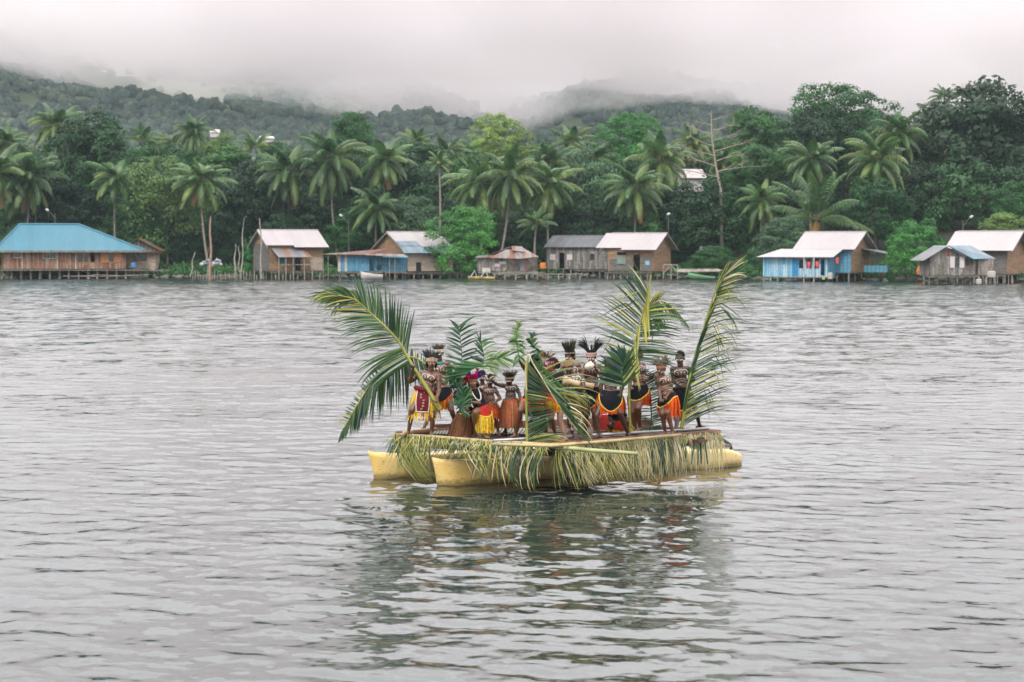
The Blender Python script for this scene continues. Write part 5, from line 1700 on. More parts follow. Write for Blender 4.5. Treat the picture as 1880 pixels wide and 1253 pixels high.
def hull_mb(bow, length):
    """bow = world point of the stem at the waterline"""
    side = Vector((-HD.y, HD.x, 0))
    N = 44; V = []; F = []
    prof = [(-1, 1), (-1.02, .8), (-.98, .45), (-.85, .15), (-.6, -.1), (-.3, -.24), (0, -.28), (.3, -.24), (.6, -.1), (.85, .15), (.98, .45), (1.02, .8), (1, 1)]
    m = len(prof)
    for i in range(N + 1):
        t = i / N; x = length * t
        w = 0.29 * min(1.0, 0.10 + 1.0 * (1 - math.exp(-x / 0.38)))
        if t > .93: w *= math.sqrt(max(0.02, 1 - ((t - .93) / .07) ** 2))
        top = 0.40 + 0.11 * math.exp(-x / 0.30) - 0.05 * min(1, t * 1.5)
        if t > .9: top -= 0.22 * ((t - .9) / .1) ** 2
        for (a, b) in prof:
            z = b * top if b > 0 else b
            # raked stem: forward at the top, notch under it
            rake = -(0.13 * max(0, z) / 0.5) * math.exp(-x / 0.35) + 0.02 * math.exp(-x / .3)
            p = bow + HD * (x + rake) + side * (a * w) + Vector((0, 0, z))
            V.append(p)
    for i in range(N):
        for k in range(m - 1):
            a = i * m + k; F.append((a, a + m, a + m + 1, a + 1))
        F.append((i * m, i * m + m - 1, (i + 1) * m + m - 1, (i + 1) * m))
    F.append(tuple(range(m))); F.append(tuple(N * m + k for k in range(m - 1, -1, -1)))
    mb = MB(); mb.add(V, F)
    return mb
near_bow = on_z(803, 891, 0.0); far_bow = on_z(687, 878, 0.0)
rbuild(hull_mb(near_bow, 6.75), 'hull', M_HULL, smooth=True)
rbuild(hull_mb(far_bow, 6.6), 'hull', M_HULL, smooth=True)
# stern fittings
st = near_bow + HD * 6.1
m = MB(); m.box((-.45, -.2, .36), (.25, .2, .42), Matrix.Translation(st) @ Matrix.Rotation(math.atan2(HD.y, HD.x), 4, 'Z')); rbuild(m, 'stern_lid', plain('grey_lid', (.16, .15, .11), .6, .2))
m = MB(); m.tube([st + HD * -.4 + Vector((0, 0, .52)), st + HD * .15 + Vector((0, 0, .54)), st + HD * .38 + Vector((0, 0, .40)), st + HD * .42 + Vector((0, 0, .3))], .035, 7); rbuild(m, 'stern_pipe', plain('dark_pipe', (.09, .09, .075), .5, .2), smooth=True)

EX = (C_ - B_).normalized(); EY = (D_ - C_).normalized()      # along the side, and inward
LB = (C_ - B_).length; LW = (A_ - B_).length
EU = (A_ - B_).normalized()
def dk(u, v, z=0.0):      # u along B->C, v along B->A, metres
    return B_ + EX * u + EU * v + Vector((0, 0, z))
# deck planks with gaps, laid across
rg = random.Random(21)
pl = MB(); u = 0.0
while u < LB - .05:
    w = rg.uniform(.09, .15)
    if rg.random() < .93:
        a, b = dk(u, .02 + rg.uniform(-.02, .05)), dk(u + w, .02 + rg.uniform(-.02, .05))
        c, d = dk(u + w, LW - rg.uniform(0, .06)), dk(u, LW - rg.uniform(0, .06))
        z = Vector((0, 0, -.03 + rg.uniform(-.008, .008)))
        pl.sheet(a + z, b + z, c + z, d + z, .03)
    u += w + rg.uniform(.01, .035)
rbuild(pl, 'deck', M_PLANK)
for vv in (.35, LW * .5, LW - .35):
    m = MB(); m.tube([dk(-.05, vv, -.12), dk(LB + .05, vv, -.12)], .05, 6); rbuild(m, 'beam', M_REDWOOD)
for uu in (.4, LB * .5, LB - .4):
    m = MB(); m.tube([dk(uu, -.05, -.2), dk(uu, LW + .05, -.2)], .05, 6); rbuild(m, 'beam', M_REDWOOD)
# struts down to the hulls
for b0 in (near_bow, far_bow):
    for x in (1.6, 3.2, 4.8):
        p = b0 + HD * x
        m = MB(); m.tube([p + Vector((0, 0, .33)), p + Vector((0, 0, .66))], .05, 6); rbuild(m, 'strut', M_REDWOOD)
# edge poles
def pole(pts, r, mat, name='pole'):
    m = MB(); m.tube(pts, r, 7); return rbuild(m, name, mat, smooth=True)
pole([on_z(727, 799, DZ), on_z(800, 803, DZ + .01), on_z(900, 811, DZ), on_z(1035, 819, DZ + .01)], .035, M_BAMBOO)
pole([on_z(905, 816, DZ + .0), on_z(1010, 819, DZ + .05), on_z(1110, 811, DZ + .02), on_z(1250, 799, DZ + .03)], .03, M_BAMBOO)
pole([on_z(990, 817, DZ - .0), on_z(1000, 819, DZ - .02), on_z(1085, 827, DZ - .03), on_z(1170, 833, DZ - .04)], [.032, .038, .036, .03], M_BAMG)
pole([dk(0, 0, .0), dk(LB, 0, .0)], .05, M_REDWOOD)
pole([dk(LB, 0, .0), dk(LB, LW, .0)], .05, M_REDWOOD)
pole([dk(0, LW, .02), dk(LB, LW, .02)], .05, M_REDWOOD)
pole([on_z(906, 809, DZ + .06), on_z(1050, 801, DZ + .06)], .022, M_ALU, 'rail')
pole([on_z(1088, 799, DZ + .06), on_z(1300, 787, DZ + .06)], .024, M_ALU, 'rail')
pole([on_z(1068, 812, DZ + .04), on_z(1200, 800, DZ + .04)], .025, M_REDWOOD)
pole([on_z(740, 795, DZ + .04), on_z(860, 779, DZ + .05)], .03, M_BAMBOO)
# low back boards (reddish, catching light on top) and slatted screens
def backboard(p, q, h, nm='back_board', mat=None):
    m = MB(); a, b = Vector(p), Vector(q); z = Vector((0, 0, h)); n = Vector((0, .04, 0))
    m.add([a, b, b + z, a + z, a + n, b + n, b + z + n, a + z + n], ((0,1,2,3),(5,4,7,6),(3,2,6,7),(0,4,5,1),(1,5,6,2),(4,0,3,7)))
    return rbuild(m, nm, mat or M_REDWOOD)
backboard(on_z(790, 792, DZ), on_z(1060, 781, DZ), .12)
backboard(on_z(1060, 781, DZ), on_z(1200, 786, DZ), .14)
M_SLATW = plain('pale_slat', (0.52, 0.50, 0.40), .6, .15)
for (pa, pb, n) in ((796, 836, 14), (900, 970, 22), (1150, 1172, 6)):
    m = MB()
    for i in range(n):
        px = pa + (pb - pa) * i / n
        a = on_z(px, 797, DZ + .02); b = on_z(px + 6, 787, DZ + .03)
        m.mi = i % 2
        m.tube([a, b], .014, 4)
    rbuild(m, 'slat_screen', [M_SLATW, S_GREEN])

# ---- fringe
def edge_pt(px, on):      # point of the deck edge seen at photo column px
    P, Q = (A_, B_) if on == 'AB' else (B_, C_)
    k = (px - 940) / FPX / cP       # x = k*(y*cP^2 ...) ~ small pitch: x / (y*cP - (z-CAMZ)*sP) = (px-940)/FPX
    kk = (px - 940) / FPX
    f = lambda p: p.x - kk * (p.y * cP - (p.z - CAMZ) * sP)
    f0, f1 = f(P), f(Q)
    return P.lerp(Q, f0 / (f0 - f1))
def fringe(on, px0, px1, n, mats, wts, drift, ln, wid, seed, bulge=.06, curl=0.0, name='leaf_fringe', top=(0, .02)):
    rg = random.Random(seed); mb = MB()
    P, Q = (A_, B_) if on == 'AB' else (B_, C_)
    d = (Q - P).normalized(); out = Vector((d.y, -d.x, 0))
    for i in range(n):
        p = edge_pt(px0 + (px1 - px0) * (i + rg.random()) / n, on)
        z0 = rg.uniform(-.04, .04)
        L = rg.uniform(*ln); dr = rg.uniform(*drift); o0 = rg.uniform(.03, .11); bl = bulge * rg.uniform(.4, 1.6)
        w = rg.uniform(*wid) * .66
        pts = []; ns = 6; tw = rg.uniform(-.5, .5)
        for k in range(ns + 1):
            t = k / ns
            z = -L * t
            if DZ + z0 + z < 0.0: z = -DZ - z0 + 0.005
            pts.append(p + d * (dr * t ** 1.35 + curl * math.sin(t * 3.14)) + out * (o0 + bl * math.sin(t * 2.2)) + Vector((0, 0, z0 + z)))
        mb.mi = rg.choices(range(len(mats)), wts)[0]
        side = (d + out * tw * .6).normalized()
        mb.strip(pts, [w * .8, w, w, w, w * .85, w * .6, w * .15], side)
    return rbuild(mb, name, mats)
ALLM = [S_GREEN, S_OLIVE, S_PALE, S_YEL, S_DEEP]
fringe('AB', 728, 768, 138, ALLM, (1, 6, 3, 5, 0), (.30, .62), (.62, .80), (.014, .026), 1, curl=-.04)
fringe('AB', 727, 745, 29, ALLM, (6, 1, 0, 0, 3), (-.28, -.05), (.25, .45), (.016, .03), 2)
fringe('AB', 740, 800, 92, ALLM, (4, 5, 4, 3, 2), (-.30, .12), (.35, .70), (.014, .03), 3)
fringe('AB', 796, 900, 103, ALLM, (4, 5, 4, 3, 2), (-.38, .05), (.20, .42), (.014, .03), 23)
fringe('AB', 850, 945, 29, ALLM, (1, 3, 6, 3, 0), (.2, .55), (.45, .78), (.014, .03), 4)
fringe('AB', 880, 1008, 55, ALLM, (5, 3, 4, 2, 4), (-.22, .2), (.5, .80), (.018, .040), 5)
fringe('AB', 952, 1010, 23, ALLM, (3, 1, 1, 0, 5), (-.16, .0), (.62, .80), (.026, .044), 6, curl=-.10, bulge=.1)
fringe('BC', 1012, 1085, 50, ALLM, (3, 2, 4, 1, 4), (-.05, .14), (.6, .80), (.022, .046), 7, curl=-.08)
fringe('BC', 1020, 1170, 229, ALLM, (2, 3, 7, 4, 1), (.25, .60), (.58, .80), (.012, .024), 8)
fringe('BC', 1040, 1190, 92, ALLM, (2, 2, 6, 2, 1), (-.32, -.05), (.45, .74), (.012, .022), 9)
fringe('BC', 1140, 1252, 218, ALLM, (3, 0, 12, 0, 3), (-.05, .16), (.50, .76), (.016, .032), 10)
fringe('BC', 1190, 1225, 39, ALLM, (5, 0, 0, 0, 5), (-.05, .08), (.60, .76), (.02, .036), 11)
fringe('BC', 1262, 1321, 85, ALLM, (0, 1, 10, 1, 0), (.0, .12), (.60, .72), (.014, .026), 12, bulge=.03)
fringe('AB', 728, 1010, 241, ALLM, (4, 5, 4, 2, 1), (-.12, .16), (.08, .26), (.012, .024), 13)
fringe('BC', 1012, 1320, 241, ALLM, (1, 2, 14, 1, 0), (-.1, .14), (.08, .25), (.012, .024), 14)

# stool hooked outside the deck edge
sp_ = edge_pt(1268, 'BC'); oo = Vector((EX.y, -EX.x, 0)); c = sp_ + oo * .24 + Vector((0, 0, -.12))
stl = empty('stool', c, math.atan2(EX.y, EX.x), 'small brown-topped stool with green legs hung outside the raft fringe', 'stool')
m = MB(); m.box((-.11, -.09, 0), (.11, .09, .05)); m.build('seat', plain('stool_top', (.12, .045, .03), .6, .2), stl)
for (x, y) in ((-.08, -.06), (.08, -.06), (-.08, .06), (.08, .06)):
    m = MB(); m.tube([(x, y, 0), (x * 1.5, y * 1.4, -.40)], [.018, .012], 5); m.build('leg', plain('stool_green', (.03, .10, .07), .6, .2), stl)
m = MB(); rg = random.Random(4)
for i in range(10): m.ell((rg.uniform(-.08, .08), rg.uniform(-.05, .05), .06 + rg.uniform(0, .03)), (.03, .012, .02), 5, 4)
m.build('leaf_wrap', S_GREEN, stl)
# red fuel can
fc = on_z(1112, 789, DZ)
can = empty('fuel_can', fc, R(8), 'red plastic fuel can standing on the raft behind the dancers', 'fuel can')
m = MB(); m.box((-.17, -.11, 0), (.17, .11, .24)); m.box((-.12, -.08, .24), (.14, .08, .28)); m.build('body', plain('red_plastic', (.50, .045, .03), .4, .1), can)
m = MB(); m.tube([(-.08, 0, .27), (-.07, 0, .36), (.06, 0, .36), (.09, 0, .27)], .018, 6); m.build('handle', plain('red_plastic_handle', (.50, .045, .03), .4, .1), can)
m = MB(); m.tube([(.13, 0, .26), (.15, 0, .33)], .03, 8); m.build('cap', M_DARK, can)

# ------------------------------------------------------------------ held palm fronds and branches
def pxpt(x, y, Y): return at(x, y, Y)
def spline(P, n):
    """Catmull-Rom through points"""
    P = [P[0]] + list(P) + [P[-1]]
    out = []
    for i in range(1, len(P) - 2):
        for k in range(n):
            t = k / n
            a, b, c, d = P[i-1], P[i], P[i+1], P[i+2]
            out.append(0.5 * ((2*b) + (c - a)*t + (2*a - 5*b + 4*c - d)*t*t + (3*b - a - 3*c + d)*t**3))
    out.append(P[-2]); return out
VIEW = Vector((0, 1, 0))
def frond(label, stem, Y, groups, mats, rib=0, r=(.022, .006), seed=0, name='palm_frond', cat='palm frond', ribname='rib'):
    """stem: [(px,py,dY)], groups: dict(u=(a,b), n, ang=(a0,a1), len=(l0,l1) px, droop deg, w px, mi, dep)"""
    rg = random.Random(seed)
    P = spline([pxpt(s[0], s[1], Y + (s[2] if len(s) > 2 else 0)) for s in stem], 6)
    S = FPX / Y
    o = empty(name, P[0], 0, label, cat)
    O = P[0]
    mb = MB(); mb.mi = rib
    n = len(P)
    mb.tube([p - O for p in P], [r[0] + (r[1] - r[0]) * i / (n - 1) for i in range(n)], 6)
    mb.build(ribname, mats, o, True)
    mb = MB()
    for g in groups:
        for k in range(g['n']):
            f = (k + rg.uniform(.1, .9)) / g['n']
            u = g['u'][0] + (g['u'][1] - g['u'][0]) * f
            i = min(int(u * (n - 1)), n - 2); p = P[i].lerp(P[i + 1], u * (n - 1) - i)
            a = R(g['ang'][0] + (g['ang'][1] - g['ang'][0]) * f + rg.uniform(-1, 1) * g.get('ja', 4))
            L = (g['len'][0] + (g['len'][1] - g['len'][0]) * f) / S * rg.uniform(.8, 1.08)
            dep = g.get('dep', 0) + rg.uniform(-.25, .25)
            d = Vector((math.cos(a), dep, math.sin(a))).normalized()
            ns = 7; q = p - O; pts = [q.copy()]
            dr = R(g.get('droop', 20)) * rg.uniform(.5, 1.5)
            kink = rg.random() < g.get('kink', 0)
            kp = rg.randint(2, 4)
            for s in range(ns):
                ang = dr * (s / ns) * 1.6 / ns
                if kink and s == kp: ang = R(rg.uniform(50, 95))
                ax = d.cross(Vector((0, 0, -1)))
                if ax.length > 1e-3: d = (Matrix.Rotation(min(ang, d.angle(Vector((0, 0, -1)))), 3, ax.normalized()) @ d).normalized()
                q = q + d * L / ns; pts.append(q.copy())
            w = g.get('w', 3.2) / S * rg.uniform(.8, 1.15)
            tilt = rg.uniform(-.6, .6) + g.get('tilt', 0)
            sides = []
            for s in range(len(pts)):
                tg = (pts[min(s + 1, ns)] - pts[max(s - 1, 0)]).normalized()
                sd_ = tg.cross(VIEW)
                if sd_.length < 1e-3: sd_ = Vector((1, 0, 0))
                sd_.normalize()
                sides.append((sd_ * math.cos(tilt) + tg.cross(sd_) * math.sin(tilt)).normalized())
            mi = g['mi'] if isinstance(g['mi'], int) else rg.choices(range(len(g['mi'])), g['mi'])[0]
            mb.mi = mi
            prof = [.55, .9, 1, 1, .9, .7, .42, .1]
            mb.strip(pts, [w * z for z in prof], sides)
    mb.build('leaflets', mats, o)
    return o
FM = [S_GREEN, S_OLIVE, S_PALE, S_YEL, S_DEEP]
frond('huge green palm frond swung out by the man in the maroon apron',
      [(808, 753, -.28), (799, 738, -.25), (786, 716, -.20), (770, 691, -.15), (757, 671, -.1), (735, 632, .05), (710, 603), (680, 575), (650, 550, -.1), (620, 543, -.2)], 35.6,
      [dict(u=(.50, .84), n=42, ang=(78, 106), len=(84, 62), droop=6, w=3.3, mi=(5, 0, 0, 0, 6), tilt=.35),
       dict(u=(.82, .99), n=26, ang=(112, 150), len=(48, 40), droop=70, w=3.2, mi=(6, 1, 0, 0, 1)),
       dict(u=(.46, .54), n=15, ang=(212, 198), len=(112, 112), droop=34, w=3.6, mi=(5, 0, 0, 0, 4)),
       dict(u=(.56, .88), n=42, ang=(186, 172), len=(96, 82), droop=34, w=2.6, mi=(6, 1, 0, 0, 2)),
       dict(u=(.86, 1.0), n=30, ang=(190, 165), len=(64, 62), droop=75, w=3.0, mi=(6, 3, 0, 0, 1))], FM, rib=1, r=(.046, .008), seed=1)
frond('arching dark palm frond drooping to the left behind the front man',
      [(806, 700, .5), (780, 668, .4), (748, 655, .3), (715, 668, .2), (688, 694, .1), (664, 730), (645, 762), (630, 790)], 36.2,
      [dict(u=(.02, .30), n=24, ang=(-60, -85), len=(50, 66), droop=15, w=4.0, mi=(4, 0, 0, 0, 5)),
       dict(u=(.28, .72), n=44, ang=(-88, -103), len=(104, 78), droop=6, w=3.5, mi=(5, 0, 0, 0, 5)),
       dict(u=(.72, 1.0), n=26, ang=(-95, -112), len=(60, 26), droop=8, w=3.4, mi=(6, 2, 0, 0, 1)),
       dict(u=(.05, .95), n=44, ang=(70, 165), len=(16, 16), droop=5, w=3.0, mi=(5, 2, 0, 0, 1))], FM, rib=1, r=(.024, .008), seed=2)
frond('upright palm frond standing on the raft deck with leaflets fanned to the right',
      [(968, 822, -.05), (967, 770), (966, 720), (967, 680), (969, 655)], 34.5,
      [dict(u=(.04, .90), n=88, ang=(40, -58), len=(56, 50), droop=6, w=2.5, mi=(8, 1, 0, 0, 3), ja=3),
       dict(u=(.3, .8), n=4, ang=(-62, -72), len=(60, 60), droop=5, w=3.4, mi=(4, 1, 0, 0, 2)),
       dict(u=(.02, .12), n=16, ang=(25, 8), len=(80, 76), droop=50, w=2.4, mi=(4, 4, 2, 0, 0))], FM, rib=1, r=(.026, .02), seed=3)
frond('bent-over broad palm frond sweeping down to the right in front of the singers',
      [(967, 720, -.15), (965, 680, -.15), (970, 652, -.2), (980, 670, -.25), (1000, 702, -.3), (1022, 738, -.3), (1046, 772, -.3), (1060, 790, -.3)], 34.4,
      [dict(u=(.34, .80), n=34, ang=(-40, -47), len=(96, 74), droop=6, w=4.6, mi=(6, 1, 0, 0, 5), ja=3),
       dict(u=(.50, .70), n=10, ang=(22, 12), len=(100, 104), droop=92, w=2.2, mi=(4, 5, 3, 1, 0), ja=10, dep=-.15),
       dict(u=(.6, .85), n=15, ang=(0, -25), len=(92, 60), droop=60, w=2.2, mi=(4, 6, 3, 1, 0), ja=10, dep=-.1),
       dict(u=(.8, 1.0), n=10, ang=(-40, -48), len=(30, 20), droop=6, w=3.6, mi=(4, 3, 1, 0, 0))], FM, rib=2, r=(.014, .010), seed=4)
frond('broad dark hand frond held up by the man in the black apron and orange fringe',
      [(1140, 732, -.2), (1143, 708, -.25), (1143, 685, -.25), (1147, 662, -.25)], 34.6,
      [dict(u=(.30, .95), n=14, ang=(168, 132), len=(60, 46), droop=10, w=7.0, mi=(3, 0, 0, 0, 8), tilt=0),
       dict(u=(.25, .95), n=15, ang=(48, 62), len=(52, 36), droop=6, w=4.6, mi=(8, 2, 0, 0, 3)),
       dict(u=(.85, 1.0), n=6, ang=(70, 120), len=(34, 34), droop=4, w=6, mi=(3, 0, 0, 0, 8))], FM, rib=0, r=(.018, .01), seed=5)
frond('tall palm frond with yellow hanging strands beside the man seen from behind',
      [(1156, 802, .1), (1154, 720, .05), (1158, 665), (1170, 612), (1182, 570), (1190, 535), (1195, 505)], 35.3,
      [dict(u=(.42, .84), n=40, ang=(150, 118), len=(100, 72), droop=16, w=2.3, mi=(8, 2, 1, 0, 3), kink=.1),
       dict(u=(.34, .68), n=38, ang=(-4, 14), len=(94, 80), droop=36, w=2.8, mi=(8, 1, 0, 0, 4), kink=.1),
       dict(u=(.28, .44), n=12, ang=(175, 150), len=(60, 70), droop=20, w=2.8, mi=(6, 1, 0, 0, 4)),
       dict(u=(.60, .97), n=38, ang=(-82, -96), len=(60, 96), droop=4, w=1.8, mi=(0, 3, 1, 8, 0), ja=3, dep=-.05),
       dict(u=(.36, .60), n=24, ang=(-76, -100), len=(70, 66), droop=4, w=1.8, mi=(1, 3, 1, 8, 0), ja=3, dep=-.1),
       dict(u=(.18, .36), n=14, ang=(-86, -92), len=(90, 70), droop=2, w=2.4, mi=(2, 4, 0, 6, 0), ja=2)], FM, rib=3, r=(.014, .012), seed=6)
frond('second palm frond arching right from the yellow stranded frond',
      [(1178, 600, .1), (1186, 572, .1), (1198, 558, .1), (1216, 553, .1), (1236, 566, .1), (1254, 588, .1)], 35.4,
      [dict(u=(.25, .98), n=44, ang=(-55, -50), len=(54, 30), droop=30, w=2.6, mi=(8, 1, 1, 0, 2), ja=4),
       dict(u=(.10, .5), n=20, ang=(66, 50), len=(52, 26), droop=8, w=2.0, mi=(5, 3, 3, 0, 0)),
       dict(u=(0, .2), n=10, ang=(-10, -30), len=(50, 56), droop=30, w=2.8, mi=(8, 1, 0, 0, 2))], FM, rib=2, r=(.014, .005), seed=7)
frond('low dark palm frond leaning behind the boy with the patterned orange band',
      [(1178, 690, .3), (1190, 720, .35), (1196, 760, .3), (1192, 795, .3)], 36.2,
      [dict(u=(.05, .95), n=40, ang=(30, 16), len=(38, 40), droop=40, w=2.6, mi=(4, 0, 0, 0, 8), kink=.15),
       dict(u=(.1, .9), n=20, ang=(150, 190), len=(30, 30), droop=30, w=2.6, mi=(4, 0, 0, 0, 8))], FM, rib=0, r=(.02, .01), seed=8)
frond('very tall palm frond held by the short-haired man at the right end of the raft',
      [(1251, 788, -.1), (1258, 745, -.1), (1268, 690, -.1), (1283, 636), (1295, 594), (1311, 544), (1322, 512)], 35.8,
      [dict(u=(.02, .36), n=44, ang=(32, 26), len=(98, 94), droop=30, w=2.3, mi=(8, 3, 1, 0, 3), kink=.15),
       dict(u=(.32, .80), n=36, ang=(34, 18), len=(104, 78), droop=50, w=2.1, mi=(8, 3, 1, 0, 1), kink=.6),
       dict(u=(.05, .80), n=44, ang=(82, 66), len=(60, 56), droop=6, w=4.2, mi=(8, 2, 0, 0, 2), ja=5),
       dict(u=(.78, .95), n=26, ang=(20, 35), len=(50, 54), droop=50, w=2.2, mi=(7, 3, 1, 0, 0), kink=.3),
       dict(u=(.86, 1.0), n=26, ang=(74, 40), len=(52, 66), droop=12, w=2.0, mi=(6, 3, 3, 0, 0), ja=6),
       dict(u=(.80, .95), n=10, ang=(250, 262), len=(20, 26), droop=3, w=2.6, mi=(1, 1, 6, 0, 0))], FM, rib=1, r=(.036, .012), seed=9)
BM = [leafmat('branch_green', (0.022, 0.085, 0.030), (0.060, 0.19, 0.060), 4, .3), leafmat('branch_light', (0.12, 0.22, 0.07), (0.26, 0.36, 0.14), 4, .3), S_DEEP]
frond('dark fern branch with separate narrow leaflets, rising above the fan leaf',
      [(836, 742, -.1), (842, 700, -.1), (848, 655, -.1), (842, 600, -.1)], 35.2,
      [dict(u=(.40, 1.0), n=17, ang=(168, 135), len=(40, 24), droop=24, ja=10, w=4.4, mi=(2, 0, 6)),
       dict(u=(.5, 1.0), n=13, ang=(5, 50), len=(42, 36), droop=26, ja=12, w=4.2, mi=(3, 0, 5)),
       dict(u=(.1, .5), n=16, ang=(20, 150), len=(26, 26), droop=30, w=5, mi=(5, 1, 2))], BM, r=(.01, .005), seed=10, name='fern_branch', cat='branch', ribname='stem')
frond('broad fan leaf spread sideways above the rainbow headdress',
      [(836, 742, -.1), (843, 706, -.12), (862, 682, -.12), (888, 664, -.12), (882, 626, -.1)], 35.15,
      [dict(u=(.42, .72), n=20, ang=(196, 168), len=(52, 46), droop=8, w=3.8, mi=(6, 1, 2)),
       dict(u=(.72, 1.0), n=12, ang=(160, 100), len=(30, 24), droop=20, ja=14, w=3.4, mi=(4, 1, 3)),
       dict(u=(.6, 1.0), n=14, ang=(5, 40), len=(40, 32), droop=70, ja=12, w=3.2, mi=(4, 3, 1))], BM, r=(.01, .005), seed=11, name='fan_leaf', cat='leaf', ribname='stem')
frond('pale thin-leaved branch reaching right above the two boys',
      [(850, 735, 0), (880, 690, 0), (900, 664, 0), (926, 656, 0)], 35.3,
      [dict(u=(.55, 1.0), n=18, ang=(60, 20), len=(34, 30), droop=10, w=2.2, mi=(3, 6, 0)),
       dict(u=(.55, 1.0), n=18, ang=(-50, -20), len=(36, 34), droop=20, w=2.2, mi=(3, 6, 0))], BM, r=(.008, .004), seed=12, name='thin_branch', cat='branch', ribname='stem')
frond('light green leafy branch waved on the raised arm beside the bent frond',
      [(955, 664, 0), (950, 640, 0), (948, 618, 0), (952, 598, 0)], 34.8,
      [dict(u=(.05, 1.0), n=22, ang=(200, 110), len=(20, 13), droop=60, ja=45, w=4.0, mi=(4, 7, 0)),
       dict(u=(.05, 1.0), n=22, ang=(-20, 70), len=(24, 15), droop=60, ja=45, w=3.8, mi=(4, 6, 0))], BM, r=(.008, .004), seed=13, name='leafy_branch', cat='branch', ribname='stem')
frond('leafy twig held beside the smiling woman in the feather crown',
      [(992, 662, 0), (984, 642, 0), (976, 630, 0), (978, 616, 0)], 34.9,
      [dict(u=(0, 1.0), n=16, ang=(200, 110), len=(17, 12), droop=60, ja=45, w=3.8, mi=(6, 3, 1)),
       dict(u=(0, 1.0), n=15, ang=(-20, 70), len=(17, 12), droop=60, ja=45, w=3.8, mi=(6, 3, 1))], BM, r=(.008, .004), seed=14, name='leafy_twig', cat='branch', ribname='stem')
def leafclump(mb, c, s, n, seed, l=.045, mi=None):
    rg = random.Random(seed)
    for i in range(n):
        d = Vector((rg.gauss(0, 1), rg.gauss(0, 1), rg.gauss(0, 1))).normalized()
        p = Vector(c) + Vector((d.x * s[0], d.y * s[1], d.z * s[2])) * rg.uniform(.4, 1)
        a = Vector((rg.gauss(0, 1), rg.gauss(0, 1), rg.gauss(0, 1))).normalized()
        b = a.cross(d).normalized(); L = l * rg.uniform(.6, 1.3)
        mb.mi = rg.choice((0, 0, 1)) if mi is None else mi
        mb.add([p - a * L, p + b * L * .38, p + a * L, p - b * L * .38], [(0, 1, 2, 3)])
m = MB()
leafclump(m, at(846, 733, 35.0), (.12, .1, .13), 90, 1, .06)
leafclump(m, at(834, 700, 35.1), (.09, .1, .18), 80, 2, .055)
leafclump(m, at(826, 690, 35.3), (.08, .1, .14), 70, 3, .05)
o = m.build('leaf_bunch', [BM[0], S_DEEP]); tag(o, 'thick bunch of green leaves carried before the kneeling woman in black', 'leaf bunch')
frond('spiky green plant carried at the chest beside the rainbow headdress',
      [(848, 752, 0), (850, 740, 0), (852, 728, 0)], 34.9,
      [dict(u=(.2, 1), n=16, ang=(10, 80), len=(24, 26), droop=30, w=3.2, mi=(4, 1, 4)), dict(u=(.2, 1), n=16, ang=(170, 100), len=(24, 24), droop=30, w=3.2, mi=(4, 1, 4)),
       dict(u=(.0, 1), n=18, ang=(-30, -150), len=(26, 26), droop=10, w=4, mi=(3, 0, 5))], BM, r=(.012, .008), seed=16, name='spiky_plant', cat='plant', ribname='stem')
# ------------------------------------------------------------------ people
def skinmat(name, c):
    m, t, b = newmat(name)
    tc = t.nodes.new('ShaderNodeTexCoord')
    n = t.nodes.new('ShaderNodeTexNoise'); n.inputs['Scale'].default_value = 9; n.inputs['Detail'].default_value = 5
    t.links.new(tc.outputs['Object'], n.inputs['Vector'])
    r = t.nodes.new('ShaderNodeValToRGB')
    r.color_ramp.elements[0].position = .3; r.color_ramp.elements[1].position = .7
    r.color_ramp.elements[0].color = rgba([x * .8 for x in c]); r.color_ramp.elements[1].color = rgba([x * 1.2 for x in c])
    t.links.new(n.outputs[0], r.inputs[0])
    at_ = t.nodes.new('ShaderNodeAttribute'); at_.attribute_name = 'paint'
    mx = t.nodes.new('ShaderNodeMix'); mx.data_type = 'RGBA'
    t.links.new(at_.outputs['Alpha'], mx.inputs[0]); t.links.new(r.outputs[0], mx.inputs[6]); t.links.new(at_.outputs['Color'], mx.inputs[7])
    t.links.new(mx.outputs[2], b.inputs['Base Color'])
    b.inputs['Roughness'].default_value = .42; b.inputs['Specular IOR Level'].default_value = .45
    b.inputs['Subsurface Weight'].default_value = 0.0
    return m
SK_D = skinmat('skin_deep', (0.075, 0.033, 0.019))
SK_M = skinmat('skin_brown', (0.135, 0.058, 0.030))
SK_L = skinmat('skin_light_brown', (0.25, 0.125, 0.070))

def cmat(name, c, rough=.85, var=.25, scale=20):
    return plain(name, c, rough, var, scale, spec=.15)
C_BLACK = cmat('cloth_black', (0.010, 0.011, 0.015))
C_MAROON = cmat('cloth_maroon', (0.13, 0.012, 0.016))
C_YEL = cmat('fringe_yellow', (0.72, 0.38, 0.012))
C_YELB = cmat('edge_yellow', (0.70, 0.55, 0.08))
C_ORA = cmat('fringe_orange', (0.66, 0.095, 0.010))
C_ORAD = cmat('fringe_deep_orange', (0.48, 0.055, 0.010))
C_RED = cmat('cloth_red', (0.42, 0.03, 0.018))
C_BROWN = cmat('raffia_brown', (0.13, 0.055, 0.022))
C_BROWND = cmat('raffia_dark', (0.06, 0.026, 0.014))
C_RAFR = cmat('raffia_red', (0.36, 0.085, 0.04))
C_RAFO = cmat('raffia_straw', (0.34, 0.22, 0.08))
C_OLIVE = cmat('raffia_olive', (0.10, 0.095, 0.035))
C_TAN = cmat('band_tan', (0.36, 0.21, 0.11), scale=40, var=.4)
C_WHITE = cmat('band_white', (0.66, 0.58, 0.53), scale=30)
C_HAIR = cmat('hair_black', (0.010, 0.008, 0.008), .8)
C_HAIRB = cmat('hair_brown', (0.08, 0.055, 0.035), .8)
C_PLUME = cmat('plume_dark', (0.015, 0.030, 0.032), .5)
C_BLOND = cmat('plume_blond', (0.34, 0.24, 0.12))
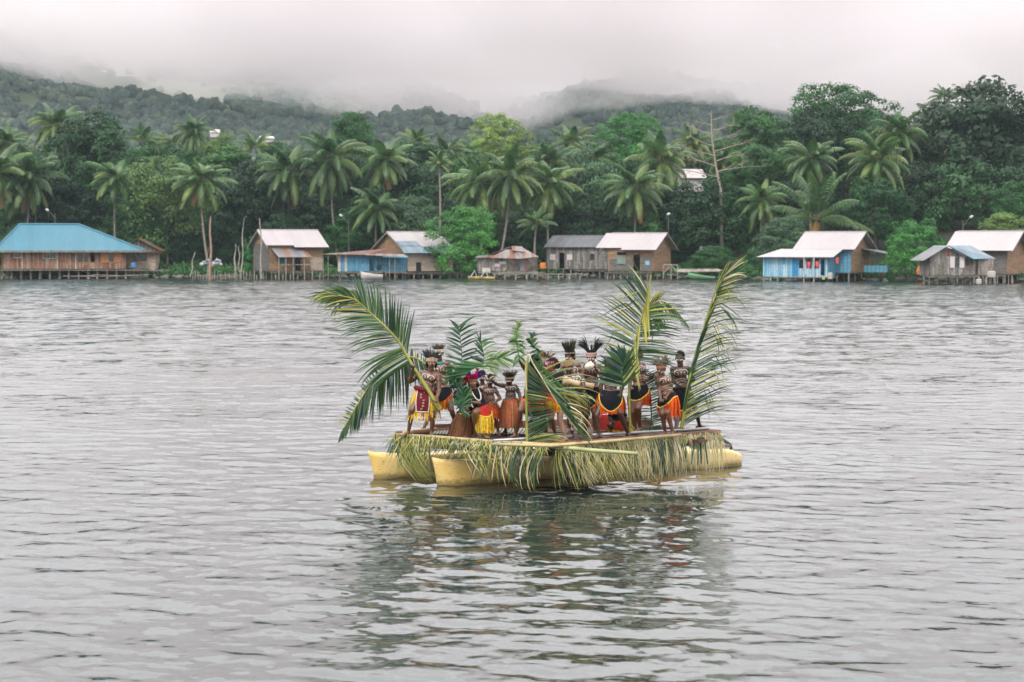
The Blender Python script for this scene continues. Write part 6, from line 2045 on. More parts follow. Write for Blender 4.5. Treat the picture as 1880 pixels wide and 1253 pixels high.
C_PINK = cmat('plume_pink', (0.75, 0.03, 0.20)); C_PURP = cmat('plume_purple', (0.07, 0.02, 0.26)); C_BLUEV = cmat('plume_blue', (0.02, 0.025, 0.30)); C_REDF = cmat('plume_red', (0.55, 0.02, 0.03))
C_CREAM = cmat('drum_cream', (0.55, 0.42, 0.25), .6, .15, 6)
C_SHELL = cmat('shell_white', (0.72, 0.66, 0.58), .5)

WHITE_P = (0.62, 0.58, 0.54)
PEOPLE = []

def person(label, J, k=1.0, skin=SK_D, yaw=0, face='cheeks', chest=True, turn=0, dep=None, Y=None, hk=None, toes=(0, 0), grip=(1, 1), legpaint=False, look=0, group=None, heavy=1.0):
    """J: joint -> photo pixel. depth of the body comes from where the feet touch the deck."""
    dep = dep or {}
    hk = hk or (0.5 + 0.5 * k)
    az = DZ + .075 * k
    aL, aR = on_z(J['anL'][0], J['anL'][1], az), on_z(J['anR'][0], J['anR'][1], az)
    Yb = Y or (aL.y + aR.y) / 2
    D0 = {'head': -.04, 'elL': -.03, 'elR': -.03, 'haL': -.22, 'haR': -.22, 'knL': -.14, 'knR': -.14, 'hip': .0}
    tn = R(turn)
    def P(n, extra=0.0):
        return at(J[n][0], J[n][1], Yb + dep.get(n, D0.get(n, 0.0)) + extra)
    shw = .17 * k
    shL, shR = P('shL', -math.sin(tn) * shw), P('shR', math.sin(tn) * shw)
    hipc = P('hip')
    neckb = (shL + shR) / 2 + Vector((0, 0, .03 * k))
    head = P('head')
    sx = (shR - shL).normalized()
    up = (neckb - hipc).normalized()
    fw = up.cross(sx).normalized()
    if fw.y > 0: fw = -fw
    sx = fw.cross(up) * -1
    if sx.x < 0: sx = -sx
    T = Matrix((sx, -fw, up)).transposed()        # local: x across, y back, z up
    mb = MB()
    def cap(p, q, r0, r1, n=10):
        mb.tube([p, q], [r0, r1], n); mb.ell(p, r0 * .99, n, 8); mb.ell(q, r1 * .99, n, 8)
    def E(c, r, M=None): mb.ell(c, r, 14, 10, M)
    spine = neckb - hipc
    cc = hipc + spine * .72; bc = hipc + spine * .36
    tw = heavy
    shirt_parts = []
    def ET(c, r): E(c, r, T); shirt_parts.append((c, r))
    sw = (shR - shL).length
    ET(cc, (max(.10 * k, sw * .40), .098 * k * tw, max(.12 * k, spine.length * .34)))
    ET(bc, (.118 * k * tw, .092 * k * tw, max(.10 * k, spine.length * .36)))
    ET(hipc + up * .02 * k, (.145 * k * tw, .105 * k * tw, .11 * k))
    # neck, shoulders, collar
    cap(neckb - up * .05 * k, head - Vector((0, 0, .04 * hk)), .056 * k, .05 * k)
    for s in (shL, shR):
        cap(neckb - up * .045 * k, s, .052 * k, .056 * k)
        # pectoral
        E(cc + (s - neckb) * .5 + fw * .055 * k + up * .03 * k, (.065 * k, .045 * k, .05 * k), T)
    # head
    hy = R(yaw)
    hf = Vector((math.sin(hy), -math.cos(hy), -.05)).normalized()
    hu = (head - neckb); hu = (hu.normalized() * .35 + Vector((0, 0, 1)) * .65).normalized()
    hx = hf.cross(hu).normalized() * -1; hf = hu.cross(hx) * -1
    hf = hx.cross(hu)
    if hf.dot(Vector((math.sin(hy), -math.cos(hy), 0))) < 0: hf = -hf
    HM = Matrix((hx, -hf, hu)).transposed()
    def HP(x, f, z): return head + hx * x * hk + hf * f * hk + hu * z * hk
    def HE(x, f, z, r): E(HP(x, f, z), [a * hk for a in r], HM)
    HE(0, -.015, .030, (.078, .094, .088))
    HE(0, .018, -.030, (.064, .070, .082))
    HE(0, .040, -.085, (.040, .038, .030))
    HE(0, .078, .022, (.052, .018, .014))
    mb.tube([HP(0, .086, .015), HP(0, .108, -.022)], [.012 * hk, .018 * hk], 8); HE(0, .100, -.026, (.024, .018, .013))
    HE(0, .084, -.058, (.030, .016, .012)); HE(0, .082, -.070, (.026, .014, .010))
    for sg in (-1, 1):
        HE(sg * .040, .060, -.020, (.026, .024, .022))
        HE(sg * .080, -.005, -.005, (.012, .022, .034))
    # arms and hands
    def arm(sh, el, ha, sg, gr):
        cap(sh, el, .052 * k, .040 * k); mb.ell(sh.lerp(el, .35), .054 * k, 10, 8)
        d = (ha - el).normalized()
        wr = ha - d * .05 * k
        mb.ell(el.lerp(wr, .25), .045 * k, 10, 8)
        cap(el, wr, .040 * k, .026 * k)
        a = d.cross(Vector((0, 1, 0)))
        a = a.normalized() if a.length > .1 else Vector((1, 0, 0))
        n = a.cross(d).normalized()
        HMx = Matrix((a, n, d)).transposed()
        E(ha, (.040 * k, .019 * k, .048 * k), HMx)
        for f in range(4):
            b = ha + d * .036 * k + a * (f - 1.5) * .021 * k
            L = (.036, .041, .038, .030)[f] * k
            bend = (.35 + 1.15 * gr)
            d1 = (d * math.cos(bend * .5) - n * math.sin(bend * .5)); d2 = (d * math.cos(bend * 1.5) - n * math.sin(bend * 1.5))
            p1 = b + d1 * L; p2 = p1 + d2 * L * .8
            cap(b, p1, .0105 * k, .0100 * k, 7); cap(p1, p2, .0100 * k, .0085 * k, 7)
        tb = ha - d * .01 * k - a * sg * .030 * k
        t1 = tb + (d * .6 - a * sg * .8 - n * .3).normalized() * .036 * k; t2 = t1 + (d * .8 - n * .6 * gr).normalized() * .028 * k
        cap(tb, t1, .013 * k, .0115 * k, 7); cap(t1, t2, .0115 * k, .0095 * k, 7)
    elL, elR, haL, haR = P('elL'), P('elR'), P('haL'), P('haR')
    arm(shL, elL, haL, -1, grip[0]); arm(shR, elR, haR, 1, grip[1])
    # legs
    def leg(hs, kn, an, toe):
        hp = hipc + sx * hs * .085 * k - up * .03 * k
        cap(hp, kn, .088 * k, .055 * k); mb.ell(hp.lerp(kn, .3), .088 * k, 12, 8)
        cf = kn.lerp(an, .3); back = (an - kn).normalized().cross(Vector((1, 0, 0))).normalized()
        if back.y < 0: back = -back
        cap(kn, cf + back * .012, .052 * k, .054 * k); cap(cf + back * .012, an, .052 * k, .031 * k)
        ta = R(toe); td = Vector((math.sin(ta), -math.cos(ta), 0)); tp = Vector((math.cos(ta), math.sin(ta), 0))
        g = Vector((an.x, an.y, DZ))
        cap(g - td * .045 * k + Vector((0, 0, .030 * k)), g + td * .10 * k + Vector((0, 0, .026 * k)), .030 * k, .027 * k)
        E(g + td * .11 * k + Vector((0, 0, .022 * k)), (.046 * k, .05 * k, .022 * k), Matrix.Rotation(ta, 3, 'Z'))
        cap(an, g + td * .05 * k + Vector((0, 0, .035 * k)), .033 * k, .03 * k)
        for q in range(5):
            b = g + td * .145 * k + tp * (q - 2) * .019 * k + Vector((0, 0, .014 * k))
            cap(b, b + td * (.032 - .003 * abs(q - 1)) * k, .0115 * k, .0095 * k, 6)
        return hp
    knL, knR = P('knL'), P('knR')
    leg(-1, knL, aL, toes[0]); leg(1, knR, aR, toes[1])
    base = Vector((hipc.x, Yb, DZ))
    mb.v = [tuple(Vector(p) - base) for p in mb.v]
    o = mb.build('person', skin); o.location = base
    tag(o, label, 'person', group)
    m = o.modifiers.new('join', 'REMESH'); m.mode = 'VOXEL'; m.voxel_size = .0095 if k > .8 else .0085; m.use_smooth_shade = True
    m2 = o.modifiers.new('soft', 'SMOOTH'); m2.factor = .5; m2.iterations = 2
    d = dict(o=o, base=base, head=head, hx=hx, hf=hf, hu=hu, HM=HM, hk=hk, k=k, T=T, sx=sx, fw=fw, up=up, hipc=hipc, neckb=neckb, cc=cc, bc=bc,
             shL=shL, shR=shR, elL=elL, elR=elR, haL=haL, haR=haR, knL=knL, knR=knR, aL=aL, aR=aR, Y=Yb, face=face, chest=chest, legpaint=legpaint,
             spine=spine.length, shirt=shirt_parts, HP=HP, look=look)
    PEOPLE.append(d)
    return d

def child(d, mb, name, mats, smooth=False):
    mb.v = [tuple(Vector(p) - d['base']) for p in mb.v]
    return mb.build(name, mats, d['o'], smooth)

def headband(d, h=.05, z=.035, mat=None, peak=0, name='headband', stripes=None):
    mb = MB(); n = 28; hk = d['hk']; HP = d['HP']
    V = []; F = []
    for i in range(n):
        a = 2 * math.pi * i / n
        x, f = .086 * math.sin(a), .106 * math.cos(a) - .010
        pk = peak * max(0, math.cos(a)) ** 4
        for (s, zz) in ((1.0, z - h / 2 - .004 * math.cos(a)), (1.05, z - h / 2), (1.10, z + h / 2 + pk), (1.04, z + h / 2 + pk)):
            V.append(HP(x * s, f * s + (.0), zz))
    for i in range(n):
        j = (i + 1) % n
        for q in range(4):
            q2 = (q + 1) % 4
            F.append((i * 4 + q, j * 4 + q, j * 4 + q2, i * 4 + q2))
    mb.add(V, F)
    ob = child(d, mb, name, [mat or C_TAN])
    if stripes:
        sm = MB(); rg = random.Random(int(d['head'].x * 100))
        for i in range(11):
            a = -1.3 + 2.6 * i / 10
            x, f = .0965 * math.sin(a), .1185 * math.cos(a) - .010
            c1 = HP(x, f, z - h * .32); c2 = HP(x + .006, f, z + h * .36 + peak * max(0, math.cos(a)) ** 4 * .7)
            sm.tube([c1, c2], .0042 * hk, 5)
        sm_o = child(d, sm, 'band_pattern', [stripes])
    return ob

def feathers(d, n=60, ln=(.08, .14), mats=None, el=(20, 85), az=(0, 360), z=.06, droop=0, w=.008, name='feathers', seed=1, wts=None, back=.0):
    """feathers rising from the crown of the head; el = elevation range, az measured from the face (0) round the head"""
    rg = random.Random(seed); mb = MB(); hk = d['hk']; hx, hf, hu = d['hx'], d['hf'], d['hu']
    for i in range(n):
        a = R(rg.uniform(*az)); e = R(rg.uniform(*el)); L = rg.uniform(*ln) * hk * 1.25
        r = .78
        x, f = .082 * math.sin(a) * r, .100 * math.cos(a) * r - .012 - back
        p = d['HP'](x, f, z + rg.uniform(-.015, .02))
        dirn = (hx * math.sin(a) * math.cos(e) + hf * math.cos(a) * math.cos(e) + hu * math.sin(e)).normalized()
        pts = [p]; q = p.copy(); dd = dirn.copy()
        for s in range(5):
            dd = (dd + Vector((0, 0, -droop * (s + 1) / 5 * .6)) + Vector((rg.uniform(-.05, .05), rg.uniform(-.05, .05), 0))).normalized()
            q = q + dd * L / 5; pts.append(q.copy())
        side = dirn.cross(Vector((0, 1, 0))); side = side.normalized() if side.length > .1 else hx
        side = (side + Vector((0, rg.uniform(-.6, .6), 0))).normalized()
        if wts is not None: mb.mi = rg.choices(range(len(mats)), wts)[0]
        elif len(mats) > 1: mb.mi = min(len(mats) - 1, int(abs(math.sin(a / 2)) * len(mats) * .999))
        mb.strip(pts, [w * .5, w, w * 1.1, w, w * .7, w * .2], side)
    return child(d, mb, name, mats)

def hair(d, mat=None, size=1.0, long=0.0, fuzz=60, seed=2, bun=False):
    mb = MB(); hk = d['hk']; HP = d['HP']
    r = [.084 * size * hk, .098 * size * hk, .088 * size * hk]
    mb.ell(HP(0, -.024, .045), r, 14, 9, d['HM'])
    if long:
        for sg in (-1, 1): mb.ell(HP(sg * .075, -.045, -.05), (.045 * hk * long, .05 * hk, .085 * hk * long), 10, 8, d['HM'])
        mb.ell(HP(0, -.07, -.03), (.09 * hk, .045 * hk, .11 * hk * long), 10, 8, d['HM'])
    if bun: mb.ell(HP(0, -.115, -.02), (.05 * hk, .06 * hk, .075 * hk), 10, 8, d['HM'])
    rg = random.Random(seed)
    for i in range(fuzz):
        v = Vector((rg.gauss(0, 1), rg.gauss(0, 1), abs(rg.gauss(0, 1)) * .8 + (-.4 if long else .1))).normalized()
        c = HP(0, -.024, .045); q = d['HM'] @ Vector((v.x * r[0], v.y * r[1], v.z * r[2]))
        p = c + q * .95; e = c + q * rg.uniform(1.08, 1.2)
        mb.strip([p, e], [.012 * hk, .003 * hk], d['hx'])
    return child(d, mb, 'hair', [mat or C_HAIR], False)

def skirt(d, bot, xl, xr, cloth=C_BLACK, fringe=(C_ORA, C_ORAD), edge=C_YELB, f=(.30, .80), pw=1.4, n=120, w=.016, front=None, up=.05, top_rx=1.0, panel=None, band=None, seed=3, jag=.1, dbot=0.0, ry=None):
    """waist cloth with long front and hanging fringe; bot = photo y of the hem, xl/xr = hem left and right photo x"""
    k = d['k']; rg = random.Random(seed)
    tc_ = d['hipc'] + d['up'] * up * k
    b0 = at((xl + xr) / 2, bot, d['Y'] - .02 + dbot)
    s = FPX / d['Y']
    rxb = (xr - xl) / 2 / s; ryb = ry if ry is not None else max(.13 * k, rxb * .62)
    rxt, ryt = .150 * k * top_rx, .118 * k
    X, F_ = Vector((1, 0, 0)), Vector((0, -1, 0))
    tx = d['sx']; tf = d['fw']
    def pos(a, t, off=0.0):
        p = tc_ + tx * (math.sin(a) * (rxt + off)) + tf * (math.cos(a) * (ryt + off))
        q = b0 + X * (math.sin(a) * (rxb + off)) + F_ * (math.cos(a) * (ryb + off))
        r = p.lerp(q, t)
        bulge = .035 * k * math.sin(math.pi * min(1, t * 1.1)) + .012 * k * math.sin(a * 9 + seed) * t
        return r + (X * math.sin(a) + F_ * math.cos(a)) * bulge
    fa = R(front or 0)
    def bl(a):
        c = max(0, math.cos(a - fa))
        return f[0] + (f[1] - f[0]) * c ** pw
    # cloth
    na, nz = 40, 7; V = []; Fc = []
    for i in range(na):
        a = 2 * math.pi * i / na
        for j in range(nz): V.append(pos(a, bl(a) * j / (nz - 1), .012))
    for i in range(na):
        i2 = (i + 1) % na
        for j in range(nz - 1): Fc.append((i * nz + j, i * nz + j + 1, i2 * nz + j + 1, i2 * nz + j))
    mb = MB(); mb.add(V, Fc)
    ob = child(d, mb, 'waist_cloth', [cloth], True)
    if edge:
        mb = MB(); mb.tube([pos(2 * math.pi * i / na, bl(2 * math.pi * i / na), .016) for i in range(na + 1)], .010 * k, 5); child(d, mb, 'cloth_edge', [edge])
    if band:
        mb = MB(); mb.tube([pos(2 * math.pi * i / na, .03, .02) for i in range(na + 1)], .022 * k, 6); child(d, mb, 'belt', [band])
    mb = MB()
    for i in range(n):
        a = 2 * math.pi * (i + rg.random()) / n
        t0 = bl(a) - .04; t1 = rg.uniform(1 - jag, 1 + jag)
        if t1 < t0 + .08: t1 = t0 + .1
        off = rg.uniform(.0, .02); sw = rg.uniform(-.07, .07)
        pts = [pos(a + sw * q / 4, t0 + (t1 - t0) * q / 4, off) for q in range(5)]
        mb.mi = rg.randrange(len(fringe))
        side = (X * math.cos(a) - F_ * math.sin(a) + Vector((rg.uniform(-.3, .3), rg.uniform(-.5, .5), 0))).normalized()
        mb.strip(pts, [w, w, w, w * .9, w * .5], side)
    child(d, mb, 'fringe', list(fringe))
    return pos, bl

def armband(d, p, q, t, mats=None, s=.05, n=60, seed=1):
    mb = MB(); c = p.lerp(q, t)
    leafclump(mb, c, (s * 1.3, s * 1.3, s), n, seed, .028)
    child(d, mb, 'leaf_armband', mats or [BM[0], S_DEEP])

def shirt(d, mat, sleeves=.5, gain=1.12, low=True):
    mb = MB(); k = d['k']
    for (c, r) in d['shirt'][: 3 if low else 2]: mb.ell(c, [a * gain + .006 for a in r], 14, 10, d['T'])
    for s, e in ((d['shL'], d['elL']), (d['shR'], d['elR'])):
        nb = d['neckb'] - d['up'] * .06 * k
        mb.tube([nb, s], [.06 * k, .066 * k], 10); mb.ell(s, .068 * k, 10, 8)
        mb.tube([s, s.lerp(e, sleeves)], [.066 * k, .058 * k], 10)
    o = child(d, mb, 'shirt', [mat])
    m = o.modifiers.new('join', 'REMESH'); m.mode = 'VOXEL'; m.voxel_size = .012; m.use_smooth_shade = True
    m = o.modifiers.new('soft', 'SMOOTH'); m.factor = .5; m.iterations = 4
    return o

def necklace(d, mat=C_SHELL, drop=.16, r=.011, n=30):
    mb = MB(); k = d['k']; nb = d['neckb']
    for i in range(n):
        t = i / (n - 1) * 2 - 1
        x = math.sin(t * 1.57) * .07 * k
        z = -.02 - drop * (1 - t * t)
        p = nb + d['sx'] * x + d['fw'] * (.085 + .045 * (1 - t * t)) * k + d['up'] * z * k
        mb.ell(p, r * k, 5, 4)
    child(d, mb, 'necklace', [mat])

# ---- the dancers, left to right
d = person('man in a maroon apron and yellow fringe gripping the huge swung palm frond',
    dict(head=(792.5, 665), shL=(775, 685), shR=(806, 690), elL=(753, 701), haL=(759, 673), elR=(806, 716), haR=(800, 737), hip=(781, 719),
         knL=(757, 753), knR=(795, 763), anL=(750, 793), anR=(792, 794)), 1.0, SK_M, 8, 'lines', turn=-12, toes=(-40, 5), heavy=1.1,
         dep=dict(elL=-.02, haL=-.30, haR=-.44, elR=-.12))
hair(d, C_HAIR, 1.05, .75, 70); headband(d, .062, .045, C_TAN, .03, stripes=C_WHITE)
feathers(d, 90, (.09, .17), [C_PLUME, C_HAIRB], (25, 80), (70, 290), .06, 0, .010, seed=3, wts=(3, 1))
pos, bl = skirt(d, 764, 750, 808, C_YEL, (C_YEL, C_YEL, C_YELB), None, (.12, .3), n=210, seed=4, jag=.22, w=.018)
mb = MB(); V = []; F = []
for j in range(9):
    t = j / 8 * .80
    for i in range(9):
        a = (i / 8 - .5) * 1.15 * (1 - .35 * (j / 8))
        V.append(pos(a - .1, .02 + t, .030))
for j in range(8):
    for i in range(8): a = j * 9 + i; F.append((a, a + 9, a + 10, a + 1))
mb.add(V, F); child(d, mb, 'apron', [C_MAROON], True)
mb = MB()
ed = [V[j * 9] for j in range(9)] + [V[72 + i] for i in range(1, 9)] + [V[j * 9 + 8] for j in range(7, -1, -1)]
mb.tube([Vector(p) for p in ed], .010, 5); child(d, mb, 'apron_edge', [C_WHITE])
mb = MB(); rg = random.Random(2)
for i in range(9):
    c = Vector(V[(i % 8) * 9 + 4]) + Vector((rg.uniform(-.035, .035), -.012, 0))
    mb.tube([c + Vector((.022 * math.cos(q * .9) * (1 - q / 9), -.004, .022 * math.sin(q * .9) * (1 - q / 9))) for q in range(9)], .0035, 4)
child(d, mb, 'apron_embroidery', [C_WHITE])
mb = MB(); mb.tube([pos(2 * math.pi * i / 40, .05, .035) for i in range(41)], .04, 6); child(d, mb, 'waist_band', [C_MAROON])
armband(d, d['shL'], d['elL'], .45, s=.06, seed=5); armband(d, d['shR'], d['elR'], .3, s=.05, seed=6)
mb = MB(); c = d['elL'].lerp(d['haL'], .15); mb.tube([c, c + Vector((0, 0, .03))], .05, 8); child(d, mb, 'red_cuff', [C_RED])

d = person('shouting man with a white headband standing behind the man in the maroon apron',
    dict(head=(805.5, 648), shL=(795, 669), shR=(822, 668), elL=(792, 692), haL=(800, 703), elR=(829, 690), haR=(815, 701), hip=(813, 716),
         knL=(792, 755), knR=(829, 753), anL=(778, 786), anR=(837, 781)), 1.0, SK_M, -5, 'band', turn=0, toes=(-60, 20))
hair(d, C_HAIRB, 1.0, 0, 120, 5); headband(d, .06, .045, C_WHITE, stripes=None)
feathers(d, 110, (.05, .09), [C_HAIRB, C_OLIVE], (10, 88), (0, 360), .07, 0, .006, seed=6, wts=(3, 1))
skirt(d, 752, 797, 826, C_BLACK, (C_YEL, C_ORA), C_ORA, (.3, .7), seed=6, front=-20)
armband(d, d['shR'], d['elR'], .4, s=.07, n=110, seed=7)
mb = MB(); nb = d['neckb']
for i in range(12): mb.ell(nb + d['sx'] * (i - 6) * .012 + d['fw'] * .085 + Vector((0, 0, -.02 + .01 * (i % 3))), .016, 6, 5)
child(d, mb, 'turquoise_beads', [cmat('turquoise', (.05, .35, .33))])

d = person('crouching woman with a red feather headdress and long brown raffia skirt',
    dict(head=(849, 706), shL=(838, 722), shR=(858, 722), elL=(836, 738), haL=(846, 742), elR=(862, 738), haR=(854, 744), hip=(856, 757),
         knL=(842, 777), knR=(864, 778), anL=(846, 796), anR=(866, 796)), .85, SK_D, 15, 'cheeks', chest=False, toes=(-30, 0))
shirt(d, C_BLACK); hair(d, C_HAIR, 1.0, .6, 30); headband(d, .04, .05, C_ORA)
feathers(d, 70, (.07, .14), [C_REDF], (5, 70), (-80, 160), .07, .5, .016, seed=8)
skirt(d, 801, 822, 867, C_YELB, (C_BROWN, C_BROWND, C_BROWN), None, (.10, .14), ry=.36, n=420, seed=8, w=.013, band=C_BLACK, jag=.05)

d = person('kneeling woman in black with pink and purple headdress and shell necklace',
    dict(head=(868.5, 702), shL=(859, 719), shR=(881, 719), elL=(862, 741), haL=(857, 751), elR=(884, 740), haR=(862, 739), hip=(884, 751),
         knL=(872, 757), knR=(896, 776), anL=(872, 796), anR=(889, 797)), .92, SK_L, -4, 'glow', chest=False, toes=(-40, 30), turn=10,
         dep=dict(knL=-.3, knR=-.05, haR=-.25))
shirt(d, C_BLACK, .6); hair(d, C_HAIR, 1.0, .8, 20); headband(d, .038, .05, C_TAN)
feathers(d, 90, (.07, .125), [C_PINK, C_PINK, C_PURP, C_BLUEV], (25, 85), (-130, 130), .07, 0, .03, seed=9)
necklace(d, C_SHELL, .20, .014, 40)
skirt(d, 792, 873, 905, C_RED, (C_YEL, C_YEL, C_YELB), C_YELB, (.2, .45), n=200, seed=9, w=.022, front=30, jag=.1)

d = person('half hidden youth behind the kneeling woman, lifting one hand above her headdress',
    dict(head=(885, 692), shL=(877, 708), shR=(896, 709), elL=(870, 695), haL=(877, 678), elR=(899, 724), haR=(896, 738), hip=(888, 742),
         knL=(882, 764), knR=(893, 764), anL=(882, 788), anR=(893, 788)), .8, SK_M, 0, 'cheeks')
hair(d); skirt(d, 768, 878, 899, C_RAFR, (C_RAFR, C_ORA), None, (.15, .15), seed=10)

d = person('boy in a shell-trimmed cap with one hand on his hip and an orange skirt',
    dict(head=(900, 699), shL=(890, 713), shR=(908, 714), elL=(886, 727), haL=(890, 738), elR=(918, 731), haR=(908, 741), hip=(900, 744),
         knL=(897, 770), knR=(911, 771), anL=(899, 793), anR=(915, 794)), .78, SK_M, -8, 'band', toes=(-10, 10))
hair(d, C_HAIR, 1.0, 0, 60); headband(d, .05, .05, C_BROWN)
mb = MB(); rg = random.Random(5)
for i in range(30):
    a = rg.uniform(-1.6, 1.6); mb.ell(d['HP'](.098 * math.sin(a), .115 * math.cos(a) - .01, .05 + rg.uniform(-.02, .05)), .014, 5, 4)
child(d, mb, 'shell_trim', [C_SHELL])
feathers(d, 60, (.05, .11), [C_RAFO, C_HAIRB], (0, 60), (0, 360), .07, .2, .007, seed=11, wts=(1, 2))
skirt(d, 768, 892, 916, C_RAFR, (C_ORA, C_RAFR, C_BROWN), None, (.2, .2), ry=.2, n=170, seed=11, w=.014)
armband(d, d['elL'], d['shL'], .6, s=.03, n=14, seed=2)

d = person('boy with a straw headband stretching his arm towards the boy in the shell-trimmed cap',
    dict(head=(935.5, 697), shL=(927, 709), shR=(946, 710), elL=(912, 706), haL=(902, 698), elR=(954, 724), haR=(957, 743), hip=(938, 737),
         knL=(931, 766), knR=(945, 768), anL=(928, 792), anR=(947, 793)), .85, SK_D, -30, 'band', toes=(-60, -10))
hair(d, C_HAIR, 1.0, 0, 60); headband(d, .042, .040, C_TAN, stripes=C_WHITE)
feathers(d, 110, (.07, .12), [C_HAIRB, C_PLUME], (25, 80), (0, 360), .06, 0, .007, seed=12, wts=(2, 1))
skirt(d, 782, 918, 957, C_RAFR, (C_RAFR, C_RAFO, C_RAFR, C_BROWN), None, (.1, .1), ry=.27, n=260, seed=12, w=.014)
armband(d, d['shR'], d['elR'], .3, s=.045, seed=3)

d = person('woman hidden behind the bent frond, raising a light green leafy branch',
    dict(head=(984, 664), shL=(971, 684), shR=(990, 686), elL=(963, 676), haL=(953, 662), elR=(984, 704), haR=(969, 716), hip=(974, 738),
         knL=(956, 754), knR=(998, 768), anL=(947, 797), anR=(1003, 797)), 1.0, SK_M, 150, 'none', chest=False, toes=(-50, 20), dep=dict(knL=-.25))
hair(d, C_HAIR, 1.12, .7, 50); shirt(d, C_BLACK, .3)
skirt(d, 762, 958, 992, C_ORA, (C_ORA, C_ORAD), C_ORAD, (.3, .6), seed=13)

d = person('smiling woman in a feather crown and white beaded band behind the singing woman',
    dict(head=(1002.5, 663), shL=(992, 683), shR=(1012, 684), elL=(987, 701), haL=(993, 685), elR=(1014, 703), haR=(1006, 712), hip=(1003, 724),
         knL=(998, 755), knR=(1009, 756), anL=(998, 788), anR=(1012, 788)), .95, SK_L, -15, 'glow', chest=False)
hair(d, C_HAIR, 1.0, .8, 20); headband(d, .042, .045, C_WHITE, stripes=C_RED); shirt(d, C_BROWN, .4)
feathers(d, 46, (.08, .14), [C_TAN, C_HAIRB, C_CREAM], (30, 80), (-120, 120), .07, 0, .014, seed=14, wts=(2, 2, 1))
skirt(d, 758, 992, 1016, C_RED, (C_RED, C_ORA), C_YELB, (.3, .6), seed=14)

d = person('woman in a black top with a maroon headband singing into a microphone',
    dict(head=(1013, 670), shL=(1004, 689), shR=(1030, 689), elL=(999, 702), haL=(1001, 678), elR=(1037, 712), haR=(1034, 728), hip=(1022, 726),
         knL=(1012, 768), knR=(1028, 770), anL=(1019, 796), anR=(1039, 803)), .98, SK_L, -62, 'none', chest=False, toes=(-30, -25), turn=15, dep=dict(haL=-.2, haR=-.1))
hair(d, C_HAIR, 1.02, .3, 30, bun=True); headband(d, .05, .055, C_MAROON, .012, stripes=C_WHITE); shirt(d, C_BLACK, .55)
skirt(d, 756, 1008, 1034, C_RED, (C_YEL, C_YEL, C_ORA), C_ORA, (.25, .45), n=150, seed=15, w=.02)
mc = MB(); h0 = d['haL']; mc.tube([h0 + Vector((0, -.03, -.05)), h0 + Vector((.015, -.03, .06))], [.012, .016], 8); mc.mi = 1; mc.ell(h0 + Vector((.02, -.03, .085)), .028, 10, 8)
tag(mc.build('microphone', [C_HAIR, cmat('mic_pink', (.45, .25, .38), .5)]), 'pinkish-headed microphone held to the mouth of the singing woman', 'microphone')

d = person('bearded man in a tall patterned cap and grass skirt with painted legs holding a drum',
    dict(head=(1043.5, 674), shL=(1036, 690), shR=(1067, 691), elL=(1036, 712), haL=(1048, 712), elR=(1072, 713), haR=(1050, 714), hip=(1059, 727),
         knL=(1050, 763), knR=(1064, 763), anL=(1050, 797), anR=(1065, 797)), 1.05, SK_D, -22, 'dots', toes=(-25, 0), legpaint=True, heavy=1.15, dep=dict(haR=-.3, haL=-.28, elR=-.1))
hair(d, C_HAIR, .98, 0, 20); headband(d, .085, .07, C_TAN, name='patterned_cap', stripes=C_CREAM)
skirt(d, 764, 1041, 1082, C_RAFR, (C_OLIVE, C_BROWND, C_OLIVE), None, (.06, .06), n=320, seed=16, w=.012)
mb = MB()
for i in range(60):
    a = 6.28 * i / 60; c = d['hipc'] + d['up'] * .05
    p = c + d['sx'] * .175 * math.sin(a) + d['fw'] * .14 * math.cos(a); mb.strip([p, p + Vector((.03 * math.sin(a), -.02 * math.cos(a), -.12))], [.02, .008], Vector((math.cos(a), math.sin(a), 0)))
child(d, mb, 'orange_waist_fringe', [C_RAFR])
mb = MB(); 
for i in range(15):
    t = (i / 14 * 2 - 1); p = d['neckb'] + d['sx'] * .08 * t + d['fw'] * (.10) + d['up'] * (-.03 - .05 * (1 - t * t)); mb.tube([p, p + d['sx'] * .02 * t + Vector((0, -.01, -.035))], [.007, .003], 4)
child(d, mb, 'tooth_necklace', [C_SHELL])
c = d['shR'].lerp(d['elR'], .45); mb = MB(); dd_ = (d['elR'] - d['shR']).normalized(); mb.tube([c - dd_ * .022, c - dd_ * .012], .056, 10); mb.tube([c + dd_ * .012, c + dd_ * .022], .055, 10); child(d, mb, 'white_armbands', [C_WHITE])
dr = MB(); a = at(1034, 698, d['Y'] - .34); b = at(1063, 706, d['Y'] - .26)
dr.tube([a, a.lerp(b, .12), a.lerp(b, .45), a.lerp(b, .75), b], [.085, .082, .05, .055, .066], 14)
tag(dr.build('hand_drum', C_CREAM, smooth=True), 'cream hourglass hand drum under the arm of the man in the patterned cap', 'drum')

d = person('man with very tall bristling hair behind the man in the patterned cap',
    dict(head=(1046, 655), shL=(1034, 674), shR=(1062, 671), elL=(1030, 694), haL=(1034, 712), elR=(1071, 694), haR=(1080, 706), hip=(1052, 716),
         knL=(1046, 752), knR=(1062, 752), anL=(1044, 786), anR=(1063, 786)), 1.0, SK_M, -20, 'cheeks')
hair(d, C_HAIR, 1.15, .3, 120, 6); headband(d, .04, .075, C_HAIRB, stripes=C_WHITE)
feathers(d, 170, (.13, .20), [C_HAIRB, C_PLUME, C_OLIVE], (58, 88), (0, 360), .08, 0, .007, seed=17, wts=(2, 2, 1))
skirt(d, 762, 1040, 1066, C_BLACK, (C_ORA,), C_YELB, seed=17)

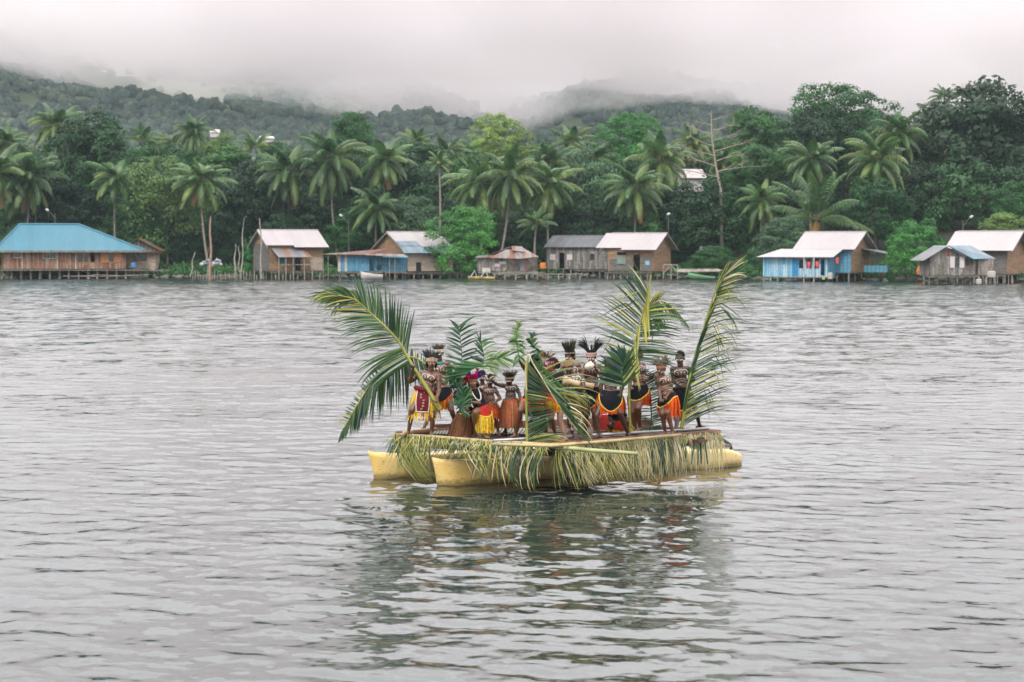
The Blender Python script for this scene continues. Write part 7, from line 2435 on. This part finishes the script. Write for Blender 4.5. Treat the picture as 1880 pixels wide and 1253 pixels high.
d = person('man blowing a white conch shell under a curling black plume headdress',
    dict(head=(1086, 656), shL=(1075, 674), shR=(1100, 674), elL=(1072, 693), haL=(1078, 671), elR=(1106, 692), haR=(1089, 670), hip=(1087, 715),
         knL=(1076, 755), knR=(1091, 757), anL=(1076, 791), anR=(1093, 793)), 1.02, SK_M, -12, 'cheeks', toes=(-50, -10), dep=dict(haL=-.2, haR=-.2))
hair(d, C_HAIR, 1.0, 0, 30); headband(d, .07, .055, C_WHITE, stripes=C_RED)
for az_, sd in (((50, 110), 1), ((250, 310), 2)):
    feathers(d, 60, (.20, .27), [C_PLUME, C_HAIRB], (55, 85), az_, .08, .75, .010, seed=18 + sd, wts=(4, 1), name='curling_plume')
feathers(d, 40, (.10, .14), [C_PLUME, C_HAIRB], (60, 88), (0, 360), .08, .1, .009, seed=21, wts=(3, 1))
skirt(d, 756, 1073, 1102, C_BLACK, (C_ORA, C_ORAD), C_YELB, (.35, .85), seed=18, front=-25, w=.018)
armband(d, d['shL'], d['elL'], .5, s=.045, n=30, seed=9); armband(d, d['shR'], d['elR'], .9, s=.05, n=40, seed=10)
mb = MB(); c = (d['haL'] + d['haR']) / 2 + Vector((-.0, -.07, -.01))
mb.tube([c + Vector((.07, .06, .02)), c + Vector((.035, 0, .01)), c, c + Vector((-.06, -.02, -.02)), c + Vector((-.10, -.02, -.03))], [.014, .05, .075, .062, .02], 12)
for i in range(8): a = i * .8; mb.ell(c + Vector((.03 - .012 * i, .07 * math.cos(a), .07 * math.sin(a))), .02, 6, 5)
tag(mb.build('conch_shell', C_SHELL, smooth=True), 'white knobbed conch shell held to the lips of the man in black plumes', 'shell')
dr = MB(); a = at(1074, 706, d['Y'] - .2); b = at(1090, 711, d['Y'] - .22)
dr.tube([a, a.lerp(b, .4), b], [.045, .05, .07], 14)
tag(dr.build('hand_drum', C_CREAM, smooth=True), 'cream drum end between the patterned cap man and the hand frond', 'drum')

d = person('crouching dancer in yellow fringe glimpsed between the legs of the man in the black apron',
    dict(head=(1131, 742), shL=(1123, 757), shR=(1143, 757), elL=(1119, 768), haL=(1126, 776), elR=(1150, 768), haR=(1154, 776), hip=(1134, 776),
         knL=(1122, 782), knR=(1152, 776), anL=(1122, 793), anR=(1160, 793)), .85, SK_D, 0, 'none', chest=False, dep=dict(knL=-.2, knR=-.2))
shirt(d, C_BLACK, .8); hair(d)
skirt(d, 793, 1117, 1164, C_RED, (C_YEL, C_YELB, C_YEL), C_BLACK, (.4, .8), n=150, seed=19, w=.022)

d = person('man in a black apron with orange fringe, legs wide apart, behind the broad hand frond',
    dict(head=(1119, 672), shL=(1109, 687), shR=(1134, 688), elL=(1103, 710), haL=(1104, 728), elR=(1142, 709), haR=(1139.5, 727), hip=(1121, 724),
         knL=(1095, 763), knR=(1138, 759), anL=(1099, 798), anR=(1153, 796)), 1.0, SK_D, 5, 'nose', toes=(-50, 30), dep=dict(haR=-.3, haL=-.05))
hair(d, C_HAIRB, 1.0, 0, 90, 8); headband(d, .045, .04, C_BROWN, stripes=None)
feathers(d, 60, (.05, .08), [C_HAIRB], (30, 85), (0, 360), .07, 0, .006, seed=22)
skirt(d, 757, 1093, 1148, C_BLACK, (C_ORA, C_ORA, C_ORAD), C_YELB, (.15, .93), pw=2.0, n=220, seed=20, w=.02, up=.07)
armband(d, d['shL'], d['elL'], .2, [BM[1], BM[0]], s=.06, n=70, seed=11)

d = person('man seen from behind the yellow strands with leafy armbands and short orange fringe',
    dict(head=(1171, 650), shL=(1162, 671), shR=(1180, 670), elL=(1158, 693), haL=(1157, 712), elR=(1184, 698), haR=(1203, 687), hip=(1173, 712),
         knL=(1161, 757), knR=(1172, 750), anL=(1166, 785), anR=(1175, 785)), 1.02, SK_M, 60, 'none', turn=25, toes=(-40, -20), dep=dict(haR=-.05, haL=-.15, knR=-.2))
hair(d, C_HAIR, 1.1, 0, 80, 9)
skirt(d, 744, 1153, 1194, C_BLACK, (C_ORA, C_ORAD), C_YELB, (.25, .75), n=180, seed=21, w=.02, front=-30)
armband(d, d['shR'], d['elR'], .45, s=.085, n=120, seed=12); armband(d, d['elR'], d['haR'], .75, s=.06, n=80, seed=13)

d = person('boy leaning forward with a patterned orange band and blond feather crest',
    dict(head=(1214, 678), shL=(1206, 691), shR=(1228, 694), elL=(1210, 714), haL=(1214, 735), elR=(1232, 716), haR=(1222, 731), hip=(1226, 727),
         knL=(1216, 760), knR=(1226, 758), anL=(1221, 793), anR=(1235, 794)), .93, SK_M, -25, 'nose', toes=(-40, -15), turn=12)
hair(d, C_HAIRB, 1.0, 0, 60, 10); headband(d, .052, .048, C_ORA, .012, stripes=C_WHITE)
feathers(d, 130, (.10, .19), [C_BLOND, C_HAIRB, C_CREAM], (15, 85), (40, 320), .07, .08, .008, seed=23, wts=(4, 3, 1))
skirt(d, 763, 1211, 1247, C_BLACK, (C_ORA, C_ORA, C_ORAD), C_YELB, (.2, .6), n=180, seed=22, w=.02, front=-60)
armband(d, d['shR'], d['elR'], .5, s=.08, n=100, seed=14); armband(d, d['shL'], d['elL'], .5, s=.06, n=70, seed=15)

d = person('short-haired man with spiral chest paint holding the tall frond at the raft end',
    dict(head=(1248.5, 658), shL=(1235, 678), shR=(1263, 677), elL=(1237, 700), haL=(1252, 709), elR=(1273, 700), haR=(1270, 678), hip=(1252, 716),
         knL=(1246, 755), knR=(1276, 750), anL=(1241, 788), anR=(1284, 780)), 1.05, SK_D, -14, 'bandeyes', toes=(-20, 70), dep=dict(haR=-.15, elR=-.02, haL=-.22))
hair(d, C_HAIR, 1.0, 0, 140, 11)
skirt(d, 770, 1237, 1264, C_BLACK, (C_ORA, C_ORAD), C_YELB, (.35, .72), n=140, seed=23, w=.018)
armband(d, d['shL'], d['elL'], .4, [BM[0], BM[1]], s=.07, n=90, seed=16); armband(d, d['shR'], d['elR'], .1, [BM[0], BM[1]], s=.06, n=70, seed=17)

# ---- freeze the skins and paint them
dg = bpy.context.evaluated_depsgraph_get()
def spiral(cx, cz, r, turns, sg, a0, n=70):
    t = np.linspace(0, 1, n); rr = r * (1 - .86 * t); a = a0 + sg * turns * 2 * math.pi * t
    return np.stack([cx + rr * np.cos(a), cz + rr * np.sin(a)], 1)
def nearc(P2, C, w):
    d2 = ((P2[:, None, :] - C[None, :, :]) ** 2).sum(-1).min(1)
    return d2 < w * w
for d in PEOPLE:
    o = d['o']
    me = bpy.data.meshes.new_from_object(o.evaluated_get(dg))
    old = o.data
    o.modifiers.clear(); o.data = me
    me.name = 'person_body'
    if not me.materials: me.materials.append(old.materials[0])
    nv = len(me.vertices)
    co = np.empty(nv * 3); me.vertices.foreach_get('co', co); co = co.reshape(-1, 3) + np.array(d['base'])
    me.polygons.foreach_set('use_smooth', np.ones(len(me.polygons), dtype=bool))
    col = np.zeros((nv, 4)); k = d['k']; hk = d['hk']
    def put(mask, c, a=1.0):
        col[mask, :3] = c; col[mask, 3] = a
    # chest
    if d['chest']:
        v = co - np.array(d['cc']); x = v @ np.array(d['sx']) / k; z = v @ np.array(d['up']) / k; f = v @ np.array(d['fw']) / k
        S_ = d['spine'] / .42 / k
        P2 = np.stack([x, z / max(.6, S_)], 1)
        front = (f > .02) & (np.abs(x) < .16) & (np.abs(z) < .42)
        C = np.concatenate([spiral(-.070, .015, .072, 1.3, 1, -.3), spiral(.070, .015, .072, 1.3, -1, math.pi + .3),
                            np.stack([np.linspace(-.02, .02, 12), np.full(12, .08)], 1)])
        put(front & nearc(P2, C, .0066), WHITE_P, .72)
        for zz in (-.10, -.145, -.19):
            xs = np.linspace(-.10, .10, 50); Cb = np.stack([xs, zz + .018 * np.cos(xs * 30)], 1)
            put(front & nearc(P2, Cb, .0045), WHITE_P, .55)
    if d['legpaint']:
        for kn, an in ((d['knL'], d['aL']), (d['knR'], d['aR'])):
            v = co - np.array(kn.lerp(an, .45)); P2 = np.stack([v[:, 0], v[:, 2]], 1)
            fr = (np.abs(v[:, 0]) < .1) & (np.abs(v[:, 2]) < .25) & (v[:, 1] < .02)
            C = np.concatenate([spiral(0, .03, .055, 1.7, 1, 0), spiral(.01, -.09, .03, 1.2, -1, 1), np.stack([np.linspace(-.03, .03, 20), np.linspace(-.16, .13, 20)], 1)])
            put(fr & nearc(P2, C, .009), WHITE_P)
    # face
    v = co - np.array(d['head']); x = v @ np.array(d['hx']) / hk; f = v @ np.array(d['hf']) / hk; z = v @ np.array(d['hu']) / hk
    F = (f > .03) & (np.abs(x) < .085) & (z > -.125) & (z < .09)
    ft = d['face']
    if ft in ('cheeks', 'lines', 'dots', 'nose', 'band', 'bandeyes'):
        if ft == 'band': put(F & (z < -.010) & (z > -.030), WHITE_P, .85)
        if ft == 'bandeyes': put(F & (z < -.010) & (z > -.028) & (np.abs(x) > .012), WHITE_P, .8); put(F & (z < -.095) & (np.abs(x) < .015), WHITE_P, .7)
        if ft in ('cheeks', 'dots'): put(F & (np.hypot(np.abs(x) - .042, z + .026) < .018) & (np.hypot(np.abs(x) - .042, z + .026) > (.008 if ft == 'dots' else 0)), WHITE_P, .92)
        if ft in ('lines',):
            put(F & (np.abs(np.abs(x) - .022 - (-.0 - z) * .5) < .0055) & (z < .0) & (z > -.07), WHITE_P, .92)
            put(F & (np.abs(x) > .055) & (z < .0) & (z > -.02), WHITE_P, .8)
        if ft in ('nose', 'dots', 'cheeks'): put(F & (np.abs(x) < .009) & (z < .0) & (z > -.030), WHITE_P, .85)
        if ft == 'nose': put(F & (np.hypot(np.abs(x) - .045, z + .045) < .021) & (np.hypot(np.abs(x) - .045, z + .045) > .011), WHITE_P, .92)
        put(F & (np.abs(x) < .014) & (z < -.098), WHITE_P, .6)
    if ft == 'glow': put(F & (np.hypot(np.abs(x) - .034, z - .005) < .018), (.75, .42, .25), .55)
    # eyes, brows, mouth
    put(F & (np.hypot(np.abs(x) - .031, z - .006) < .0065), (.01, .008, .008), 1)
    put(F & (np.abs(x) > .014) & (np.abs(x) < .050) & (np.abs(z - .026) < .004), (.012, .008, .008), .9)
    put(F & (np.hypot(x / 1.8, z + .064) < .0135), (.13, .030, .028), .9)
    if ft in ('band', 'lines', 'bandeyes', 'cheeks'): put(F & (np.hypot(x / 1.4, z + .064) < .0095), (.012, .004, .004), 1)
    a = me.color_attributes.new('paint', 'FLOAT_COLOR', 'POINT')
    a.data.foreach_set('color', col.astype(np.float32).ravel())
